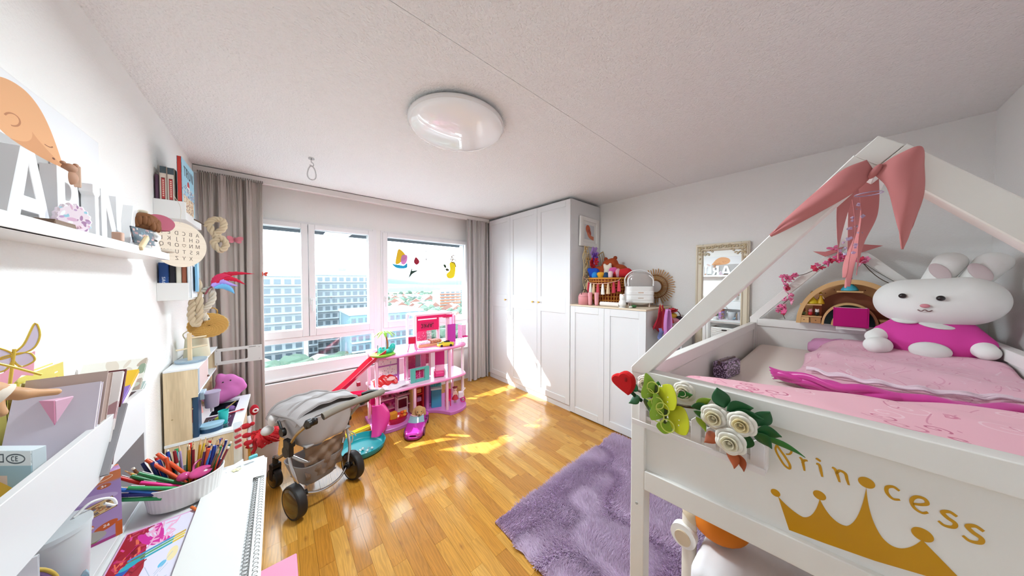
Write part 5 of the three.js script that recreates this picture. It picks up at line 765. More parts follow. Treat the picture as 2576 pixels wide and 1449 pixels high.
  P('strap', tube([[-0.175, 0.36, -0.06], [-0.15, 0.33, 0.0], [-0.115, 0.30, 0.005], [-0.095, 0.29, -0.01]], 0.006, 20, 8), mt('#8f8782', 0.7), s); P('ribbon_tie', [tube([[0.15, 0.37, 0.0], [0.165, 0.33, 0.03], [0.155, 0.29, 0.035]], 0.004), tube([[0.15, 0.37, 0.0], [0.18, 0.345, 0.02], [0.19, 0.32, 0.03]], 0.004)], mt('#d8cfc2', 0.8), s);
}
// ---------- turquoise tray with shells ----------
const trayP = [0.535, 0, -2.6];
{
  const t = T('turquoise_tray', 'round turquoise plastic tray on the floor behind the stroller', 'tray', trayP);
  P('tray_bowl', lathe([[0, 0.001], [0.155, 0.001], [0.172, 0.012], [0.183, 0.052], [0.186, 0.054], [0.188, 0.052], [0.178, 0.012], [0.160, -0.0], [0.0, 0.0]].reverse().map(([a, b]) => [a, b + 0.0015]), 56), mt('#1fa3ab', 0.3), t);
  P('handle_notch', at(cb(0.05, 0.018, 0.014, 0.005), 0.11, 0.04, 0.143, 0, -0.65 + 1.3), mt('#17868f', 0.35), t);
}
for (let i = 0; i < 16; i++) { const a = rr(0.6, 3.0), q = rr(0.03, 0.125); O('glass_bead', 'clear and white shell bead scattered in the turquoise tray', 'bead', at(new THREE.IcosahedronGeometry(rr(0.009, 0.015), 0), 0, 0.009, 0), i % 2 ? clearM : mt('#e8f0ee', 0.2), [trayP[0] - 0.02 + Math.cos(a) * q, 0.006, trayP[2] + 0.0 + Math.sin(a) * q], rr(0, 3), 'shell beads in the tray'); }
O('yellow_bar', 'long yellow plastic bar on the floor between tray and doll house', 'toy part', [bx(-0.17, 0, -0.022, 0.17, 0.02, 0.022, 0.006), bx(-0.165, 0.02, -0.022, 0.165, 0.034, -0.014, 0.003), bx(-0.165, 0.02, 0.014, 0.165, 0.034, 0.022, 0.003)], mt('#d6cf3a', 0.35), [0.585, 0, -2.90], 0.25);
// ---------- doll house ----------
const pinkL = mt('#f3bcd2', 0.35), pink = mt('#e98bbb', 0.35), mag = mt('#d4137a', 0.35), lil = mt('#c873b8', 0.35), pale = mt('#f6e6ea', 0.4), hot = mt('#e3125f', 0.35), purp = mt('#b564b4', 0.35);
const DH = [1.175, 0, -2.86];
{
  const d = T('doll_house', 'tall three-storey pink and white plastic doll house below the right window', 'doll house', DH, 0.02);
  // plates: curved front with a notch in the middle
  const plate = (zb, s0 = 1) => { const s = new THREE.Shape(); s.moveTo(-0.49, zb); s.lineTo(0.49, zb); s.quadraticCurveTo(0.53, -0.10, 0.44, -0.19); s.quadraticCurveTo(0.34, -0.27, 0.22, -0.235); s.quadraticCurveTo(0.14, -0.06, 0.05, -0.02); s.quadraticCurveTo(-0.08, -0.12, -0.2, -0.14); s.quadraticCurveTo(-0.38, -0.19, -0.5, -0.1); s.closePath(); return s; };
  const lay = (sh, t, y) => { const g = ext(sh, t, 0.004, 14); g.rotateX(PI / 2); return g.translate(0, y, 0); };
  const straight = () => { const s = new THREE.Shape(); s.moveTo(-0.47, 0.3); s.lineTo(0.49, 0.3); s.quadraticCurveTo(0.54, -0.06, 0.46, -0.14); s.quadraticCurveTo(0.2, -0.20, -0.1, -0.14); s.quadraticCurveTo(-0.3, -0.16, -0.49, -0.08); s.closePath(); return s; };
  const flip = (f) => { const s = f; return s; };
  const mk = (sh, t, y) => { const g = lay(sh, t, y); g.scale(1, 1, -1); const q = g.toNonIndexed ? (g.index ? g.toNonIndexed() : g) : g; const p = q.attributes.position; for (let i = 0; i < p.count; i += 3) for (const k of [0, 1, 2]) { const a = p.array[i * 3 + 3 + k]; p.array[i * 3 + 3 + k] = p.array[i * 3 + 6 + k]; p.array[i * 3 + 6 + k] = a; } q.computeVertexNormals(); return q; };
  P('ground_floor', mk(plate(0.28), 0.028, 0.032), lil, d); P('middle_floor', mk(straight(), 0.02, 0.385), mt('#ecc3d9', 0.35), d); P('roof_deck', mk(straight(), 0.022, 0.725), pink, d);
  P('deck_edge', tube([[-0.49, 0.715, 0.07], [-0.3, 0.715, 0.145], [-0.1, 0.715, 0.142], [0.2, 0.715, 0.175], [0.46, 0.715, 0.135], [0.505, 0.715, 0.02]], 0.012, 60, 8), pink, d); P('floor_edge', tube([[-0.49, 0.375, 0.07], [-0.3, 0.375, 0.145], [-0.1, 0.375, 0.142], [0.2, 0.375, 0.175], [0.46, 0.375, 0.135], [0.505, 0.375, 0.02]], 0.012, 60, 8), pink, d);
  for (const [x, z, h, m] of [[-0.47, 0.06, 0.715, pinkL], [-0.47, -0.2, 0.715, pale], [-0.13, 0.13, 0.37, pinkL], [0.22, 0.16, 0.37, pinkL], [0.48, 0.06, 0.74, pale], [0.49, -0.2, 0.715, pinkL]]) P('column', bx(x - 0.013, 0.03, z - 0.013, x + 0.013, h, z + 0.013, 0.004), m, d);
  P('column', bx(0.24, 0.385, 0.145, 0.266, 0.715, 0.171, 0.004), pinkL, d); P('column', bx(0.33, 0.385, -0.03, 0.345, 0.715, -0.015, 0.003), mt('#aebfe2', 0.3), d);
  const wp = (bg, cs, n) => printed(256, 256, (x, w, h) => { x.fillStyle = bg; x.fillRect(0, 0, w, h); for (let i = 0; i < n; i++) { x.fillStyle = pick(cs); x.beginPath(); x.arc(rnd() * w, rnd() * h, rr(3, 9), 0, 7); x.fill(); } }, 0.4);
  // back walls
  const bwall = (x0, x1, y0, y1, z, m) => P('back_wall', bx(x0, y0, z - 0.006, x1, y1, z), m, d);
  bwall(-0.46, -0.14, 0.04, 0.365, -0.14, wp('#d94a96', ['#c02a78', '#e87ab3'], 40)); bwall(-0.14, 0.08, 0.04, 0.365, -0.16, mt('#c9256e', 0.4)); bwall(0.08, 0.24, 0.04, 0.365, -0.1, lil);
  bwall(-0.14, 0.1, 0.39, 0.705, -0.12, wp('#ee9cc4', ['#d45a9a', '#f7c9de'], 60)); bwall(0.22, 0.34, 0.39, 0.705, -0.12, mag);
  // lattice bed wall at the left of the middle floor
  P('lattice_panel', [bx(-0.455, 0.39, -0.02, -0.435, 0.705, 0.0, 0.003), bx(-0.255, 0.39, -0.02, -0.235, 0.705, 0.0, 0.003), bx(-0.455, 0.60, -0.018, -0.235, 0.612, -0.002), bx(-0.455, 0.48, -0.018, -0.235, 0.5, -0.002)], purp, d, 'purple bed frame'); P('polka_panel', bx(-0.435, 0.5, -0.014, -0.255, 0.7, -0.008), wp('#f5e4ec', ['#d9a1c6', '#b9b3c9'], 50), d);
  // wardrobe unit in the middle with doors and grey curtain
  P('closet', ring(-0.16, 0.40, 0.115, 0.708, -0.03, -0.01, 0.022, 0.022, 0.02, 0.02, 0.003), pinkL, d); P('closet_door', bx(-0.136, 0.52, -0.026, -0.06, 0.688, -0.016), wp('#b3255c', ['#8c1848', '#d45a8a'], 40), d); P('grey_curtain', bx(-0.055, 0.52, -0.03, 0.0, 0.70, -0.02, 0.004), mt('#8b7d8d', 0.6), d); P('closet_door', bx(0.012, 0.52, -0.026, 0.06, 0.688, -0.016), mt('#e6709f', 0.4), d); P('closet_door', bx(0.064, 0.54, -0.026, 0.095, 0.65, -0.016), wp('#c43a6e', ['#3a2430', '#e9d9de'], 30), d);
  // elevator shaft, pillars of the ground floor
  P('elevator', [bx(-0.09, 0.035, -0.12, -0.065, 0.365, 0.0, 0.003), bx(0.055, 0.035, -0.12, 0.085, 0.365, 0.0, 0.003)], lil, d); P('red_shelf', [bx(-0.05, 0.035, -0.13, 0.05, 0.365, -0.12), bx(-0.05, 0.035, -0.12, -0.035, 0.365, -0.04), bx(0.03, 0.035, -0.12, 0.045, 0.365, -0.04), bx(-0.035, 0.27, -0.12, 0.03, 0.28, -0.05), bx(-0.035, 0.2, -0.12, 0.03, 0.21, -0.05)], mt('#d3232e', 0.4), d);
  for (const [y, c] of [[0.285, '#f0955a'], [0.215, '#f2a565'], [0.12, '#e9a1d8']]) P('red_shelf_item', bx(-0.03, y, -0.1, 0.025, y + 0.045, -0.06, 0.004), mt(c, 0.5), d);
  // kitchenette shelves
  for (const x of [-0.42, -0.25]) { for (const y of [0.335, 0.247, 0.147]) P('kitchen_shelf', bx(x, y, -0.13, x + 0.14, y + 0.012, -0.02, 0.003), pinkL, d); for (let i = 0; i < 4; i++) for (const y of [0.16, 0.26]) P('shelf_item', at(cb(0.02, rr(0.025, 0.045), 0.02, 0.004), x + 0.025 + i * 0.03, y + 0.02, -0.07), mt(pick(['#7a1f3f', '#e9c9b9', '#b3134f', '#3a2a2e', '#d96a8f']), 0.5), d); }
  P('oven', [bx(-0.25, 0.035, -0.1, -0.14, 0.235, -0.02, 0.004)], pale, d); P('oven_window', bx(-0.24, 0.13, -0.021, -0.155, 0.22, -0.017, 0.003), mt('#6a1a2e', 0.15), d);
  P('yellow_door', bx(-0.115, 0.05, -0.06, -0.095, 0.33, 0.03), mt('#e8c878', 0.5), d);
  // upper storey
  P('tower_frame', [bx(-0.09, 0.72, 0.0, -0.06, 1.085, 0.03, 0.004), bx(-0.09, 0.72, -0.2, -0.065, 1.085, -0.175, 0.004), bx(0.285, 0.72, -0.2, 0.31, 1.07, -0.175, 0.004)], pale, d); P('tower_frame', [bx(0.19, 0.80, -0.03, 0.213, 1.08, -0.007, 0.004), bx(0.30, 0.72, -0.02, 0.345, 1.05, 0.0, 0.004)], pinkL, d); P('tower_frame', [bx(0.42, 0.72, -0.06, 0.44, 1.05, -0.03, 0.003), bx(0.43, 0.72, -0.2, 0.46, 1.06, -0.1, 0.003)], mt('#eaa9c4', 0.4), d);
  P('tower_roof', at(cb(0.44, 0.022, 0.24, 0.006), 0.145, 1.085, -0.09), mt('#f4c4d6', 0.35), d); P('roof_trim', [bx(-0.06, 1.045, 0.0, 0.29, 1.075, 0.03, 0.004), bx(0.26, 1.035, -0.02, 0.37, 1.068, 0.02, 0.004)], hot, d, 'raspberry red roof trim');
  P('sign_board', [bx(-0.055, 0.91, 0.0, 0.2, 1.03, 0.012, 0.003), bx(-0.06, 0.9, -0.002, -0.04, 1.06, 0.014, 0.003), bx(0.185, 0.93, -0.002, 0.202, 1.06, 0.014, 0.003)], hot, d); P('sign_letters', bx(-0.005, 0.93, 0.0125, 0.14, 1.005, 0.0135), printed(256, 128, (x, w, h) => { x.fillStyle = '#c81758'; x.fillRect(0, 0, w, h); x.fillStyle = '#3c1614'; x.font = 'bold 96px sans-serif'; x.textAlign = 'center'; x.save(); x.translate(w, h); x.rotate(PI); x.fillText('LAPKO', w / 2, 96); x.restore(); }, 0.4), d);
  bwall(-0.02, 0.13, 0.75, 0.95, -0.15, wp('#e0568f', ['#fbe3ec', '#f3a9c4'], 50)); P('lattice_window', [...Array.from({ length: 4 }, (_, i) => bx(0.135 + i * 0.015, 0.77, -0.15, 0.139 + i * 0.015, 0.93, -0.145)), ...Array.from({ length: 5 }, (_, i) => bx(0.133, 0.78 + i * 0.035, -0.15, 0.19, 0.784 + i * 0.035, -0.145))], pale, d);
  P('magenta_screen', bx(0.315, 0.74, 0.0, 0.42, 0.95, 0.008, 0.003), new THREE.MeshPhysicalMaterial({ color: C('#d63bbd'), roughness: 0.2, transmission: 0.35, thickness: 0 }), d);
  P('side_balcony', [bx(0.49, 0.76, -0.06, 0.5, 0.93, 0.03, 0.003), bx(0.5, 0.78, -0.02, 0.58, 0.92, -0.012, 0.003)], wp('#f0b4d8', ['#c92b8e', '#f7d5e8'], 24), d); P('balcony_tray', bx(0.515, 0.77, -0.03, 0.585, 0.79, 0.02, 0.005), mag, d);
  P('shutter', bx(-0.45, 0.05, 0.06, -0.44, 0.35, 0.08), pale, d);
}
const dh = (x, y, z) => [DH[0] + x, y, DH[2] + z];
{ // big slide from the deck, and its lower flight
  const s = T('toy_slide', 'long raspberry red slide running down from the doll house deck', 'toy slide', dh(-0.42, 0.0, 0.0));
  const c = new THREE.CatmullRomCurve3([[0.03, 0.735, 0.05], [-0.1, 0.655, 0.05], [-0.24, 0.54, 0.06], [-0.36, 0.455, 0.08], [-0.45, 0.405, 0.09], [-0.49, 0.39, 0.09]].map((p) => V3(...p)));
  P('chute', shell(grid(60, 14, (u, v) => { const p = c.getPoint(u), w = 0.065 * (1 - 0.2 * u), t = (v - 0.5) * 2, up = 0.055 * Math.pow(Math.abs(t), 3); return [p.x - 0.02 * up, p.y + up, p.z + t * w]; }), 0.004), new THREE.MeshPhysicalMaterial({ color: C('#d9063f'), roughness: 0.3, clearcoat: 0.4, side: THREE.DoubleSide }), s);
  P('end_lip', at(cb(0.05, 0.045, 0.12, 0.012), -0.485, 0.405, 0.09, 0, 0, 0.3), mt('#c50f3c', 0.3), s); P('clip', at(cb(0.03, 0.035, 0.03, 0.005), -0.21, 0.52, 0.11), mt('#b3123a', 0.35), s);
  P('lower_flight', shell(grid(30, 8, (u, v) => { const t = (v - 0.5) * 2; return [-0.42 + u * 0.36, 0.385 - 0.055 * u + 0.03 * Math.pow(Math.abs(t), 3) + 0.02 * Math.sin(u * 3), 0.02 + t * 0.05 - u * 0.05]; }), 0.004), mt('#e0124f', 0.3), s);
  P('landing', bx(-0.09, 0.26, -0.05, -0.01, 0.335, 0.03, 0.006), mt('#e80f74', 0.35), s);
}
{
  const s = T('curved_slide', 'pink curled slide flap standing at the left front of the doll house', 'toy slide', dh(-0.5, 0.0, 0.11));
  P('chute', shell(grid(30, 14, (u, v) => { const t = (v - 0.5) * 2, y = 0.30 - 0.265 * u; return [0.05 * Math.sin(u * 2.6) + t * (0.05 + 0.028 * Math.sin(u * PI)) - 0.045 * u + 0.02, y, 0.03 + 0.05 * u * u + 0.03 * (1 - t * t)]; }), 0.005), new THREE.MeshPhysicalMaterial({ color: C('#ee3f9c'), roughness: 0.25, clearcoat: 0.5, side: THREE.DoubleSide }), s); P('foot', bx(0.03, 0, 0.02, 0.055, 0.05, 0.06, 0.005), mt('#c93a94', 0.4), s);
}
{
  const p = T('pool_deck', 'green toy pool deck with turquoise wave basin at the top of the slide', 'toy', dh(-0.4, 0.727, 0.05));
  P('deck', at(cyl(0.115, 0.105, 0.018, 36).scale(1.05, 1, 0.85), 0, 0.011, 0), mt('#86c93f', 0.4), p, 'lime green deck'); P('wave_basin', [lathe([[0.04, 0.02], [0.066, 0.022], [0.072, 0.06], [0.068, 0.064], [0.05, 0.03]], 30).scale(1, 1, 0.8).translate(0.03, 0.0, -0.02), at(ell(0.03, 0.045, 0.026), 0.09, 0.06, -0.02, 0, 0, -0.25), at(ell(0.018, 0.03, 0.018), -0.02, 0.05, -0.03), at(ell(0.02, 0.02, 0.02), 0.03, 0.045, 0.03)], mt('#27b3a8', 0.3), p, 'turquoise basin'); P('tap', bar([-0.055, 0.02, 0.02], [-0.055, 0.11, 0.02], 0.004), mt('#5b9a86', 0.4), p);
}
{
  const p = T('toy_palm', 'small plastic palm tree with lime leaves on the doll house deck', 'toy tree', dh(-0.355, 0.76, 0.01));
  P('trunk', tube([[0.0, 0, 0], [0.006, 0.06, 0], [-0.002, 0.12, 0], [-0.018, 0.175, 0]], 0.0085, 30, 9), mt('#a8603a', 0.6), p);
  for (let k = 0; k < 8; k++) { const a = k / 8 * 2 * PI + 0.2; P('leaf', shell(grid(12, 6, (u, v) => { const t = (v - 0.5) * 2, w = 0.02 * Math.sin(PI * Math.min(1, 0.1 + 0.9 * u)) * (1 - 0.25 * Math.abs(Math.sin(u * 15))), r = 0.095 * u; return [-0.018 + Math.cos(a) * r - Math.sin(a) * t * w, 0.178 + 0.03 * Math.sin(u * 2.2) - 0.055 * u * u - 0.006 * t * t, Math.sin(a) * r + Math.cos(a) * t * w]; }), 0.0025), mt(k % 2 ? '#a6d84e' : '#8fc93f', 0.4), p); }
}
{
  const e = T('toy_easel', 'red square toy easel with splayed legs on the doll house deck', 'toy easel', dh(-0.13, 0.727, 0.085), -0.2);
  P('board', at(cb(0.062, 0.062, 0.008, 0.003), 0, 0.115, 0), mt('#d3103f', 0.35), e); P('frame', ring(-0.037, 0.078, 0.037, 0.152, -0.005, 0.003, 0.006, 0.006, 0.006, 0.006), mag, e);
  for (const [x, z] of [[-0.045, 0.01], [0.04, 0.01], [0.06, -0.045]]) P('leg', bar([x * 0.55, 0.08, 0], [x, 0.002, z], 0.0035), mag, e);
}
{
  const c = T('toy_sports_car', 'black and yellow toy sports car on the doll house deck', 'toy car', dh(0.24, 0.727, 0.095), -0.28);
  P('body', blend([[[-0.075, 0.022, 0, 0.022], [0.075, 0.022, 0, 0.02]], [[-0.03, 0.036, 0, 0.022], [0.03, 0.036, 0, 0.02]], [[-0.07, 0.02, 0.026, 0.016], [0.07, 0.02, 0.026, 0.014]], [[-0.07, 0.02, -0.026, 0.016], [0.07, 0.02, -0.026, 0.014]]], 36, 0.008), mt('#d9c022', 0.25, { clearcoat: 1 }), c, 'yellow painted body'); P('hood', at(cb(0.06, 0.006, 0.05, 0.003), -0.06, 0.043, 0, 0, 0, 0.12), mt('#1c1812', 0.3), c); P('windscreen', at(cb(0.07, 0.02, 0.044, 0.008), 0.01, 0.052, 0), mt('#1d1a1a', 0.12), c);
  for (const x of [-0.05, 0.05]) for (const z of [-0.038, 0.038]) P('wheel', at(cyl(0.014, 0.014, 0.012, 18), x, 0.014, z, PI / 2), black, c);
}
{ // beds and furniture
  const b = T('doll_bed', 'doll bed with spotted pink and patchwork covers on the roof deck', 'doll bed', dh(0.06, 0.727, -0.05));
  P('bed_base', bx(-0.09, 0, -0.05, 0.19, 0.03, 0.05, 0.005), mt('#d9a07a', 0.5), b); P('cover', bx(-0.085, 0.03, -0.048, 0.05, 0.06, 0.05, 0.012), printed(128, 64, (x, w, h) => { x.fillStyle = '#f3e2e8'; x.fillRect(0, 0, w, h); for (let i = 0; i < 60; i++) { x.fillStyle = pick(['#3a2430', '#d96a94', '#e9a9c0']); x.fillRect(rnd() * w, rnd() * h, 6, 5); } }, 0.7), b, 'pink spotted cover'); P('cover', bx(0.052, 0.03, -0.048, 0.185, 0.064, 0.05, 0.012), printed(128, 64, (x, w, h) => { x.fillStyle = '#a86a52'; x.fillRect(0, 0, w, h); for (let i = 0; i < 60; i++) { x.fillStyle = pick(['#4a2a2a', '#d8a06a', '#c43a4a', '#e6cfa9']); x.fillRect(rnd() * w, rnd() * h, 9, 7); } }, 0.7), b, 'brown patchwork cover');
}
{
  const b = T('doll_bed', 'doll bed with red shiny cover and white sheets on the middle floor', 'doll bed', dh(-0.36, 0.386, 0.05));
  P('sheet', shell(grid(24, 16, (u, v) => [(u - 0.45) * 0.32, 0.028 + 0.012 * Math.sin(u * 9 + v * 6) - 0.03 * Math.pow(Math.abs(v - 0.4), 2), (v - 0.4) * 0.12 + 0.01 * Math.sin(u * 7)]), 0.01), mt('#efe6ee', 0.7), b); P('red_cover', shell(grid(24, 16, (u, v) => [(u - 0.5) * 0.22 - 0.02, 0.05 + 0.075 * Math.sin(v * 2.2) * (0.6 + 0.4 * Math.sin(u * PI)) + 0.008 * Math.sin(u * 19 + v * 8), 0.02 - v * 0.09]), 0.006), mt('#cf1d20', 0.3), b, 'red satin cover'); P('pillow', at(ell(0.045, 0.014, 0.028), 0.03, 0.095, -0.01, 0.4), mt('#eeb9b4', 0.7), b); P('bed_base', bx(-0.12, 0, -0.07, 0.12, 0.02, 0.05, 0.004), pale, b);
}
{
  const f = T('toy_fireplace', 'teal toy aquarium frame on the middle floor', 'toy', dh(-0.035, 0.386, 0.06));
  P('frame', ring(-0.105, 0, 0.095, 0.15, -0.02, 0.012, 0.05, 0.05, 0.022, 0.03, 0.005), mt('#5fb5a8', 0.35), f); P('picture', bx(-0.055, 0.03, -0.016, 0.045, 0.128, -0.01), printed(128, 128, (x, w, h) => { x.fillStyle = '#b01f5c'; x.fillRect(0, 0, w, h); for (let i = 0; i < 16; i++) { x.fillStyle = pick(['#d9558f', '#7a1440']); x.fillRect(rnd() * w, rnd() * h, 18, 12); } x.strokeStyle = '#e8c9d6'; x.lineWidth = 5; x.strokeRect(6, 6, w - 12, h - 12); x.beginPath(); x.moveTo(64, 0); x.lineTo(68, h); x.stroke(); }, 0.3), f);
}
{
  const f = T('toy_armchair', 'pink and pale toy armchair at the right of the middle floor', 'toy chair', dh(0.19, 0.386, 0.06), -0.4);
  P('seat', bx(-0.055, 0.01, -0.04, 0.045, 0.06, 0.04, 0.012), mt('#e2387f', 0.4), f); P('backrest', at(cb(0.1, 0.09, 0.02, 0.009), 0, 0.075, -0.045, -0.15), mt('#f0a9c6', 0.4), f); P('arm', at(cb(0.016, 0.06, 0.08, 0.007), 0.055, 0.05, 0), mt('#e9d3dc', 0.4), f); P('arm', at(cb(0.016, 0.07, 0.09, 0.007), -0.06, 0.045, 0), mt('#d9316f', 0.4), f);
}
{
  const f = T('toy_aquarium', 'teal toy changing table with pale rim on the ground floor', 'toy furniture', dh(0.17, 0.0335, 0.0), -0.35);
  P('body', bx(-0.055, 0, -0.04, 0.055, 0.2, 0.03, 0.006), mt('#3d8fb4', 0.4), f); P('rim', at(cb(0.125, 0.02, 0.085, 0.008), 0, 0.21, -0.005), mt('#d6e6ea', 0.35), f); P('scallop', [...[-0.04, 0, 0.04].map((x) => at(ell(0.022, 0.026, 0.01), x, 0.235, -0.03)), at(ell(0.024, 0.012, 0.02), 0.03, 0.245, 0)], mt('#4fc0c4', 0.35), f);
}
{
  const f = T('toy_bathtub', 'red oval toy tub holding orange toys at the front of the ground floor', 'toy tub', dh(-0.28, 0.0335, 0.055));
  P('tub', lathe([[0, 0], [0.075, 0], [0.098, 0.06], [0.094, 0.062], [0.07, 0.008], [0, 0.008]], 36).scale(1.1, 1, 0.72), mt('#e0133f', 0.25), f);
}
O('toy_cube', 'orange furry toy cube in the red toy tub', 'toy', cb(0.075, 0.075, 0.055, 0.014).translate(0, 0.03, 0), plush('#e9962a', 0.002, 20), dh(-0.315, 0.075, 0.05), 0.2);
for (const [lab, x, c] of [['small red-orange toy animal sitting at the right of the toy tub', -0.235, '#e2541f'], ['small yellow-orange toy animal at the very end of the toy tub', -0.205, '#eb9a3a']]) O('toy_animal', lab, 'toy', [at(ell(0.02, 0.024, 0.018), 0, 0.024, 0), at(sph(0.016, 12, 10), 0.004, 0.056, 0.004), at(sph(0.006, 8, 6), -0.006, 0.07, 0.004), at(sph(0.006, 8, 6), 0.014, 0.07, 0.004)], plush(c, 0.001, 20), dh(x, 0.06, 0.06));
{
  const f = T('toy_chair', 'raspberry toy chair on the right of the ground floor', 'toy chair', dh(0.285, 0.0335, 0.06), -0.5);
  P('seat', bx(-0.035, 0.06, -0.035, 0.035, 0.075, 0.035, 0.005), hot, f); P('backrest', at(cb(0.07, 0.11, 0.014, 0.007), 0, 0.12, -0.038), hot, f); for (const x of [-0.028, 0.028]) for (const z of [-0.028, 0.028]) P('leg', bar([x, 0, z], [x, 0.062, z], 0.005), hot, f);
}
{
  const f = T('toy_doll', 'small doll with red hair and red skirt standing in the ground floor', 'doll', dh(0.375, 0.0335, 0.06), -0.3);
  P('doll_body', blend([[[0, 0.1, 0, 0.014], [0, 0.13, 0, 0.015]], [[-0.008, 0.08, 0, 0.008], [-0.01, 0.01, 0, 0.006]], [[0.008, 0.08, 0, 0.008], [0.01, 0.01, 0, 0.006]], [[0, 0.165, 0, 0.02], [0, 0.168, 0, 0.02]], [[-0.015, 0.13, 0, 0.006], [-0.028, 0.09, 0.01, 0.005]], [[0.015, 0.13, 0, 0.006], [0.028, 0.09, 0.01, 0.005]]], 40, 0.005), mt('#e9bfae', 0.5), f); P('skirt', lathe([[0.014, 0.105], [0.04, 0.05], [0.038, 0.05], [0.012, 0.1]], 20), mt('#b51b2e', 0.5), f); P('hair', [at(ell(0.023, 0.016, 0.022), 0, 0.18, -0.003), at(sph(0.01, 10, 8), -0.02, 0.187, 0), at(sph(0.01, 10, 8), 0.02, 0.187, 0)], mt('#8f1f2c', 0.5), f);
}
{
  const f = T('toy_pram', 'white and pink toy wheelchair frame at the right end of the doll house', 'toy', dh(0.445, 0.033, 0.075), -0.4);
  P('wheel', at(new THREE.TorusGeometry(0.026, 0.005, 8, 24), 0.02, 0.032, 0.02), mag, f); P('wheel', at(new THREE.TorusGeometry(0.026, 0.005, 8, 24), 0.02, 0.032, -0.03), mag, f); P('seat', bx(-0.03, 0.05, -0.03, 0.03, 0.12, 0.02, 0.008), mt('#f0dde4', 0.4), f); P('push_handle', tube([[0.02, 0.12, 0.02], [0.035, 0.15, 0.02], [0.05, 0.155, -0.005], [0.035, 0.15, -0.03], [0.02, 0.12, -0.03]], 0.004), pale, f);
}
{ // pink toy convertible on the floor
  const c = T('toy_convertible', 'shiny magenta toy convertible parked before the doll house', 'toy car', [1.02, 0, -2.60], PI - 0.56);
  // length along z, front at -z in its own axes
  const st = [[-0.205, 0.03, 0.035, 0.05], [-0.195, 0.062, 0.022, 0.066], [-0.16, 0.08, 0.018, 0.08], [-0.08, 0.086, 0.018, 0.092], [-0.02, 0.087, 0.018, 0.098], [0.06, 0.088, 0.018, 0.1], [0.13, 0.089, 0.018, 0.104], [0.185, 0.08, 0.022, 0.1], [0.21, 0.05, 0.04, 0.08]];
  const sec = (t) => { const f = t * (st.length - 1), i = Math.min(st.length - 2, Math.floor(f)), k = f - i; return st[i].map((q, n) => q + (st[i + 1][n] - q) * k); };
  P('body', shell(grid(36, 48, (u, v) => { const [z, w, y0, y1] = sec(v), a = u * 2 * PI, cx = Math.cos(a), sy = Math.sin(a), q = 1 / Math.pow(Math.pow(Math.abs(cx), 3.4) + Math.pow(Math.abs(sy), 3.4), 1 / 3.4); const dip = z > -0.03 && z < 0.15 && sy > 0.3 ? 0.055 * (1 - Math.pow(Math.abs(cx), 6)) : 0; return [cx * q * w, (y0 + y1) / 2 + sy * q * (y1 - y0) / 2 - dip, z]; }), 0.003), new THREE.MeshPhysicalMaterial({ color: C('#c834b0'), roughness: 0.2, metalness: 0.2, clearcoat: 1, clearcoatRoughness: 0.05, side: THREE.DoubleSide }), c);
  P('windscreen', shell(grid(16, 8, (u, v) => { const t = (u - 0.5) * 2; return [t * (0.076 - 0.014 * v), 0.09 + v * 0.045, -0.075 + 0.035 * t * t + v * 0.045]; }), 0.003), new THREE.MeshPhysicalMaterial({ color: C('#bfe2ea'), roughness: 0.08, transmission: 0.6, thickness: 0, side: THREE.DoubleSide }), c); P('windscreen_frame', tube(Array.from({ length: 9 }, (_, i) => { const t = (i / 8 - 0.5) * 2; return [t * 0.06, 0.137, -0.02 + 0.035 * t * t]; }), 0.004), pinkL, c);
  P('bumper', tube([[-0.07, 0.03, -0.16], [-0.04, 0.025, -0.2], [0.04, 0.025, -0.2], [0.07, 0.03, -0.16]], 0.016, 20, 10), mt('#8a1a6e', 0.3), c);
  for (const z of [-0.11, 0.12]) for (const x of [-0.078, 0.078]) P('wheel', at(cyl(0.036, 0.036, 0.026, 24), x, 0.036, z, 0, 0, PI / 2), mt('#5f1a58', 0.4), c);
  P('seat', bx(-0.05, 0.05, 0.10, 0.05, 0.115, 0.125, 0.012), pinkL, c);
}
{
  const p = T('plush_puppy', 'light brown puppy soft toy riding in the magenta toy convertible', 'soft toy', [1.045, 0.05, -2.64], -0.5);
  P('fur_body', blend([[[0, 0.04, 0, 0.045], [0.0, 0.06, 0, 0.042]], [[0.02, 0.115, 0.03, 0.034], [0.01, 0.12, 0.0, 0.036]], [[0.02, 0.10, 0.055, 0.018], [0.022, 0.1, 0.07, 0.012]], [[-0.03, 0.11, 0.0, 0.018], [-0.045, 0.07, 0.01, 0.014]], [[0.055, 0.12, 0.0, 0.018], [0.066, 0.08, 0.01, 0.014]], [[-0.03, 0.05, 0.03, 0.017], [-0.035, 0.04, 0.075, 0.014]], [[0.035, 0.05, 0.03, 0.017], [0.04, 0.04, 0.07, 0.014]]], 52, 0.01), plush('#b98f5f', 0.004, 16), p); P('eye', at(sph(0.005, 8, 6), 0.005, 0.125, 0.064), black, p); P('eye', at(sph(0.005, 8, 6), 0.04, 0.123, 0.058), black, p); P('nose', at(sph(0.006, 8, 6), 0.022, 0.104, 0.082), black, p);
}
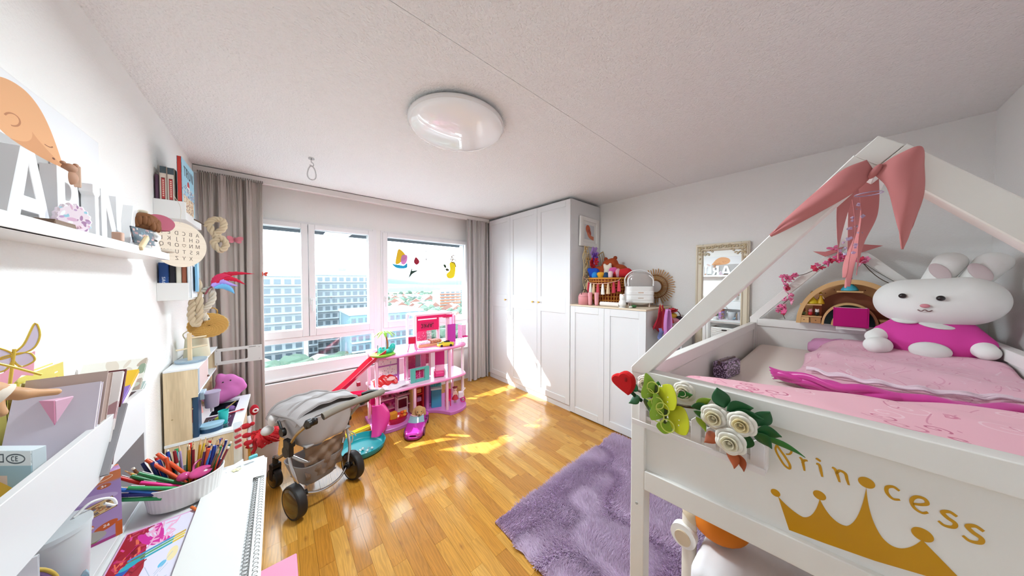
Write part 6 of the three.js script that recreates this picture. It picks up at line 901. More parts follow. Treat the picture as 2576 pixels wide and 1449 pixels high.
// ---------- rug ----------
{
  const r = T('rug', 'fluffy lilac high-pile rug reaching under the bed', 'rug', [0, 0, 0]);
  const x0 = 0.965, x1 = 2.38, z0 = -1.27, z1 = 0.45, rugM = new THREE.MeshPhysicalMaterial({ color: C('#d9c3da'), roughness: 1, sheen: 0.7, sheenColor: C('#e9d5ea'), sheenRoughness: 0.6 });
  P('rug_backing', bx(x0, 0.001, z0, x1, 0.012, z1, 0.004), mt('#a98bb0', 0.95), r);
  const tuft = new THREE.ConeGeometry(0.0032, 0.034, 4, 1, true).translate(0, 0.017, 0), N = 90000, im = new THREE.InstancedMesh(tuft, rugM, N), M = new THREE.Matrix4(), q = new THREE.Quaternion(), e = new THREE.Euler(), col = new THREE.Color();
  for (let i = 0; i < N; i++) {
    const near = i < N * 0.75, x = rr(x0, x1), z = near ? rr(z0, -0.25) : rr(z0, z1), f = fbm(x * 5, z * 5, 3), a = fbm(x * 3 + 40, z * 3, 2) * 14, l = 0.45 + 0.5 * fbm(x * 9, z * 9 + 30, 2);
    e.set(Math.cos(a) * l + rr(-0.4, 0.4), 0, Math.sin(a) * l + rr(-0.4, 0.4)); q.setFromEuler(e); const s = 0.75 + 0.5 * f; M.compose(V3(x, 0.006, z), q, V3(s, s * rr(0.8, 1.15), s)); im.setMatrixAt(i, M);
    const m = 0.72 + 0.55 * f + rr(-0.12, 0.12); col.setRGB(Math.min(1, 1.04 * m), Math.min(1, 0.98 * m), Math.min(1, 1.02 * m)); im.setColorAt(i, col);
  }
  im.name = 'rug_pile'; im.userData.kind = 'stuff'; im.castShadow = im.receiveShadow = true; r.add(im);
}
// ---------- things on the low cabinet and the right wall ----------
const Yc = 1.2005, rattan = mt('#c07a2c', 0.6), rattanL = mt('#c9924e', 0.6);
{
  const f = T('framed_picture', 'white wooden frame with a newborn photo high on the wardrobe side', 'picture frame', [2.585, 1.856, -1.828], 0.04); f.rotation.x = 0.02;
  P('frame', ring(0, 0, 0.40, 0.335, 0, 0.022, 0.05, 0.05, 0.045, 0.05, 0.004), mt('#efebe6', 0.45), f); P('mount', bx(0.045, 0.045, 0.002, 0.355, 0.295, 0.008), mt('#ebe7e2', 0.8), f);
  P('photo', bx(0.10, 0.085, 0.008, 0.305, 0.255, 0.009), printed(256, 256, (x, w, h) => { x.fillStyle = '#c9c9cc'; x.fillRect(0, 0, w, h); x.fillStyle = '#c4572c'; x.beginPath(); x.ellipse(90, 80, 60, 76, -0.3, 0, 7); x.fill(); x.fillStyle = '#a8401f'; x.beginPath(); x.ellipse(130, 130, 40, 62, -0.5, 0, 7); x.fill(); x.fillStyle = '#cc6b46'; x.beginPath(); x.moveTo(60, 140); x.bezierCurveTo(90, 230, 160, 250, 250, 256); x.lineTo(250, 190); x.bezierCurveTo(200, 190, 150, 180, 110, 130); x.fill(); x.strokeStyle = '#7d2f18'; x.lineWidth = 5; x.beginPath(); x.moveTo(120, 90); x.quadraticCurveTo(140, 100, 150, 96); x.stroke(); }, 0.4), f);
}
{ // rope hammock net with silk flowers
  const n = T('rope_net', 'knotted beige rope toy net hanging from the wardrobe side below the photo', 'net', [2.60, 1.25, -1.80]);
  const rp = mt('#cdb68c', 0.9), strands = [];
  for (let k = 0; k < 5; k++) strands.push(tube(Array.from({ length: 12 }, (_, i) => [0.02 + 0.022 * k + 0.02 * Math.sin(i * 1.7 + k), 0.6 - i * 0.054, 0.012 + 0.012 * Math.cos(i * 2 + k)]), 0.005, 50, 6));
  P('rope', strands, rp, n); P('knots', Array.from({ length: 22 }, (_, i) => at(ell(0.011, 0.009, 0.01, 10, 8), 0.03 + 0.09 * ((i * 0.37) % 1), 0.05 + i * 0.026, 0.02)), rp, n);
  P('swag', Array.from({ length: 9 }, (_, i) => tube([[0.05 + i * 0.045, 0.47 + 0.012 * i, 0.02], [0.055 + i * 0.045, 0.40 + 0.01 * i, 0.04], [0.07 + i * 0.045, 0.36, 0.04]], 0.0035, 14, 5)), mt('#c99f5a', 0.9), n); P('swag_cord', tube([[0.05, 0.6, 0.01], [0.08, 0.46, 0.02], [0.25, 0.49, 0.02], [0.42, 0.56, 0.01]], 0.005, 40, 6), mt('#c99f5a', 0.9), n);
}
function petalFlower(p, m, c, R, n, name) { for (let i = 0; i < n; i++) { const a = i / n * 2 * PI; P(name, at(ell(R * 0.62, R * 0.16, R * 0.36, 12, 8), R * 0.6, 0, 0, 0, 0, 0.35).rotateY(a).translate(...c), m, p); } }
{
  const f = T('silk_orchid', 'lilac and violet silk orchids pinned in the rope net', 'silk flowers', [2.755, 1.755, -1.755]); f.rotation.x = PI / 2;
  petalFlower(f, mt('#b48ad6', 0.6), [0.02, 0, -0.02], 0.07, 6, 'petal'); petalFlower(f, mt('#5d2a9c', 0.6), [-0.01, 0.03, 0.03], 0.05, 6, 'petal'); petalFlower(f, mt('#c29ae0', 0.6), [0.03, 0.02, 0.07], 0.055, 5, 'petal');
}
{
  const f = T('silk_poppy', 'red silk flower hanging in the rope net above the basket', 'silk flowers', [2.72, 1.655, -1.735]); f.rotation.x = PI / 2;
  petalFlower(f, mt('#c21022', 0.6), [0, 0, 0], 0.06, 7, 'petal'); petalFlower(f, mt('#e02a3c', 0.6), [0.02, 0.03, -0.02], 0.04, 6, 'petal');
}
{ // pink jug and two pink tubes, white paper roll, bear, leaf
  const j = T('pink_jug', 'dusty pink lidded toy jug on the far left of the low cabinet', 'jug', [2.515, Yc, -1.705]);
  P('jug_body', lathe([[0, 0], [0.062, 0], [0.063, 0.085], [0.05, 0.115], [0.03, 0.128], [0, 0.13]], 30), mt('#d98f92', 0.45), j); P('jug_band', at(cyl(0.0645, 0.0645, 0.006, 30), 0, 0.088, 0), mt('#c47a7e', 0.5), j); P('handle', tube([[-0.055, 0.11, 0], [-0.045, 0.15, 0], [0, 0.162, 0], [0.045, 0.15, 0], [0.055, 0.11, 0]], 0.004), mt('#5a4540', 0.5), j);
}
for (const [lab, z, x] of [['left of two pink cosmetic tubes standing on the low cabinet', -1.612, 2.485], ['right of two pink cosmetic tubes standing on the low cabinet', -1.545, 2.50]]) O('pink_tube', lab, 'tube', lathe([[0, 0], [0.017, 0], [0.0195, 0.02], [0.023, 0.128], [0.022, 0.134], [0, 0.135]], 24), mt('#e39aa0', 0.3), [x, Yc, z], 0, 'pink tubes on the low cabinet');
O('paper_roll', 'white paper roll lying at the front of the low cabinet', 'roll', [at(cyl(0.022, 0.022, 0.20, 24), 0, 0.0225, 0, PI / 2)], mt('#e6dcd6', 0.7), [2.50, Yc, -1.418 + 0.02]);
{
  const b = T('bear_lamp', 'small white round animal night lamp on the low cabinet', 'lamp', [2.475, Yc, -1.255]);
  P('lamp_body', blend([[[0, 0.036, 0, 0.034], [0, 0.045, 0, 0.032]], [[0, 0.092, 0, 0.025], [0, 0.095, 0, 0.024]], [[0, 0.118, -0.016, 0.008], [0, 0.122, -0.017, 0.007]], [[0, 0.118, 0.016, 0.008], [0, 0.122, 0.017, 0.007]]], 44, 0.008), mt('#ece9e4', 0.4), b); P('foot', at(cyl(0.03, 0.032, 0.008, 24), 0, 0.004, 0), mt('#d9d5cf', 0.5), b); P('ear', at(sph(0.007, 8, 6), -0.012, 0.12, 0.016), mt('#e8b9a8', 0.5), b);
}
{
  const l = T('green_toy', 'small green and white toy lying between night lamp and vanity box', 'toy', [2.52, Yc, -1.175]);
  P('leaf', at(ell(0.035, 0.014, 0.022), 0.02, 0.014, 0.0), mt('#2f6b34', 0.6), l); P('pebble', at(ell(0.018, 0.009, 0.016), -0.02, 0.009, -0.012), mt('#e6ece0', 0.4), l);
}
{ // rattan basket with soft toys and a tassel garland
  const c = [2.765, Yc, -1.555], b = T('rattan_basket', 'orange-brown rattan basket heaped with soft toys on the low cabinet', 'basket', c);
  const R = (y) => 0.165 + 0.05 * (y / 0.28); const hoops = [], ribs = [];
  for (const y of [0.01, 0.05, 0.09, 0.13, 0.17, 0.2, 0.225, 0.25, 0.278]) hoops.push(at(new THREE.TorusGeometry(R(y), 0.006, 6, 48), 0, y, 0, PI / 2));
  for (let i = 0; i < 40; i++) { const a = i / 40 * 2 * PI; ribs.push(bar([Math.cos(a) * R(0.008), 0.008, Math.sin(a) * R(0.008)], [Math.cos(a) * R(0.27), 0.275, Math.sin(a) * R(0.27)], 0.0055, 6)); }
  P('hoop', hoops, rattan, b); P('rib', ribs, rattan, b); P('lining', lathe([[0, 0.006], [0.155, 0.006], [0.205, 0.27]], 40), mt('#9a3d1c', 0.8), b); P('rim', at(new THREE.TorusGeometry(0.216, 0.01, 8, 56), 0, 0.28, 0, PI / 2), mt('#cf8a2e', 0.6), b);
  const toy = (label, nm, pos, bones, col, feats, ry = -1.2, k = 0.012) => { const t = T(nm, label, 'soft toy', [c[0] + pos[0], c[1] + pos[1], c[2] + pos[2]], ry); P('plush_body', blend(bones, 36, k), plush(col, 0.002, 16), t); feats && feats(t); return t; };
  toy('large rust-brown teddy lying at the back of the basket', 'teddy', [0.06, 0.33, -0.02], [[[-0.14, 0, 0, 0.07], [0.1, 0.02, 0, 0.085]], [[-0.02, 0.1, 0, 0.07], [0.02, 0.12, 0, 0.06]], [[0.12, 0.02, 0.02, 0.06], [0.17, -0.03, 0.03, 0.05]], [[-0.13, 0.04, 0.02, 0.05], [-0.18, -0.03, 0.03, 0.045]]], '#a8481f', (t) => P('ear', [at(sph(0.022, 12, 8), -0.05, 0.17, 0), at(sph(0.022, 12, 8), 0.05, 0.18, 0)], plush('#98401b'), t));
  toy('bright blue round soft toy at the left of the basket', 'plush_ball', [-0.06, 0.33, -0.15], [[[0, 0, 0, 0.055], [0.01, 0.015, 0, 0.055]], [[0.03, -0.03, 0.05, 0.03], [0.05, -0.05, 0.06, 0.028]], [[-0.04, 0.04, 0.02, 0.025], [-0.05, 0.05, 0.02, 0.02]]], '#1f4fc0');
  toy('light blue soft toy foot hanging over the basket rim', 'plush_bootie', [-0.14, 0.29, -0.09], [[[0, 0, 0, 0.032], [0, 0.03, 0.0, 0.034]], [[0.02, -0.025, 0.0, 0.02], [0.02, -0.03, 0, 0.02]]], '#2b86d2');
  toy('white and cream rabbit head soft toy in the middle of the basket', 'plush_rabbit', [-0.04, 0.355, 0.0], [[[0, 0, 0, 0.036], [0.01, 0.02, 0, 0.04]], [[-0.02, 0.05, 0, 0.016], [-0.03, 0.075, 0, 0.013]], [[0.02, 0.05, 0, 0.016], [0.03, 0.08, 0, 0.013]]], '#e6d8c6');
  toy('pink-haired doll soft toy in the basket beside the rabbit', 'plush_doll', [-0.05, 0.325, 0.06], [[[0, 0, 0, 0.032], [0, 0.04, 0, 0.032]], [[0.03, 0.05, 0, 0.02], [0.05, 0.02, 0, 0.018]]], '#d85a9a');
  toy('red soft toy with pale pink stripe on the right of the basket', 'plush_pillow', [-0.01, 0.325, 0.14], [[[-0.05, 0, 0, 0.045], [0.06, 0.015, 0, 0.05]], [[0.1, -0.02, 0, 0.03], [0.11, -0.03, 0, 0.03]]], '#c9242c', (t) => P('stripe', at(ell(0.035, 0.055, 0.052), -0.03, 0.008, 0), plush('#e9a9b9'), t));
  toy('navy and teal small soft toy at the front of the basket', 'plush_penguin', [-0.12, 0.30, 0.03], [[[0, 0, 0, 0.03], [0, 0.02, 0, 0.026]], [[0.03, 0, 0, 0.02], [0.04, -0.01, 0, 0.02]]], '#1c3f66');
  toy('yellow and red clown soft toy at the front of the basket', 'plush_clown', [-0.14, 0.295, -0.02], [[[0, 0, 0, 0.026], [0, 0.02, 0, 0.026]], [[0.02, 0.03, 0, 0.016], [-0.02, 0.035, 0, 0.016]]], '#e2a02a');
  toy('pale pink soft toy paw at the front right of the basket', 'plush_paw', [-0.135, 0.30, 0.09], [[[0, 0, 0, 0.022], [0, 0.035, 0.0, 0.024]]], '#e8c4c4');
  const g = T('tassel_garland', 'garland of white, beige and raspberry tassels draped along the basket front', 'garland', [c[0], c[1], c[2]]);
  const cols = ['#e3c19c', '#c53a4a', '#f0ece6', '#d8ba8e', '#cc4a58', '#f2eee8', '#dcbb96', '#c53a50', '#d84a5c'], P0s = []; for (let i = 0; i < 9; i++) { const a = PI * 1.0 + (i - 4) * 0.235, y = 0.225 + 0.035 * Math.pow(Math.abs(i - 4) / 4, 2); const x = Math.cos(a) * 0.226, z = -Math.sin(a) * 0.226; P0s.push([x, y, z]); const t = P('tassel', [at(lathe([[0, 0], [0.006, -0.004], [0.012, -0.02], [0.0115, -0.028], [0.016, -0.06], [0.02, -0.112], [0.016, -0.114], [0, -0.105]], 14), x, y, z)], mt(cols[i], 0.9), g); }
  P('cord', tube(P0s, 0.0035, 60, 6), mt('#d9a79a', 0.8), g); P('cord_end', [tube([P0s[0], [P0s[0][0] - 0.02, 0.3, P0s[0][2] - 0.04], [P0s[0][0], 0.36, P0s[0][2] - 0.06]], 0.003), tube([P0s[8], [P0s[8][0], 0.29, P0s[8][2] + 0.02]], 0.003)], mt('#d9a79a', 0.8), g);
}
{ // vanity box with clear dome
  const v = T('vanity_box', 'white cosmetics organiser with clear dome lid and two drawers on the low cabinet', 'organiser', [2.72, Yc, -1.21], -0.95);
  const wM = mt('#f1eeec', 0.3), sec = (w, d, p = 0.35) => { const s = new THREE.Shape(), r = 0.05; s.moveTo(-w + r, -d); s.lineTo(w - r, -d); s.quadraticCurveTo(w, -d, w, -d + r); s.lineTo(w, d - r); s.quadraticCurveTo(w, d, w - r, d); s.lineTo(-w + r, d); s.quadraticCurveTo(-w, d, -w, d - r); s.lineTo(-w, -d + r); s.quadraticCurveTo(-w, -d, -w + r, -d); return s; };
  const slab = (w, d, y0, y1, b = 0.004) => { const g = ext(sec(w, d), y1 - y0 - 2 * b, b, 10); g.rotateX(-PI / 2); return g.translate(0, y0 + b, 0); };
  P('body', [slab(0.12, 0.085, 0.04, 0.2), at(ell(0.105, 0.03, 0.075, 28, 12), 0, 0.045, 0)], wM, v);
  const d1 = P('drawer', slab(0.1215, 0.088, 0.118, 0.156, 0.005), mt('#f4f1ef', 0.28), v), d2 = P('drawer', slab(0.1205, 0.0875, 0.066, 0.108, 0.005), mt('#f4f1ef', 0.28), v);
  P('pull', bx(-0.025, 0.134, 0.088, 0.025, 0.146, 0.094, 0.003), mt('#d8b9a6', 0.4), d1); P('pull', bx(-0.025, 0.083, 0.088, 0.025, 0.092, 0.094, 0.003), mt('#cbb4a5', 0.4), d2);
  P('dome', shell(grid(40, 16, (u, w) => { const a = u * 2 * PI, q = 1 / Math.pow(Math.pow(Math.abs(Math.cos(a)), 4) + Math.pow(Math.abs(Math.sin(a)), 4), 0.25), k = Math.cos(w * PI / 2), kk = Math.pow(k, 0.4); return [Math.cos(a) * q * 0.118 * kk, 0.2 + 0.14 * Math.sin(w * PI / 2), Math.sin(a) * q * 0.083 * kk]; }), 0.002), new THREE.MeshPhysicalMaterial({ color: C('#f3efed'), roughness: 0.12, transmission: 0.72, thickness: 0, side: THREE.DoubleSide }), v);
  P('carry_handle', tube([[-0.128, 0.2, 0.0], [-0.125, 0.29, 0.0], [-0.06, 0.35, 0], [0.06, 0.35, 0], [0.125, 0.29, 0], [0.128, 0.2, 0]], 0.006, 50, 8), wM, v); P('dome_band', tube([[-0.11, 0.205, 0.084], [-0.108, 0.275, 0.07], [-0.05, 0.315, 0.055], [0.05, 0.315, 0.055], [0.108, 0.275, 0.07], [0.11, 0.205, 0.084]], 0.006, 40, 8), wM, v);
  for (const [x, z] of [[-0.085, 0.05], [0.085, 0.05], [-0.085, -0.05], [0.085, -0.05]]) P('foot', at(cyl(0.009, 0.005, 0.048, 12), x, 0.024, z), mt('#f0d9d0', 0.4), v);
  P('hair_clips', [at(ell(0.06, 0.02, 0.03), -0.01, 0.215, 0.01), at(ell(0.04, 0.012, 0.02), 0.06, 0.208, 0.03), at(ell(0.03, 0.015, 0.02), -0.06, 0.21, 0.02)], mt('#5a4038', 0.6), v, 'dark hair accessories');
}
{ // sunburst rattan mirror
  const s = T('sunburst_mirror', 'round rattan sunburst ornament with a white centre on the right wall', 'wall ornament', [RX - 0.012, 1.396, -1.17]); s.rotation.set(0, -PI / 2, 0);
  for (let i = 0; i < 44; i++) { const a = i / 44 * 2 * PI; P('ray', bar([Math.cos(a) * 0.055, Math.sin(a) * 0.055, 0.004], [Math.cos(a) * (i % 2 ? 0.18 : 0.19), Math.sin(a) * (i % 2 ? 0.18 : 0.19), 0.004], 0.0042, 6), rattanL, s); }
  for (const r of [0.07, 0.12]) P('hoop', at(new THREE.TorusGeometry(r, 0.005, 6, 48), 0, 0, 0.009), mt('#8a5524', 0.6), s); P('centre_disc', at(ell(0.06, 0.06, 0.02), 0, 0, 0.012), mt('#e9e7e4', 0.3), s);
}
O('white_cone_vase', 'small white cone vase behind the vanity box at the end of the low cabinet', 'vase', lathe([[0, 0], [0.026, 0], [0.03, 0.012], [0.012, 0.045], [0.007, 0.075], [0.009, 0.08], [0, 0.08]], 20), mt('#d9d2cc', 0.5), [2.90, Yc, -1.085]);
// colourful bags hanging at the cabinet side
function bag(name, label, cat, pos, ry, f) { const t = T(name, label, cat, pos, ry); f(t); return t; }
bag('hanging_bag', 'red and lilac pointed fabric bunch hanging on the low cabinet side', 'bag', [2.62, 0.98, -0.975], -0.4, (t) => {
  P('red_cloth', shell(grid(16, 14, (u, v) => [(u - 0.5) * 0.14 * (0.4 + v), 0.24 - v * 0.2 + 0.02 * Math.sin(u * 12), 0.02 + 0.03 * Math.sin(u * 9 + v * 3) * v]), 0.004), mt('#b41d34', 0.7), t); P('lilac_cloth', shell(grid(16, 14, (u, v) => [0.03 + (u - 0.5) * 0.12 * (0.3 + v * (1.2 - v)), 0.22 - v * 0.24, 0.05 + 0.02 * Math.sin(u * 8)]), 0.004), mt('#d58bd0', 0.6), t); P('hanger', tube([[0, 0.26, 0.0], [0.0, 0.23, 0.02], [0.0, 0.2, 0.02]], 0.004), mt('#d98a3a', 0.6), t); P('blue_tail', shell(grid(6, 10, (u, v) => [-0.02 + (u - 0.5) * 0.05, 0.05 - v * 0.1, 0.03 + 0.01 * Math.sin(v * 6)]), 0.003), mt('#8f9bd8', 0.6), t);
});
bag('child_handbag', 'red childrens handbag with orange flowers hanging beside the lilac cloth', 'bag', [2.755, 0.96, -0.972], -0.4, (t) => {
  P('bag_body', blend([[[-0.05, 0.06, 0, 0.05], [0.05, 0.06, 0, 0.05]], [[-0.04, 0.12, 0, 0.035], [0.04, 0.12, 0, 0.035]]], 36, 0.012), mt('#c51f26', 0.5), t); P('flower_print', [at(sph(0.016, 10, 8), 0.0, 0.10, 0.045), at(sph(0.018, 10, 8), 0.03, 0.07, 0.045), at(sph(0.014, 10, 8), 0.005, 0.05, 0.05)], mt('#f0a23a', 0.6), t, 'orange flowers'); P('strap', tube([[-0.04, 0.14, 0], [-0.01, 0.22, 0], [0.04, 0.14, 0]], 0.006), mt('#c7b33a', 0.6), t);
});
bag('child_backpack', 'pink patterned backpack with dark straps hanging nearest the mirror', 'backpack', [2.90, 0.93, -0.955], -0.4, (t) => {
  P('bag_body', blend([[[-0.05, 0.05, 0, 0.055], [0.05, 0.05, 0, 0.055]], [[-0.04, 0.13, 0, 0.05], [0.04, 0.13, 0, 0.05]]], 36, 0.012), new THREE.MeshStandardMaterial({ map: tex(128, 128, (i, j) => { const v = vn(i / 8, j / 8, 16); return v > 0.6 ? [190, 60, 90] : [226, 150, 168]; }), roughness: 0.7 }), t); P('strap', [tube([[0.03, 0.18, 0.03], [0.08, 0.15, 0.05], [0.09, 0.06, 0.05]], 0.011), tube([[0.0, 0.18, 0.04], [0.05, 0.14, 0.06], [0.06, 0.05, 0.06]], 0.011)], mt('#2c1c2c', 0.6), t); P('flap', at(ell(0.05, 0.03, 0.04), -0.02, 0.19, 0.0), mt('#d6a02c', 0.6), t);
});
{
  const f = T('red_silk_rose', 'dark red silk flower on a bent stem above the hanging bags', 'silk flower', [2.86, 1.165, -0.955]); f.rotation.z = 0.3; petalFlower(f, mt('#a3121f', 0.6), [0, 0, 0], 0.045, 7, 'petal'); petalFlower(f, mt('#b81a2a', 0.6), [0.0, 0.015, 0.0], 0.03, 6, 'petal'); P('stem', tube([[0, 0, 0], [0.06, -0.02, 0.02], [0.11, -0.08, 0.03], [0.12, -0.18, 0.02]], 0.004), mt('#6a1822', 0.7), f);
}
O('toy_giraffe_horn', 'yellow-green cloth tip sticking up between the hanging bags', 'cloth', at(new THREE.ConeGeometry(0.02, 0.09, 14), 0, 0.045, 0, 0, 0, 0.1), mt('#c9b53c', 0.6), [2.735, 1.12, -0.975]);
// tall ornate mirror
{
  const m = T('wall_mirror', 'tall ornate cream-gold mirror on the right wall between rack and bed', 'mirror', [RX - 0.004, 0.12, -0.805]); m.rotation.y = 0;
  const W = 0.391, Hh = 1.672, fr = mt('#eadfc8', 0.45);
  const side = (a, b) => bx(...a, ...b, 0.006);
  P('frame', [side([-0.03, 0, 0], [0, Hh, 0.058]), side([-0.03, 0, W - 0.058], [0, Hh, W]), side([-0.03, Hh - 0.066, 0.058], [0, Hh, W - 0.058]), side([-0.03, 0, 0.058], [0, 0.066, W - 0.058])], fr, m);
  P('frame_moulding', [[0.01, 0.018], [0.045, 0.054]].flatMap(([a, b]) => [side([-0.038, a, a], [-0.028, Hh - a, b]), side([-0.038, a, W - b], [-0.028, Hh - a, W - a]), side([-0.038, Hh - b - 0.004, a], [-0.028, Hh - a, W - a])]), mt('#e6d9c0', 0.4), m);
  const orn = []; for (const [y, z, s] of [[Hh - 0.035, 0.035, 1], [Hh - 0.035, W - 0.035, -1]]) for (let i = 0; i < 9; i++) { const a = i * 0.7; orn.push(at(ell(0.006, 0.012, 0.007, 8, 6), -0.036, y - 0.02 * i * (i % 2), z + s * 0.012 * i * ((i + 1) % 2), a), at(new THREE.TorusGeometry(0.011, 0.0035, 6, 14, 4.4).rotateY(PI / 2), -0.037, y - (i % 3) * 0.03, z + s * (i % 4) * 0.028)); }
  for (let i = 0; i < 8; i++) orn.push(at(new THREE.TorusGeometry(0.01, 0.0032, 6, 14, 4.6).rotateY(PI / 2), -0.037, Hh - 0.03 + 0.006 * Math.sin(i * 2), W / 2 - 0.06 + i * 0.017));
  P('scroll_ornament', orn, mt('#d3c09a', 0.5), m); P('mirror_glass', bx(-0.016, 0.06, 0.052, -0.014, Hh - 0.06, W - 0.052), new THREE.MeshStandardMaterial({ color: C('#eef1f1'), metalness: 1, roughness: 0.015 }), m);
}
// ---------- on and around the bed (positions in the bed's own axes) ----------
const bY = -0.8 * PI / 180;
const B = (name, label, cat, [x, y, z], ry = 0, group) => T(name, label, cat, bw(x, y, z), bY + ry, group);
const goldDecal = new THREE.MeshPhysicalMaterial({ color: C('#dba21c'), roughness: 0.28, metalness: 0.3, clearcoat: 0.5, side: THREE.DoubleSide });
{ // stickers on the foot panel are parts of the bed
  const flat = (sh) => { const g = ext(sh, 0.0006, 0, 16); g.rotateY(-PI / 2); return g.translate(0.0136, 0, 0); }; // shape x -> z
  const c = new THREE.Shape(); c.moveTo(0.358, 0.922); c.lineTo(0.378, 0.853); c.lineTo(0.431, 0.862); c.lineTo(0.5, 0.876); c.lineTo(0.557, 0.893); c.lineTo(0.60, 0.905); c.lineTo(0.552, 0.958); c.bezierCurveTo(0.535, 0.918, 0.520, 0.915, 0.508, 0.930); c.bezierCurveTo(0.495, 0.950, 0.489, 0.985, 0.487, 1.020); c.bezierCurveTo(0.484, 0.985, 0.477, 0.935, 0.463, 0.922); c.bezierCurveTo(0.447, 0.915, 0.433, 0.935, 0.4245, 0.957); c.bezierCurveTo(0.420, 0.925, 0.412, 0.903, 0.400, 0.899); c.bezierCurveTo(0.386, 0.899, 0.368, 0.912, 0.358, 0.922);
  const cr = P('crown_decal', flat(c), goldDecal, bedG, 'gold crown sticker');
  for (const [z, y, r] of [[0.3535, 0.928, 0.0085], [0.424, 0.965, 0.0098], [0.487, 1.03, 0.0108], [0.552, 0.968, 0.012]]) P('crown_ball', flat(new THREE.Shape().absarc(z, y, r, 0, 2 * PI)), goldDecal, cr);
  const stroke = (pts, w, n = 40) => { const k = new THREE.CatmullRomCurve3(pts.map((p) => V3(p[0], p[1], 0))), a = [], b = []; for (let i = 0; i <= n; i++) { const t = i / n, p = k.getPoint(t), d = k.getTangent(t), q = w * (0.55 + 0.45 * Math.sin(PI * Math.min(1, 0.15 + t * 0.8))); a.push([p.x - d.y * q, p.y + d.x * q]); b.push([p.x + d.y * q, p.y - d.x * q]); } return flat(shape([...a, ...b.reverse()])); };
  const L = (pts, w, lab) => P('letter_decal', Array.isArray(pts[0][0]) ? pts.map((p) => stroke(p, w)) : stroke(pts, w), goldDecal, bedG, lab);
  const s1 = (x, y, s) => [[x + 0.0075 * s, y + 0.009 * s], [x + 0.001 * s, y + 0.0125 * s], [x - 0.005 * s, y + 0.008 * s], [x - 0.001 * s, y + 0.002 * s], [x + 0.006 * s, y - 0.003 * s], [x + 0.005 * s, y - 0.010 * s], [x - 0.003 * s, y - 0.013 * s], [x - 0.0085 * s, y - 0.009 * s]];
  L([[[0.3535, 1.046], [0.352, 1.035], [0.359, 1.018], [0.369, 1.003], [0.376, 1.0], [0.377, 1.008], [0.369, 1.024], [0.358, 1.04], [0.3545, 1.047], [0.364, 1.054], [0.375, 1.052], [0.379, 1.042], [0.375, 1.034], [0.370, 1.032]]], 0.0024, 'gold letter P sticker');
  L([[[0.3925, 1.036], [0.396, 1.032], [0.399, 1.018], [0.4005, 1.008]], [[0.3965, 1.024], [0.4, 1.032], [0.405, 1.034]]], 0.0024, 'gold letter r sticker');
  L([[[0.418, 1.034], [0.422, 1.034], [0.4255, 1.02], [0.4275, 1.009]], [[0.4175, 1.046], [0.4215, 1.044], [0.4245, 1.042]]], 0.0024, 'gold letter i sticker');
  L([[[0.441, 1.038], [0.445, 1.036], [0.4495, 1.022], [0.452, 1.011]], [[0.447, 1.027], [0.452, 1.036], [0.459, 1.034], [0.462, 1.022], [0.4645, 1.012]]], 0.0025, 'gold letter n sticker');
  L([[[0.526, 1.036], [0.519, 1.040], [0.512, 1.035], [0.512, 1.024], [0.519, 1.016], [0.527, 1.019]]], 0.0026, 'gold letter c sticker');
  L([[[0.541, 1.020], [0.55, 1.024], [0.556, 1.030], [0.553, 1.037], [0.545, 1.036], [0.5395, 1.026], [0.543, 1.013], [0.551, 1.009], [0.557, 1.014]]], 0.0026, 'gold letter e sticker');
  L([s1(0.577, 1.015, 1.1)], 0.0028, 'first gold letter s sticker'); L([s1(0.601, 1.005, 1.15)], 0.003, 'second gold letter s sticker');
  const fence = [[0.041, 1.056, 0.982, 0.010], [0.081, 1.036, 0.979, 0.011], [0.120, 1.03, 0.981, 0.011], [0.156, 1.04, 0.981, 0.011], [0.191, 1.059, 0.981, 0.0115], [0.2255, 1.045, 0.98, 0.0115], [0.259, 1.04, 0.978, 0.0115], [0.2895, 1.045, 0.976, 0.0115], [0.322, 1.053, 0.975, 0.012]];
  const pf = mt('#f0e9e8', 0.5), fc = T('picket_trim', 'miniature white picket fence fixed below the roses on the bed foot panel', 'toy fence', bw(-0.004, 0, 0), bY);
  fence.forEach(([z, t, b, w]) => P('picket', at(ext(shape([[z - w, b], [z + w, b], [z + w, t - 0.012], [z, t], [z - w, t - 0.012]]), 0.004, 0.001), 0, 0, 0).rotateY(-PI / 2), pf, fc));
  P('picket', bx(-0.03, 0.99, 0.338, 0.0, 1.057, 0.342, 0.001), pf, fc); for (const y of [0.994, 1.026]) P('fence_rail', bx(0.0, y, 0.03, 0.004, y + 0.013, 0.338, 0.001), pf, fc); P('fence_box', bx(-0.034, 0.985, 0.02, -0.03, 1.0, 0.34), pf, fc);
}
const leafG = (L, W) => shell(grid(10, 6, (u, v) => { const t = (v - 0.5) * 2, w = W * Math.sin(PI * Math.pow(u, 0.8)) ; return [u * L, 0.14 * L * Math.sin(u * 2.6) - 0.25 * W * t * t * -1 * 0.6, t * w]; }), 0.0008);
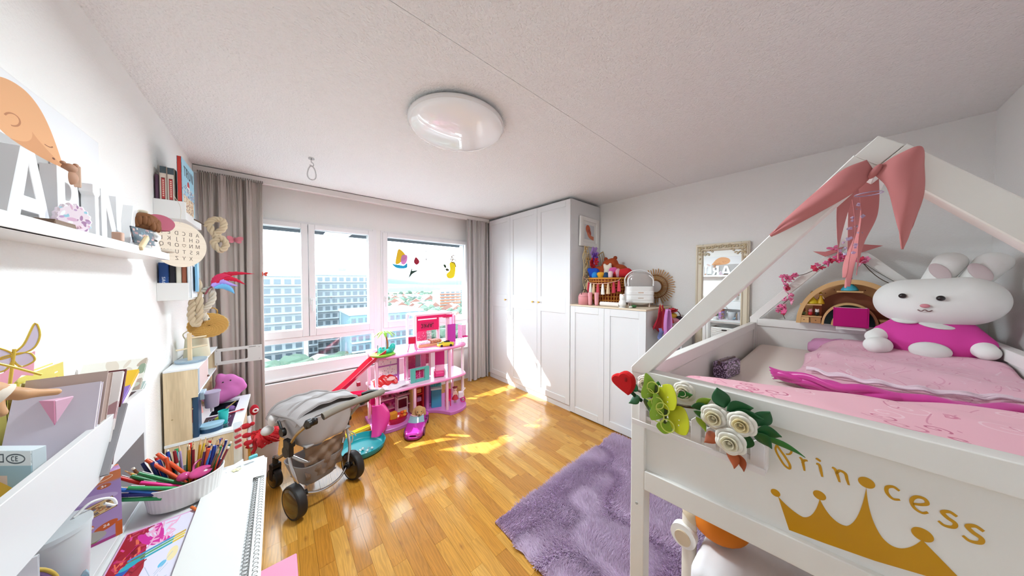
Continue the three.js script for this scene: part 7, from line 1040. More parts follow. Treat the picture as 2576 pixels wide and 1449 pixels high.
{ // greenery and roses
  const g = T('leaf_garland', 'dark green artificial leaf garland wound along the miniature picket fence', 'garland', bw(-0.02, 0, 0), bY);
  const dk = mt('#14582a', 0.4), md = mt('#2f7a35', 0.45), lm = mt('#8fae2c', 0.45), tc = mt('#a8502c', 0.5);
  P('vine', tube([[0, 1.09, 0.03], [-0.012, 1.085, 0.1], [-0.012, 1.09, 0.17], [-0.01, 1.10, 0.22], [-0.012, 1.095, 0.28], [-0.012, 1.085, 0.33]], 0.004, 50, 6), mt('#4a3a20', 0.7), g);
  const leaf = (y, z, ang, L, W, m, tilt = 0) => { const q = leafG(L, W); q.rotateX(-PI / 2 + 0.35 + tilt); q.rotateZ(ang); q.rotateY(-PI / 2); q.translate(-0.014 - rnd() * 0.02, y, z); P('leaf', q, m, g); };
  for (const [y, z, a, L, W, m] of [[1.085, 0.05, -2.4, 0.05, 0.014, dk], [1.08, 0.06, -1.2, 0.05, 0.015, dk], [1.095, 0.04, 2.6, 0.04, 0.013, dk], [1.08, 0.085, -1.6, 0.055, 0.015, dk], [1.105, 0.1, 1.5, 0.04, 0.012, md], [1.115, 0.155, 0.4, 0.04, 0.012, md], [1.10, 0.19, 0.2, 0.05, 0.012, dk], [1.105, 0.2, 0.7, 0.045, 0.011, lm], [1.09, 0.195, -0.5, 0.04, 0.011, md], [1.075, 0.2, -1.0, 0.04, 0.011, lm], [1.12, 0.262, 1.9, 0.05, 0.02, dk], [1.118, 0.268, 0.4, 0.055, 0.02, dk], [1.11, 0.275, 0.15, 0.062, 0.016, dk], [1.10, 0.327, 1.1, 0.045, 0.018, dk], [1.09, 0.325, 0.05, 0.042, 0.018, dk], [1.085, 0.32, -0.7, 0.04, 0.017, dk], [1.078, 0.33, -0.25, 0.075, 0.009, md], [1.075, 0.31, -1.8, 0.04, 0.014, dk], [1.05, 0.245, -2.2, 0.045, 0.015, tc], [1.028, 0.275, -1.4, 0.05, 0.015, tc], [1.02, 0.285, -1.2, 0.045, 0.013, tc]]) leaf(y, z, a, L, W, m);
}
function rose(label, y, z, R, col, inner, x = -0.045) {
  const r = T('artificial_rose', label, 'artificial flower', bw(x, y, z), bY); r.rotation.set(0, bY, 0);
  const m = mt(col, 0.65), mi = mt(inner, 0.65);
  let k = 0; for (const [n, q, h, op] of [[6, 1.0, 0.0, 0.95], [5, 0.78, 0.2, 0.7], [5, 0.55, 0.34, 0.42], [4, 0.34, 0.42, 0.2]]) for (let i = 0; i < n; i++) {
    const a = (i + k * 0.37) / n * 2 * PI, w = PI / n * 1.45;
    const pg = shell(grid(10, 8, (u, v) => { const t = (u - 0.5) * 2, b = a + t * w * (0.5 + 0.5 * v), rad = R * (0.18 + (q - 0.18) * Math.pow(v, 0.7) * (1 + 0.08 * Math.cos(t * 3))), out = R * (0.55 * (1 - op) + 0.15) * Math.sin(v * 1.7) + R * h * 0.55 - (v > 0.8 ? (v - 0.8) * R * 0.5 * op : 0) - 0.1 * R * t * t * v; return [-out, Math.cos(b) * rad, Math.sin(b) * rad]; }), 0.0007);
    P('petal', pg, k > 1 ? mi : m, r); if (i === n - 1) k++;
  }
  P('bud', at(ell(R * 0.16, R * 0.14, R * 0.14, 12, 8), -R * 0.42, 0, 0), mi, r); return r;
}
rose('white artificial rose behind the yellow-green butterflies', 1.128, 0.165, 0.028, '#f3ece0', '#efe4cc', -0.02);
rose('white artificial rose hidden at the bed post behind the red heart rose', 1.12, 0.055, 0.026, '#efe6dc', '#ece0cc', -0.016);
rose('upper left of three full white roses on the bed fence', 1.093, 0.243, 0.031, '#f4efe4', '#efe3bf');
rose('upper right of three full white roses on the bed fence', 1.098, 0.298, 0.029, '#f4efe4', '#efdfae', -0.05);
rose('lowest of three full white roses on the bed fence', 1.05, 0.279, 0.031, '#f6f2e8', '#f0e8cc', -0.06);
{
  const r = T('red_felt_rose', 'red felt heart-shaped rose bud sticking out from the bed post', 'artificial flower', bw(-0.055, 1.122, 0.005), bY);
  const h = new THREE.Shape(); h.moveTo(0.016, -0.032); h.bezierCurveTo(0.034, -0.012, 0.036, 0.02, 0.018, 0.026); h.bezierCurveTo(0.008, 0.034, -0.008, 0.028, -0.012, 0.014); h.bezierCurveTo(-0.026, 0.02, -0.038, 0.006, -0.034, -0.004); h.bezierCurveTo(-0.03, -0.012, -0.004, -0.024, 0.016, -0.032);
  const g = ext(h, 0.014, 0.005, 14); g.rotateY(-PI / 2); P('felt_heart', g, plush('#cf0d12', 0.0012, 24), r); P('petal_fold', at(ell(0.008, 0.016, 0.012), -0.012, 0.012, 0.012), plush('#b80a10'), r); P('stem', tube([[0.004, -0.028, 0.014], [0.02, -0.05, 0.03], [0.03, -0.06, 0.04]], 0.006), mt('#0f3d1e', 0.6), r);
}
for (const [lab, y, z, s] of [['upper yellow-green glitter butterfly on the bed garland', 1.125, 0.115, 1.0], ['lower yellow-green glitter butterfly hanging over the picket fence', 1.072, 0.142, 1.05]]) {
  const b = T('glitter_butterfly', lab, 'ornament', bw(-0.075, y, z), bY, 'yellow-green butterflies on the bed garland'); b.scale.setScalar(s * 1.25);
  const lime = new THREE.MeshPhysicalMaterial({ color: C('#ccd226'), roughness: 0.35, transmission: 0.1, thickness: 0, side: THREE.DoubleSide }), green = new THREE.MeshPhysicalMaterial({ color: C('#8fb52a'), roughness: 0.4, side: THREE.DoubleSide });
  const wing = (pts, m, bend) => { const q = new THREE.ShapeGeometry(shape(new THREE.CatmullRomCurve3(pts.map((p) => V3(p[0], p[1], 0)), true).getPoints(32).map((p) => [p.x, p.y])), 4); const pp = q.attributes.position; for (let i = 0; i < pp.count; i++) pp.setZ(i, bend * Math.abs(pp.getX(i)) * 0.5); q.computeVertexNormals(); q.rotateY(-PI / 2); return P('wing', shell(q.index ? q : mergeVertices(q), 0.0012), m, b); };
  wing([[0, 0], [0.012, 0.022], [0.034, 0.03], [0.046, 0.008], [0.04, -0.022], [0.014, -0.028]], lime, 1); wing([[0, 0], [-0.01, 0.03], [-0.022, 0.042], [-0.026, 0.014], [-0.03, -0.006], [-0.026, -0.018]], green, 1.4); wing([[0, -0.01], [0.01, -0.03], [-0.006, -0.045], [-0.02, -0.03]], green, 1);
  P('curl', [[-0.006, 0.012], [-0.016, -0.006], [0.004, -0.02]].map(([a, c]) => at(new THREE.TorusGeometry(0.013, 0.0012, 6, 24), -0.014, c, a, 0, PI / 2)), mt('#d6e06a', 0.4), b); P('rhinestone', Array.from({ length: 7 }, (_, i) => at(sph(0.0022, 6, 5), -0.012, 0.02 * Math.sin(i * 2), 0.026 * Math.cos(i * 1.3))), mt('#f2f6e0', 0.1), b); P('body', bar([-0.006, 0.016, -0.002], [-0.006, -0.02, -0.004], 0.003), mt('#3a4a18', 0.5), b);
}
// mattress, sheet, duvet, quilt
O('mattress', 'mattress with a smooth cream fitted sheet lying in the bed', 'mattress', new RoundedBoxGeometry(1.955, 0.155, 0.875, 4, 0.04).translate(1.03, 0.8775, 0.49), cloth('#efe2d8', 0.0003, 20), bw(0, 0, 0), bY);
const swirlT = canv(1024, 1024, (x, w, h) => {
  x.fillStyle = '#eeb3c0'; x.fillRect(0, 0, w, h); x.lineCap = 'round';
  const spiral = (cx, cy, R, a0, dir, lw, c) => { x.strokeStyle = c; x.lineWidth = lw; x.beginPath(); for (let i = 0; i <= 60; i++) { const t = i / 60, r = R * (1 - 0.85 * t), a = a0 + dir * t * 8; const px = cx + Math.cos(a) * r, py = cy + Math.sin(a) * r; i ? x.lineTo(px, py) : x.moveTo(px, py); } x.stroke(); };
  for (let i = 0; i < 46; i++) spiral(rnd() * w, rnd() * h, rr(26, 74), rr(0, 6), rnd() > 0.5 ? 1 : -1, rr(6, 11), pick(['#c9607f', '#cf6f8b', '#c05878', '#f6ccd5']));
  for (let i = 0; i < 40; i++) { x.strokeStyle = pick(['#d98aa0', '#d07a94']); x.lineWidth = 5; x.beginPath(); const a = rnd() * w, b = rnd() * h; x.moveTo(a, b); x.bezierCurveTo(a + rr(-90, 90), b + rr(-60, 60), a + rr(-120, 120), b + rr(-80, 80), a + rr(-160, 160), b + rr(-90, 90)); x.stroke(); }
}); swirlT.wrapS = swirlT.wrapT = THREE.RepeatWrapping;
const wr = (x, z) => 0.012 * fbm(x * 6, z * 6, 3) + 0.006 * Math.sin(x * 21 + z * 9) * fbm(x * 3 + 9, z * 3, 2);
{
  const d = T('duvet', 'pale pink duvet with rose swirl print heaped at the foot of the bed', 'duvet', bw(0, 0, 0), bY);
  const edge = (v) => 0.36 + 0.62 * Math.pow(v, 0.85) + 0.02 * Math.sin(v * 9);
  P('duvet_cover', shell(grid(80, 80, (u, v) => { // v across (z), u from foot to the far edge, then tucked round
    const z = 0.035 + v * 0.905, e = edge(v), t = Math.min(1, u / 0.86), uu = u > 0.86 ? (u - 0.86) / 0.14 : 0;
    const x = 0.055 + (e - 0.055) * t - uu * 0.03, dome = Math.pow(Math.sin(Math.min(1, t * 6.5) * PI / 2), 0.8), fall = 1 - Math.pow(t, 5) * 0.62;
    const side = Math.pow(Math.sin(Math.min(1, v * 14) * PI / 2), 0.7);
    const y = 0.955 + (0.148 * dome * fall) * (0.45 + 0.55 * side) - 0.03 * t + wr(x, z) - uu * 0.06; return [x, Math.max(0.958, y), z, x * 1.6, z * 1.6];
  }), 0.01), new THREE.MeshPhysicalMaterial({ map: swirlT, roughness: 0.85, sheen: 0.4, sheenColor: C('#f7d9df'), side: THREE.DoubleSide }), d);
  P('duvet_hem', tube(Array.from({ length: 24 }, (_, i) => [0.066 + 0.004 * Math.sin(i), 1.085 + 0.012 * Math.sin(i * 0.9), 0.13 + i * 0.034]), 0.017, 60, 8), cloth('#f3c2c8'), d, 'plain pink edge'); P('duvet_corner', at(ell(0.04, 0.03, 0.022), 0.085, 1.098, 0.115, 0, 0.3), cloth('#efe6e0'), d, 'white corner lining');
}
const lineT = canv(512, 512, (x, w, h) => { x.fillStyle = '#efbccb'; x.fillRect(0, 0, w, h); for (let i = 0; i < 130; i++) { x.strokeStyle = pick(['#e4a3ba', '#f6d3dd', '#dc96b0', '#f2c6d4']); x.lineWidth = rr(2, 6); x.beginPath(); const a = rnd() * w, b = rnd() * h; x.moveTo(a, b); x.quadraticCurveTo(a + rr(-40, 40), b + rr(-30, 30), a + rr(-70, 70), b + rr(-50, 50)); x.stroke(); } }); lineT.wrapS = lineT.wrapT = THREE.RepeatWrapping;
{
  const q = T('quilt', 'pink quilt with magenta satin underside folded across the middle of the bed', 'quilt', bw(0, 0, 0), bY);
  const front = (v) => 0.95 - 0.10 * Math.sin(v * PI) + 0.12 * v, left = (u) => 0.29 + 0.13 * u + 0.02 * Math.sin(u * 8);
  P('quilt_top', shell(grid(70, 60, (u, v) => { const z = left(u) + (0.94 - left(u)) * v, x = front(v) + (1.97 - front(v)) * u; const rise = 0.045 * Math.sin(Math.min(1, u * 5) * PI / 2) * Math.sin(Math.min(1, v * 6) * PI / 2); return [x, 0.985 + rise + 0.03 * u + wr(x * 1.3, z * 1.3 + 4) * 1.4 + 0.012 * Math.sin(x * 13 + z * 7), z, x * 2.2, z * 2.2]; }), 0.012), new THREE.MeshPhysicalMaterial({ map: lineT, roughness: 0.7, sheen: 0.5, sheenColor: C('#f9dbe5'), side: THREE.DoubleSide }), q);
  const satin = new THREE.MeshPhysicalMaterial({ color: C('#d2409c'), roughness: 0.32, sheen: 1, sheenColor: C('#ff9bd6'), side: THREE.DoubleSide });
  for (let k = 0; k < 4; k++) P('satin_fold', shell(grid(60, 10, (u, v) => { const z = 0.25 + u * 0.70, x = front((z - 0.25) / 0.7) - 0.015 - k * 0.014 + 0.014 * Math.sin(u * 17 + k * 2), a = v * PI * 1.15; return [x - 0.018 * Math.sin(a) * (1 - 0.3 * u), 0.968 + 0.012 * k + 0.022 * (1 - Math.cos(a)) * 0.6 + 0.006 * Math.sin(u * 29 + k * 3), z + 0.008 * Math.sin(v * 5)]; }), 0.004), satin, q, 'magenta satin fold');
  P('white_trim', Array.from({ length: 3 }, (_, k) => tube(Array.from({ length: 18 }, (_, i) => [front(i / 17) + 0.03 + k * 0.02 + 0.008 * Math.sin(i * 1.9 + k), 1.032 + 0.006 * Math.sin(i * 2.3), 0.36 + i * 0.033]), 0.005, 50, 6)), mt('#f4d9e6', 0.5), q, 'pale ribbon trim');
}
{
  const p = T('pillow', 'crumpled lilac-pink pillow at the headboard behind the plush rabbit', 'pillow', bw(1.86, 0.985, 0.53), bY);
  P('pillow_case', shell(grid(30, 30, (u, v) => { const a = u * 2 * PI, b = (v - 0.5) * PI, c = Math.pow(Math.abs(Math.cos(b)), 0.55); const sx = 1 / Math.pow(Math.pow(Math.abs(Math.cos(a)), 4) + Math.pow(Math.abs(Math.sin(a)), 4), 0.25); return [Math.cos(a) * sx * 0.14 * c, 0.055 * Math.sin(b) + 0.012 * Math.sin(a * 7 + b * 4) * c + 0.02, Math.sin(a) * sx * 0.20 * c]; }), 0.004), cloth('#dc9bc4', 0.001, 8), p);
}
{ // large plush rabbit, a plain generic one
  const r = T('plush_rabbit', 'large white plush rabbit in a pink jumper sitting against the bed head', 'soft toy', bw(1.72, 1.045, 0.775), bY - 0.12);
  const wp = plush('#f1efea', 0.001, 10);
  // own axes: faces -x, z to the right in the picture
  P('head', blend([[[0, 0.295, -0.075, 0.115], [0, 0.305, 0.085, 0.118]], [[-0.035, 0.27, -0.045, 0.085], [-0.035, 0.272, 0.03, 0.088]], [[-0.10, 0.262, -0.032, 0.03], [-0.10, 0.262, 0.0, 0.03]]], 56, 0.02), wp, r);
  for (const [z, tz, h] of [[-0.005, 0.045, 0.50], [0.095, 0.155, 0.49]]) { const e = P('ear', blend([[[0.02, 0.38, z, 0.042], [0.035, h, tz, 0.052]]], 36, 0.01), wp, r); P('ear_lining', at(ell(0.006, 0.05, 0.026), -0.022, (0.40 + h) / 2, (z + tz) / 2 - 0.003, -0.5), plush('#f2dedd'), e); }
  P('eye', at(sph(0.0135, 14, 10), -0.126, 0.325, -0.088), mt('#2a2322', 0.15), r); P('eye', at(sph(0.0135, 14, 10), -0.142, 0.318, 0.02), mt('#2a2322', 0.15), r);
  P('nose', at(ell(0.009, 0.010, 0.015), -0.153, 0.278, -0.022), mt('#d98b95', 0.5), r); P('mouth', tube([[-0.146, 0.256, -0.042], [-0.152, 0.25, -0.032], [-0.152, 0.258, -0.022], [-0.152, 0.25, -0.012], [-0.146, 0.256, -0.002]], 0.0025), mt('#8a6a68', 0.6), r);
  P('jumper', blend([[[0, 0.075, -0.04, 0.11], [0.0, 0.07, 0.03, 0.115]], [[0.0, 0.14, -0.035, 0.085], [0.0, 0.14, 0.02, 0.09]], [[-0.02, 0.15, -0.10, 0.04], [-0.04, 0.115, -0.145, 0.04]], [[-0.02, 0.14, 0.085, 0.045], [-0.05, 0.095, 0.125, 0.045]]], 56, 0.016), plush('#d9429e', 0.001, 10), r, 'pink jumper');
  P('collar', [at(ell(0.05, 0.014, 0.05), -0.055, 0.198, -0.075, 0, 0, 0.35), at(ell(0.055, 0.014, 0.065), -0.055, 0.186, 0.015, 0.15, 0, 0.4)], wp, r, 'white round collar');
  P('arm', blend([[[-0.045, 0.11, -0.15, 0.037], [-0.085, 0.09, -0.175, 0.036]]], 28, 0.01), wp, r); P('arm', blend([[[-0.06, 0.085, 0.125, 0.042], [-0.10, 0.07, 0.14, 0.036]]], 28, 0.01), wp, r);
  P('foot', blend([[[-0.12, 0.05, -0.155, 0.044], [-0.14, 0.05, -0.17, 0.042]]], 28, 0.01), wp, r); P('foot', at(ell(0.035, 0.044, 0.062), -0.125, 0.05, -0.005), wp, r);
}
{
  const p = T('sequin_purse', 'small purple patterned purse leaning on the side guard of the bed', 'purse', bw(0.86, 0.956, 0.085), bY - 0.15);
  P('purse_body', bx(-0.09, 0, -0.03, 0.09, 0.085, 0.03, 0.012), new THREE.MeshPhysicalMaterial({ map: tex(128, 128, (i, j) => { const v = vn(i / 6, j / 6, 21); return v > 0.62 ? [200, 180, 214] : v > 0.4 ? [104, 84, 124] : [70, 54, 70]; }), roughness: 0.3, metalness: 0.2 }), p); P('clasp', bx(-0.092, 0.07, -0.006, 0.092, 0.09, 0.006, 0.003), mt('#5e4a4e', 0.3, { metalness: 0.5 }), p);
}
// rainbow shelf on the headboard with figures
{
  const r = B('rainbow_shelf', 'wooden rainbow-shaped wall shelf on the bed headboard holding small figures', 'shelf', [1.995, 1.153, 0.505]);
  const arch = (r0, r1, d, z0 = 0) => { const s = new THREE.Shape(); s.moveTo(-r1, 0); s.absarc(0, 0, r1, PI, 0, true); s.lineTo(r0, 0); s.absarc(0, 0, r0, 0, PI, false); s.closePath(); const g = ext(s, d, 0.001, 28); g.rotateY(-PI / 2); return g; };
  const sc = (g) => g.scale(1, 1.28, 1), wood = mt('#d9ad74', 0.55);
  P('arch_back', sc(arch(0.0, 0.235, 0.006)).translate(0.06, 0, 0), mt('#cf9d68', 0.6), r); P('outer_arch', sc(arch(0.217, 0.238, 0.075)), wood, r); P('rust_arch', sc(arch(0.118, 0.172, 0.006)).translate(0.05, 0, 0), mt('#8a4a2c', 0.6), r, 'rust brown band'); P('middle_arch', sc(arch(0.109, 0.118, 0.07)), wood, r); P('teal_arch', sc(arch(0.075, 0.109, 0.03)).translate(0.03, 0, 0), mt('#3f716e', 0.6), r, 'teal band'); P('inner_arch', sc(arch(0.066, 0.075, 0.06)), wood, r);
  for (const s of [-1, 1]) { P('shelf_board', bx(-0.075, 0.128, s > 0 ? 0.118 : -0.222, 0.0, 0.137, s > 0 ? 0.222 : -0.118, 0.001), wood, r); P('shelf_board', bx(-0.075, 0.045, s > 0 ? 0.118 : -0.232, 0.0, 0.053, s > 0 ? 0.232 : -0.118, 0.001), wood, r); for (const k of [0, 1]) { const d = P('drawer', bx(-0.074, 0.004, s * 0.145 - 0.024 + s * k * 0.055 - 0.0, -0.01, 0.043, s * 0.145 + 0.024 + s * k * 0.055, 0.002), k ? wood : mt('#b7824e', 0.6), r); P('hole', at(cyl(0.003, 0.003, 0.002, 8), -0.0745, 0.024, s * 0.145 + s * k * 0.055, 0, 0, PI / 2), mt('#4a2c1a', 0.8), d); } }
  P('top_board', bx(-0.075, 0.222, -0.055, 0.0, 0.231, 0.055, 0.001), wood, r); P('side_niche', bx(-0.01, 0.055, -0.16, -0.008, 0.125, -0.12), mt('#9a4a2a', 0.6), r);
  P('peg_hole', Array.from({ length: 12 }, (_, i) => { const a = 0.3 + i * 0.23; return at(cyl(0.003, 0.003, 0.002, 8), 0.052, Math.sin(a) * 0.195 * 1.28, Math.cos(a) * 0.195, 0, 0, PI / 2); }), mt('#4a2c1a', 0.8), r);
}
const rs = (y, z, x = 0.038) => [1.995 + x - 0.075, 1.153 + y, 0.505 + z];
function doll(label, [x, y, z], dress, hair, h = 0.085, gown = 1) {
  const d = B('doll_figure', label, 'figurine', [x, y, z], -PI / 2); const s = h / 0.085; d.scale.setScalar(s);
  P('gown', lathe([[0, 0], [0.026 * gown, 0], [0.028 * gown, 0.006], [0.02 * gown, 0.025], [0.007, 0.045], [0.009, 0.058], [0.004, 0.062], [0, 0.062]], 18), mt(dress, 0.45), d); P('head', at(sph(0.008, 12, 10), 0, 0.07, 0), mt('#e9c0a4', 0.5), d); P('hair', [at(ell(0.0095, 0.0095, 0.009, 12, 8), 0, 0.0735, -0.002), at(sph(0.004, 8, 6), 0, 0.083, -0.002)], mt(hair, 0.5), d); for (const k of [-1, 1]) P('arm', bar([k * 0.008, 0.056, 0], [k * 0.018, 0.036, 0.006], 0.0022, 6), mt('#e9c0a4', 0.5), d); return d;
}
doll('figurine in a wide blue ball gown on the top of the rainbow shelf', rs(0.2315, 0), '#45b3cc', '#2f8ea6', 0.095, 1.25);
doll('figurine in a yellow ball gown on the left rainbow shelf', rs(0.1375, -0.165), '#e0c21c', '#8a6420', 0.088, 1.1);
doll('slim yellow figurine beside the yellow ball gown figurine', rs(0.1375, -0.125), '#d9ad1c', '#c79a1a', 0.082, 0.7);
doll('figurine in a slim light blue dress on the right rainbow shelf', rs(0.1375, 0.14), '#7cc4d6', '#e6d9a0', 0.092, 0.8);
for (const [lab, y, z, c, c2] of [['green and brown small animal figure on the lower left rainbow shelf', 0.0535, -0.205, '#5d7a4a', '#7a4a2c'], ['pink and red round animal figure on the lower left rainbow shelf', 0.0535, -0.172, '#cf2430', '#e89aa8'], ['white and black round animal figure on the lower left rainbow shelf', 0.0535, -0.14, '#1c1a1c', '#efedea'], ['yellow round animal figure at the right end of the rainbow shelf', 0.1375, 0.185, '#d9b426', '#e2c23a'], ['cream small animal figure at the far right of the rainbow shelf', 0.1375, 0.212, '#e6dcc4', '#efe8d4']]) { const f = B('animal_figure', lab, 'figurine', rs(y, z)); P('body', at(ell(0.012, 0.014, 0.012, 14, 10), 0, 0.0142, 0), mt(c, 0.5), f); P('head', at(sph(0.011, 14, 10), -0.002, 0.034, 0), mt(c2, 0.5), f); P('ear', [at(sph(0.004, 8, 6), 0, 0.045, 0.006), at(sph(0.004, 8, 6), 0, 0.045, -0.006)], mt(c2, 0.5), f); }
{
  const b = B('felt_basket', 'magenta velvet storage cube in front of the rainbow shelf', 'basket', [1.86, 1.155, 0.51]);
  P('cube_body', [bx(0, 0, -0.066, 0.006, 0.122, 0.066, 0.002), bx(0.1, 0, -0.066, 0.106, 0.122, 0.066, 0.002), bx(0, 0, -0.072, 0.106, 0.122, -0.066, 0.002), bx(0, 0, 0.066, 0.106, 0.122, 0.072, 0.002), bx(0, 0, -0.07, 0.106, 0.006, 0.07, 0.002)], plush('#c20a76', 0.0008, 20), b); P('pale_rim', ring(-0.066, 0.0, 0.066, 0.1, 0, 0.004, 0.007, 0.007, 0.007, 0.007).map((g) => g.rotateX(PI / 2).rotateY(PI / 2).translate(0.003, 0.124, 0)).map((g) => g), mt('#f0d9e2', 0.6), b); P('dark_content', at(ell(0.035, 0.014, 0.045), 0.053, 0.118, 0), mt('#1c1418', 0.7), b); P('support_ledge', bx(0.02, -0.02, -0.06, 0.12, 0.0, 0.06), bedM, b);
}
// blossom garland on the far gable
{
  const g = B('blossom_garland', 'pink cherry blossom garland wound round the far gable of the bed', 'garland', [1.985, 0, 0]);
  const path = [[1.165, 0.205], [1.21, 0.19], [1.26, 0.185], [1.33, 0.225], [1.40, 0.2], [1.475, 0.22], [1.50, 0.3], [1.55, 0.375], [1.60, 0.44], [1.61, 0.5], [1.575, 0.55], [1.51, 0.59], [1.46, 0.63], [1.42, 0.68], [1.38, 0.73]];
  const cv = new THREE.CatmullRomCurve3(path.map(([y, z]) => V3(0, y, z)));
  P('twig', new THREE.TubeGeometry(cv, 90, 0.0022, 5), mt('#4d3a28', 0.8), g);
  const petal = new THREE.SphereGeometry(1, 7, 5).scale(0.011, 0.0035, 0.0075).translate(0.009, 0, 0), cols = ['#f08ab0', '#e8689a', '#f5a8c4', '#d93a5c', '#ee7aa6'].map((c) => mt(c, 0.7));
  const fl = [0, 1, 2].map((k) => merge(Array.from({ length: 5 }, (_, i) => petal.clone().rotateZ(0.3 + 0.2 * k).rotateY(i / 5 * 2 * PI))));
  for (let i = 0; i < 130; i++) { const t = rnd(), p = cv.getPoint(t); if (fbm(t * 16 + 3, 1, 1) < 0.28) continue; const m = P('blossom', fl[i % 3], t > 0.5 && t < 0.68 ? cols[i % 2 ? 3 : 1] : pick(cols), g); m.position.set(rr(-0.035, -0.008), p.y + rr(-0.024, 0.024), p.z + rr(-0.022, 0.022)); m.rotation.set(rr(0, 6), rr(0, 6), rr(0, 6)); const s = rr(0.85, 1.35); m.scale.setScalar(s); }
  P('fairy_wire', tube([[0.0, 1.60, 0.53], [-0.006, 1.5, 0.62], [-0.004, 1.43, 0.7], [0, 1.39, 0.78], [0.0, 1.37, 0.86]], 0.0014, 50, 5), mt('#4f5a44', 0.7), g);
}
// big dusty pink bow at the near peak
const suede = new THREE.MeshPhysicalMaterial({ color: C('#d07f7f'), roughness: 0.75, sheen: 0.7, sheenColor: C('#f0b5b0'), sheenRoughness: 0.5, side: THREE.DoubleSide, ...bumpy(fine, 0.0003, 20) });
{
  const b = B('fabric_bow', 'large dusty pink fabric bow tied at the near peak of the bed', 'bow', [-0.012, 0, 0]);
  const strip = (rows, th = 0.0025, nm = 'bow_loop') => { // rows: list of [left, right] point pairs
    const L = new THREE.CatmullRomCurve3(rows.map((r) => V3(...r[0]))), R = new THREE.CatmullRomCurve3(rows.map((r) => V3(...r[1])));
    P(nm, shell(grid(36, 12, (u, v) => { const a = L.getPoint(u), c = R.getPoint(u); return [a.x + (c.x - a.x) * v - 0.012 * Math.sin(v * PI) * Math.sin(u * PI) + 0.0025 * Math.sin(v * 9 + u * 12) * u, a.y + (c.y - a.y) * v, a.z + (c.z - a.z) * v]; }), th), suede, b); };
  // [x out, y, z]
  strip([[[-0.004, 1.664, 0.487], [-0.01, 1.65, 0.484]], [[-0.012, 1.680, 0.512], [-0.024, 1.622, 0.497]], [[-0.01, 1.686, 0.532], [-0.034, 1.562, 0.507]], [[-0.008, 1.650, 0.5365], [-0.036, 1.53, 0.5115]], [[-0.012, 1.602, 0.5365], [-0.03, 1.516, 0.514]], [[-0.018, 1.545, 0.526], [-0.02, 1.503, 0.5165]]], 0.003, 'bow_wing');
  strip([[[-0.006, 1.683, 0.474], [-0.006, 1.655, 0.484]], [[-0.013, 1.672, 0.447], [-0.016, 1.628, 0.466]], [[-0.016, 1.641, 0.415], [-0.02, 1.603, 0.434]], [[-0.014, 1.597, 0.374], [-0.016, 1.576, 0.39]], [[-0.01, 1.553, 0.338], [-0.01, 1.55, 0.34]]], 0.003, 'bow_wing');
  P('knot', at(ell(0.008, 0.014, 0.006, 16, 12), -0.012, 1.656, 0.4845, 0.5), suede, b);
}
{ // ribbons and crystal strand hanging under the ridge
  const r = B('ribbon_streamers', 'dusty pink ribbon streamers hanging from the ridge beam', 'ribbons', [0, 0, 0]);
  const rib = (pts, w, tw) => P('streamer', shell(grid(40, 4, (u, v) => { const c = new THREE.CatmullRomCurve3(pts.map((p) => V3(...p))), p = c.getPoint(u), a = tw + u * 1.6, s = (v - 0.5) * w * (1 - 0.75 * u * u); return [p.x + Math.sin(a) * s, p.y, p.z + Math.cos(a) * s]; }), 0.0012), suede, r);
  rib([[0.09, 1.69, 0.458], [0.10, 1.62, 0.448], [0.105, 1.55, 0.443], [0.11, 1.497, 0.442]], 0.028, 0.2); rib([[0.16, 1.69, 0.485], [0.165, 1.60, 0.488], [0.17, 1.54, 0.478], [0.175, 1.46, 0.472]], 0.03, 0.0); rib([[0.24, 1.69, 0.47], [0.25, 1.58, 0.472], [0.26, 1.50, 0.458], [0.265, 1.455, 0.455]], 0.03, 0.9); rib([[0.32, 1.69, 0.48], [0.33, 1.58, 0.482], [0.34, 1.49, 0.466], [0.345, 1.43, 0.464]], 0.026, 1.6); rib([[0.4, 1.69, 0.475], [0.41, 1.56, 0.47], [0.42, 1.47, 0.462], [0.425, 1.425, 0.46]], 0.03, 0.4);
  const c = B('crystal_strand', 'sparkling lilac crystal strand on a clear ring under the ridge beam', 'ornament', [0.13, 0, 0.485]);
  const cm = new THREE.MeshPhysicalMaterial({ color: C('#ddd0ea'), roughness: 0.05, transmission: 0.6, thickness: 0, side: THREE.DoubleSide });
  P('ring', at(new THREE.TorusGeometry(0.02, 0.0012, 6, 30), 0, 1.645, 0, PI / 2), cm, c); for (let i = 0; i < 26; i++) P('crystal', at(new THREE.OctahedronGeometry(rr(0.0032, 0.0058)), rr(0.0, 0.12), 1.655 - i * 0.0058 + rr(-0.004, 0.004), 0.012 * Math.sin(i * 1.3) - i * 0.0012, rr(0, 3), rr(0, 3)), cm, c);
}
{
  const b = B('small_fabric_bow', 'smaller dusty pink bow with blossom on the far peak of the bed', 'bow', [1.99, 0, 0]);
  P('bow_wing', at(ext(shape([[0.0, 0.0], [0.02, 0.028], [-0.06, 0.0], [-0.115, 0.008], [-0.06, -0.03]]), 0.004, 0.002).rotateY(-PI / 2), 0, 1.652, 0.455), suede, b); P('bow_wing', at(ext(shape([[0.0, 0.0], [0.03, 0.03], [0.12, 0.012], [0.04, -0.022]]), 0.004, 0.002).rotateY(-PI / 2), 0, 1.66, 0.51), suede, b); P('blossom', Array.from({ length: 7 }, () => at(ell(0.012, 0.008, 0.012, 8, 6), -0.012, 1.675 + rr(-0.016, 0.016), 0.43 + rr(-0.02, 0.02))), mt('#e9739e', 0.7), b);
}
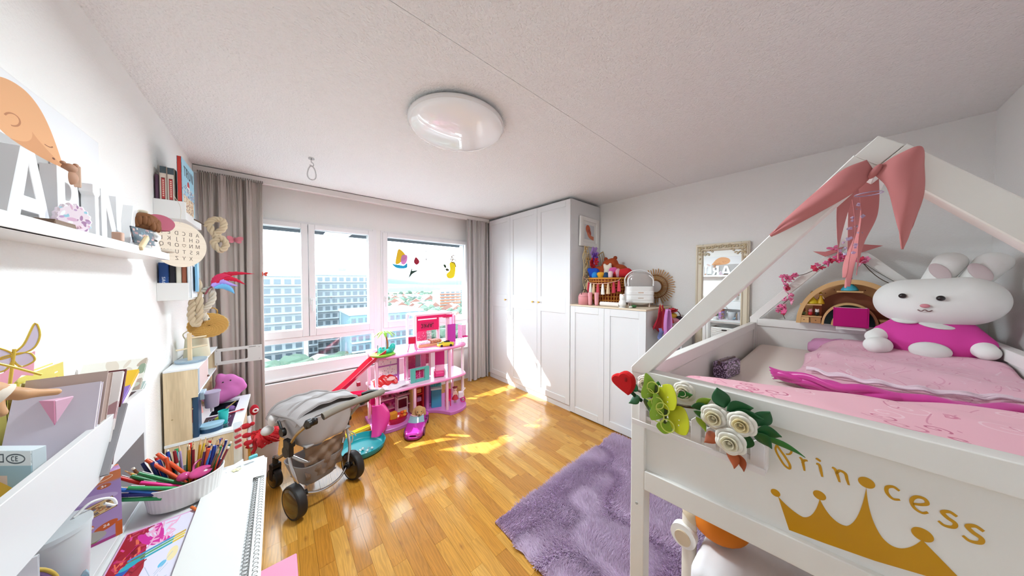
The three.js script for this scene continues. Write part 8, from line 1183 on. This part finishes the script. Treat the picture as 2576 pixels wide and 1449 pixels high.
// ---------- under the bed ----------
{
  const s = B('baby_seat', 'pale folding baby seat frame with round hinge under the bed', 'baby seat', [0.34, 0, 0.078]);
  P('side_tube', [tube([[0.0, 0.51, 0.0], [0.0, 0.42, 0.0], [0.0, 0.30, 0.0], [0.0, 0.0, 0.0]], 0.026, 40, 12)], mt('#e3d8c8', 0.5), s); P('hinge', [at(cyl(0.045, 0.045, 0.03, 28), -0.022, 0.43, -0.012, 0, 0, PI / 2)], mt('#efece8', 0.4), s); P('hinge_cap', at(cyl(0.028, 0.028, 0.006, 24), -0.04, 0.425, -0.012, 0, 0, PI / 2), mt('#cbb69a', 0.5), s, 'beige hinge cap'); P('head_piece', at(ell(0.03, 0.045, 0.035), 0.0, 0.52, 0.01), mt('#d8c6a8', 0.5), s); P('foot_tube', tube([[0, 0.03, 0], [0.12, 0.03, 0.02], [0.3, 0.03, 0.05]], 0.022), mt('#eeeae6', 0.5), s);
}
{
  const c = B('orange_cushion', 'orange velvet round cushion lying on the white armchair under the bed', 'cushion', [0.385, 0.525, 0.165], 0.3); c.scale.setScalar(0.8);
  P('cushion_cover', shell(grid(36, 20, (u, v) => { const a = u * 2 * PI, b = (v - 0.5) * PI, k = Math.cos(b); return [Math.cos(a) * 0.105 * k + 0.004 * Math.sin(a * 16) * k * (1 - k), 0.105 * Math.sin(b) * 0.98, Math.sin(a) * 0.12 * k]; }), 0.003), plush('#e8811c', 0.001, 12), c);
}
{
  const a = B('armchair', 'low white fabric armchair standing under the bed on the rug', 'armchair', [0.36, 0, 0.10], 0.0);
  const wf = cloth('#ece8ea', 0.0005, 16);
  P('seat', bx(-0.16, 0.13, 0.015, 0.36, 0.435, 0.62, 0.04), wf, a); P('backrest', bx(0.30, 0.13, 0.0, 0.44, 0.68, 0.66, 0.05), wf, a); P('arm', bx(-0.14, 0.13, 0.60, 0.38, 0.52, 0.7, 0.045), wf, a); for (const [x, z] of [[-0.12, 0.05], [0.38, 0.05], [-0.12, 0.62], [0.38, 0.62]]) P('leg', at(cyl(0.018, 0.014, 0.13, 12), x, 0.065, z), mt('#c9a877', 0.5), a);
}
{
  const s = B('blue_print_cloth', 'white cloth with round blue apple print hanging under the bed front', 'cloth', [0.28, 0.40, 0.42]);
  P('cloth', bx(0, 0, 0, 0.004, 0.14, 0.2, 0.001), printed(128, 128, (x, w, h) => { x.fillStyle = '#eef1f4'; x.fillRect(0, 0, w, h); x.fillStyle = '#1a86d8'; x.beginPath(); x.arc(46, 60, 40, 0, 7); x.fill(); x.fillStyle = '#0f5c9c'; x.fillRect(36, 8, 9, 18); }, 0.7), s);
}
// ---------- view from the windows ----------
const GY = -30;
{
  const g = S('ground_outside', bx(-900, GY - 2, -1600, 1600, GY, -12), new THREE.MeshStandardMaterial({ color: C('#5b6263'), roughness: 1 }));
  const field = (nm, pts, col, y) => S(nm, at(ext(shape(pts.map(([x, z]) => [x, -z])), 0.5), 0, 0, 0).rotateX(-PI / 2).translate(0, y, 0), mt(col, 1));
  field('meadow', [[60, -620], [420, -560], [900, -700], [900, -1250], [200, -1300], [-60, -900]], '#55662c', GY + 0.1); field('meadow', [[240, -470], [420, -450], [500, -540], [260, -560]], '#68722f', GY + 0.2);
  const hill = (nm, zc, h, col, sd, x0, x1) => S(nm, grid(120, 6, (u, v) => { const x = x0 + (x1 - x0) * u, p = fbm(u * 9 + sd, sd, 4, 64); return [x, GY - 1 + (h * (0.35 + 0.9 * p)) * Math.sin(v * PI / 2), zc + (1 - v) * 130 - v * 60]; }), mt(col, 1));
  hill('hills', -1450, 62, '#2f4f52', 3, -700, 2300); hill('hills', -1150, 36, '#35513f', 11, -500, 2000); hill('forest_ridge', -980, 19, '#2a4432', 23, -400, 1700);
}
function tower(label, x0, x1, z, top, depth, col, rows, cols, nm = 'tower_block') {
  const w = x1 - x0, t = T(nm, label, 'building', [x0, GY, z]), h = top - GY, dk = mt('#39444b', 0.35), slab = mt('#7d8487', 0.8);
  P('wall', bx(0, 0, -depth, w, h, 0), mt(col, 0.9), t); P('roof_edge', bx(-0.3, h, -depth - 0.3, w + 0.3, h + 0.7, 0.3), slab, t);
  const wn = [], sl = []; for (let r = 0; r < rows; r++) { const y = h - (r + 1) * 2.9; for (let c = 0; c < cols; c++) { const x = (c + 0.5) * w / cols; wn.push(bx(x - w / cols * 0.32, y + 0.5, -0.02, x + w / cols * 0.32, y + 2.0, 0.06)); } sl.push(bx(0.2, y, 0, w - 0.2, y + 0.32, 1.1)); }
  const a = P('windows', wn, dk, t); a.userData.kind = 'stuff'; const b = P('balcony_slabs', sl, slab, t); b.userData.kind = 'stuff'; return t;
}
{
  const a = tower('long pale flat-roofed block filling the left window pane', -16, 6.3, -110, 3.2, 14, '#6d7376', 11, 9);
  const t = tower('tall pale residential tower with stepped roof seen in the middle window pane', 11.6, 31, -130, 4.2, 18, '#6f767a', 11, 8); P('penthouse', bx(6, 34.3, -12, 13.5, 36.2, -3), mt('#6f767a', 0.9), t); P('lift_house', bx(8.2, 36.2, -10, 11, 37.4, -5), mt('#666c70', 0.9), t);
  tower('lower pale tower wing standing left of the stepped tower', 8.4, 11.4, -124, 1.2, 12, '#7a8286', 10, 2, 'tower_wing');
  tower('teal-grey office block with window bands seen in the lower middle pane', 17, 40, -96, -9, 20, '#566b72', 7, 12, 'office_block');
}
{ // town beyond the right window
  const t = tower('cream and brick striped block standing right in the town view', 128, 152, -262, -8, 18, '#8a8073', 7, 4, 'striped_block'); for (let r = 0; r < 6; r++) P('brick_band', bx(-0.2, 2 + r * 3.2, 0.0, 24.2, 3.6 + r * 3.2, 0.5), mt('#8c5238', 0.9), t);
  tower('white office block with dark end wall at the right of the town view', 172, 196, -330, -9, 20, '#8f9698', 6, 5, 'white_block'); tower('glass-fronted block at the far right of the town view', 205, 232, -330, -12, 22, '#59686e', 5, 6, 'glass_block'); tower('long flat white hall below the green field', 150, 235, -430, -21, 30, '#9ba09f', 2, 12, 'long_hall');
  const proto = T('town_house', 'small gabled house in the town below the hills', 'house', [0, GY, -300], 0, 'small town houses'); const wm = mt('#9a9a96', 0.9), rm = mt('#6e4a40', 0.9);
  P('wall', bx(-5, 0, -4, 5, 6, 4), wm, proto); P('roof', at(ext(shape([[-5.5, 0], [5.5, 0], [0, 3.6]]), 9), 0, 6, -4.5), rm, proto); P('window', [bx(-3.6, 2.4, 4, -2, 4.2, 4.06)], mt('#30383c', 0.4), proto); P('window', [bx(1.6, 2.4, 4, 3.2, 4.2, 4.06)], mt('#30383c', 0.4), proto);
  const p2 = T('flat_building', 'low flat white commercial building in the town below the hills', 'building', [0, GY, -280], 0, 'low flat town buildings'); P('wall', bx(-10, 0, -7, 10, 5.5, 7), mt('#a2a6a6', 0.9), p2); P('roof', bx(-10.3, 5.5, -7.3, 10.3, 6.1, 7.3), mt('#7c7f80', 0.9), p2); P('window_band', bx(-9, 2.4, 7, 9, 3.9, 7.1), mt('#37424a', 0.4), p2);
  let first = true, first2 = true;
  for (let i = 0; i < 64; i++) { const z = -rr(170, 520), x = -z * rr(0.26, 0.62) + rr(-10, 10); if (i % 3) { const o = first ? proto : dup(proto); first = false; o.position.set(x, GY, z); o.rotation.y = rr(-0.8, 0.8); o.scale.setScalar(rr(0.8, 1.4)); } else { const o = first2 ? p2 : dup(p2); first2 = false; o.position.set(x, GY, z); o.rotation.y = rr(-0.3, 0.3); o.scale.setScalar(rr(0.8, 1.5)); } }
  const crown = new THREE.IcosahedronGeometry(1, 1), cp = crown.attributes.position; for (let i = 0; i < cp.count; i++) { const k = 0.8 + 0.4 * fbm(cp.getX(i) * 3 + 9, cp.getY(i) * 3 + cp.getZ(i) * 2, 2); cp.setXYZ(i, cp.getX(i) * k, cp.getY(i) * k, cp.getZ(i) * k); } crown.computeVertexNormals();
  const N = 900, im = new THREE.InstancedMesh(crown, mt('#ffffff', 1), N), M = new THREE.Matrix4(), q = new THREE.Quaternion(), col = new THREE.Color();
  for (let i = 0; i < N; i++) { const near = i < 130, z = near ? -rr(70, 104) : -rr(120, 640), x = near ? rr(-14, 40) : -z * rr(0.2, 0.7), s = rr(2.2, 5.0); M.compose(V3(x, GY + s * 1.1, z), q.setFromEuler(new THREE.Euler(rnd() * 3, rnd() * 6, rnd() * 3)), V3(s, s * rr(1.0, 1.7), s)); im.setMatrixAt(i, M); const g = rr(0.6, 1.3); im.setColorAt(i, near && i % 4 === 0 ? col.setRGB(0.16 * g, 0.17 * g, 0.14 * g) : col.setRGB(0.035 * g, 0.06 * g, 0.04 * g)); }
  im.name = 'treetops'; im.userData = { kind: 'stuff', label: 'treetops between the buildings and in the town', category: 'trees' }; scene.add(im);
}
// ---------- window stickers on the right pane ----------
{
  const Zs = -3.5305, flat = (pts, d = 0.0006) => ext(shape(pts), d), sm = (pts, n = 40) => shape(new THREE.CatmullRomCurve3(pts.map((p) => V3(p[0], p[1], 0)), true).getPoints(n).map((p) => [p.x, p.y])), cel = (c) => new THREE.MeshPhysicalMaterial({ color: C(c), roughness: 0.4, transmission: 0.25, thickness: 0, side: THREE.DoubleSide });
  const K = (nm, lab, x, y) => T(nm, lab, 'window sticker', [x, y, Zs]); const line = (p, pts, w, c, nm = 'outline') => P(nm, tube(pts.map(([a, b]) => [a, b, 0.001]), w, pts.length * 6, 5), mt(c, 0.6), p);
  let s = K('window_sticker', 'yellow and pink figure sticker with a turquoise tail on the right pane', 1.19, 1.73);
  P('yellow_hair', ext(sm([[-0.02, 0.13], [0.05, 0.08], [0.07, 0.02], [0.02, -0.02], [-0.03, -0.06], [-0.06, -0.06], [-0.05, 0.04]]), 0.0006), cel('#d9b81f'), s); P('pink_body', ext(sm([[0.02, 0.05], [0.08, 0.06], [0.085, 0.0], [0.05, -0.06], [0.01, -0.055]]), 0.0007), cel('#d58fc0'), s); P('turquoise_tail', ext(sm([[-0.11, -0.05], [-0.085, -0.062], [-0.02, -0.07], [0.04, -0.075], [0.08, -0.045], [0.08, -0.1], [0.02, -0.115], [-0.06, -0.105]]), 0.0008), cel('#1fa5c4'), s);
  s = K('window_sticker', 'pale yellow scribbled outline sticker above the tulip', 1.36, 1.84); line(s, [[-0.03, -0.1], [-0.05, 0.0], [-0.02, 0.09], [0.03, 0.08], [0.06, 0.0], [0.08, -0.07]], 0.0028, '#b8a65a'); line(s, [[-0.03, -0.06], [0.0, -0.02], [-0.01, 0.03], [0.02, 0.05], [0.03, 0.0]], 0.002, '#8d8a78');
  s = K('window_sticker', 'red tulip sticker with two dark green leaves on the right pane', 1.36, 1.6); P('tulip_flower', ext(sm([[0.0, 0.11], [0.025, 0.17], [0.05, 0.155], [0.075, 0.11], [0.04, 0.07], [0.015, 0.08]]), 0.0006), cel('#a01c3c'), s); P('leaf', flat([[-0.075, -0.115], [-0.02, 0.06], [-0.025, -0.01], [0.065, 0.0], [-0.02, -0.05]]), cel('#26463a'), s);
  s = K('window_sticker', 'small grey hot air balloon sticker on the right pane', 1.53, 1.80); for (const k of [-1, -0.45, 0.45, 1]) line(s, [[0, 0.062], [k * 0.034, 0.03], [k * 0.024, -0.012], [k * 0.006, -0.045]], 0.003, '#6d6a70'); P('basket', bx(-0.007, -0.062, 0, 0.007, -0.046, 0.001), mt('#5a5458', 0.6), s);
  s = K('window_sticker', 'cluster of outlined daisies sticker below the balloon', 1.57, 1.63); for (const [x, y, r] of [[-0.05, 0.04, 0.018], [0.04, 0.045, 0.018], [-0.055, -0.01, 0.014], [0.0, 0.0, 0.022], [0.06, 0.0, 0.015], [-0.03, -0.05, 0.016], [0.03, -0.05, 0.016]]) for (let i = 0; i < 7; i++) { const a = i / 7 * 2 * PI; if (i < 6) line(s, [[x + Math.cos(a) * r * 0.5, y + Math.sin(a) * r * 0.5], [x + Math.cos(a) * r * 1.5, y + Math.sin(a) * r * 1.5]], 0.0022, i % 2 ? '#8f7d6e' : '#b9a79c', 'petal_line'); }
  s = K('window_sticker', 'yellow gown figure sticker with brown hair at the right of the pane', 1.90, 1.63); P('yellow_gown', ext(sm([[-0.02, 0.09], [0.06, 0.1], [0.07, 0.0], [0.04, -0.12], [-0.05, -0.13], [-0.075, -0.08], [-0.02, -0.02]]), 0.0006), cel('#e0cf12'), s); for (const pts of [[[-0.01, 0.13], [0.03, 0.2], [0.06, 0.19]], [[0.0, 0.13], [0.05, 0.14], [0.09, 0.11]], [[0.0, 0.1], [0.03, 0.15], [0.0, 0.19]], [[0.01, 0.1], [0.06, 0.08], [0.08, 0.03]]]) line(s, pts, 0.006, '#7d5526', 'hair'); P('leaf', ext(sm([[-0.12, 0.06], [-0.09, 0.06], [-0.075, 0.02], [-0.1, 0.015]]), 0.0007), cel('#3b4f2c'), s); P('leaf', ext(sm([[-0.09, 0.0], [-0.05, 0.005], [-0.03, -0.02], [-0.07, -0.03]]), 0.0007), cel('#4a4a30'), s);
}
scene.traverse((o) => { delete o.userData.__n; });
shadows(scene);
renderer.render(scene, camera);
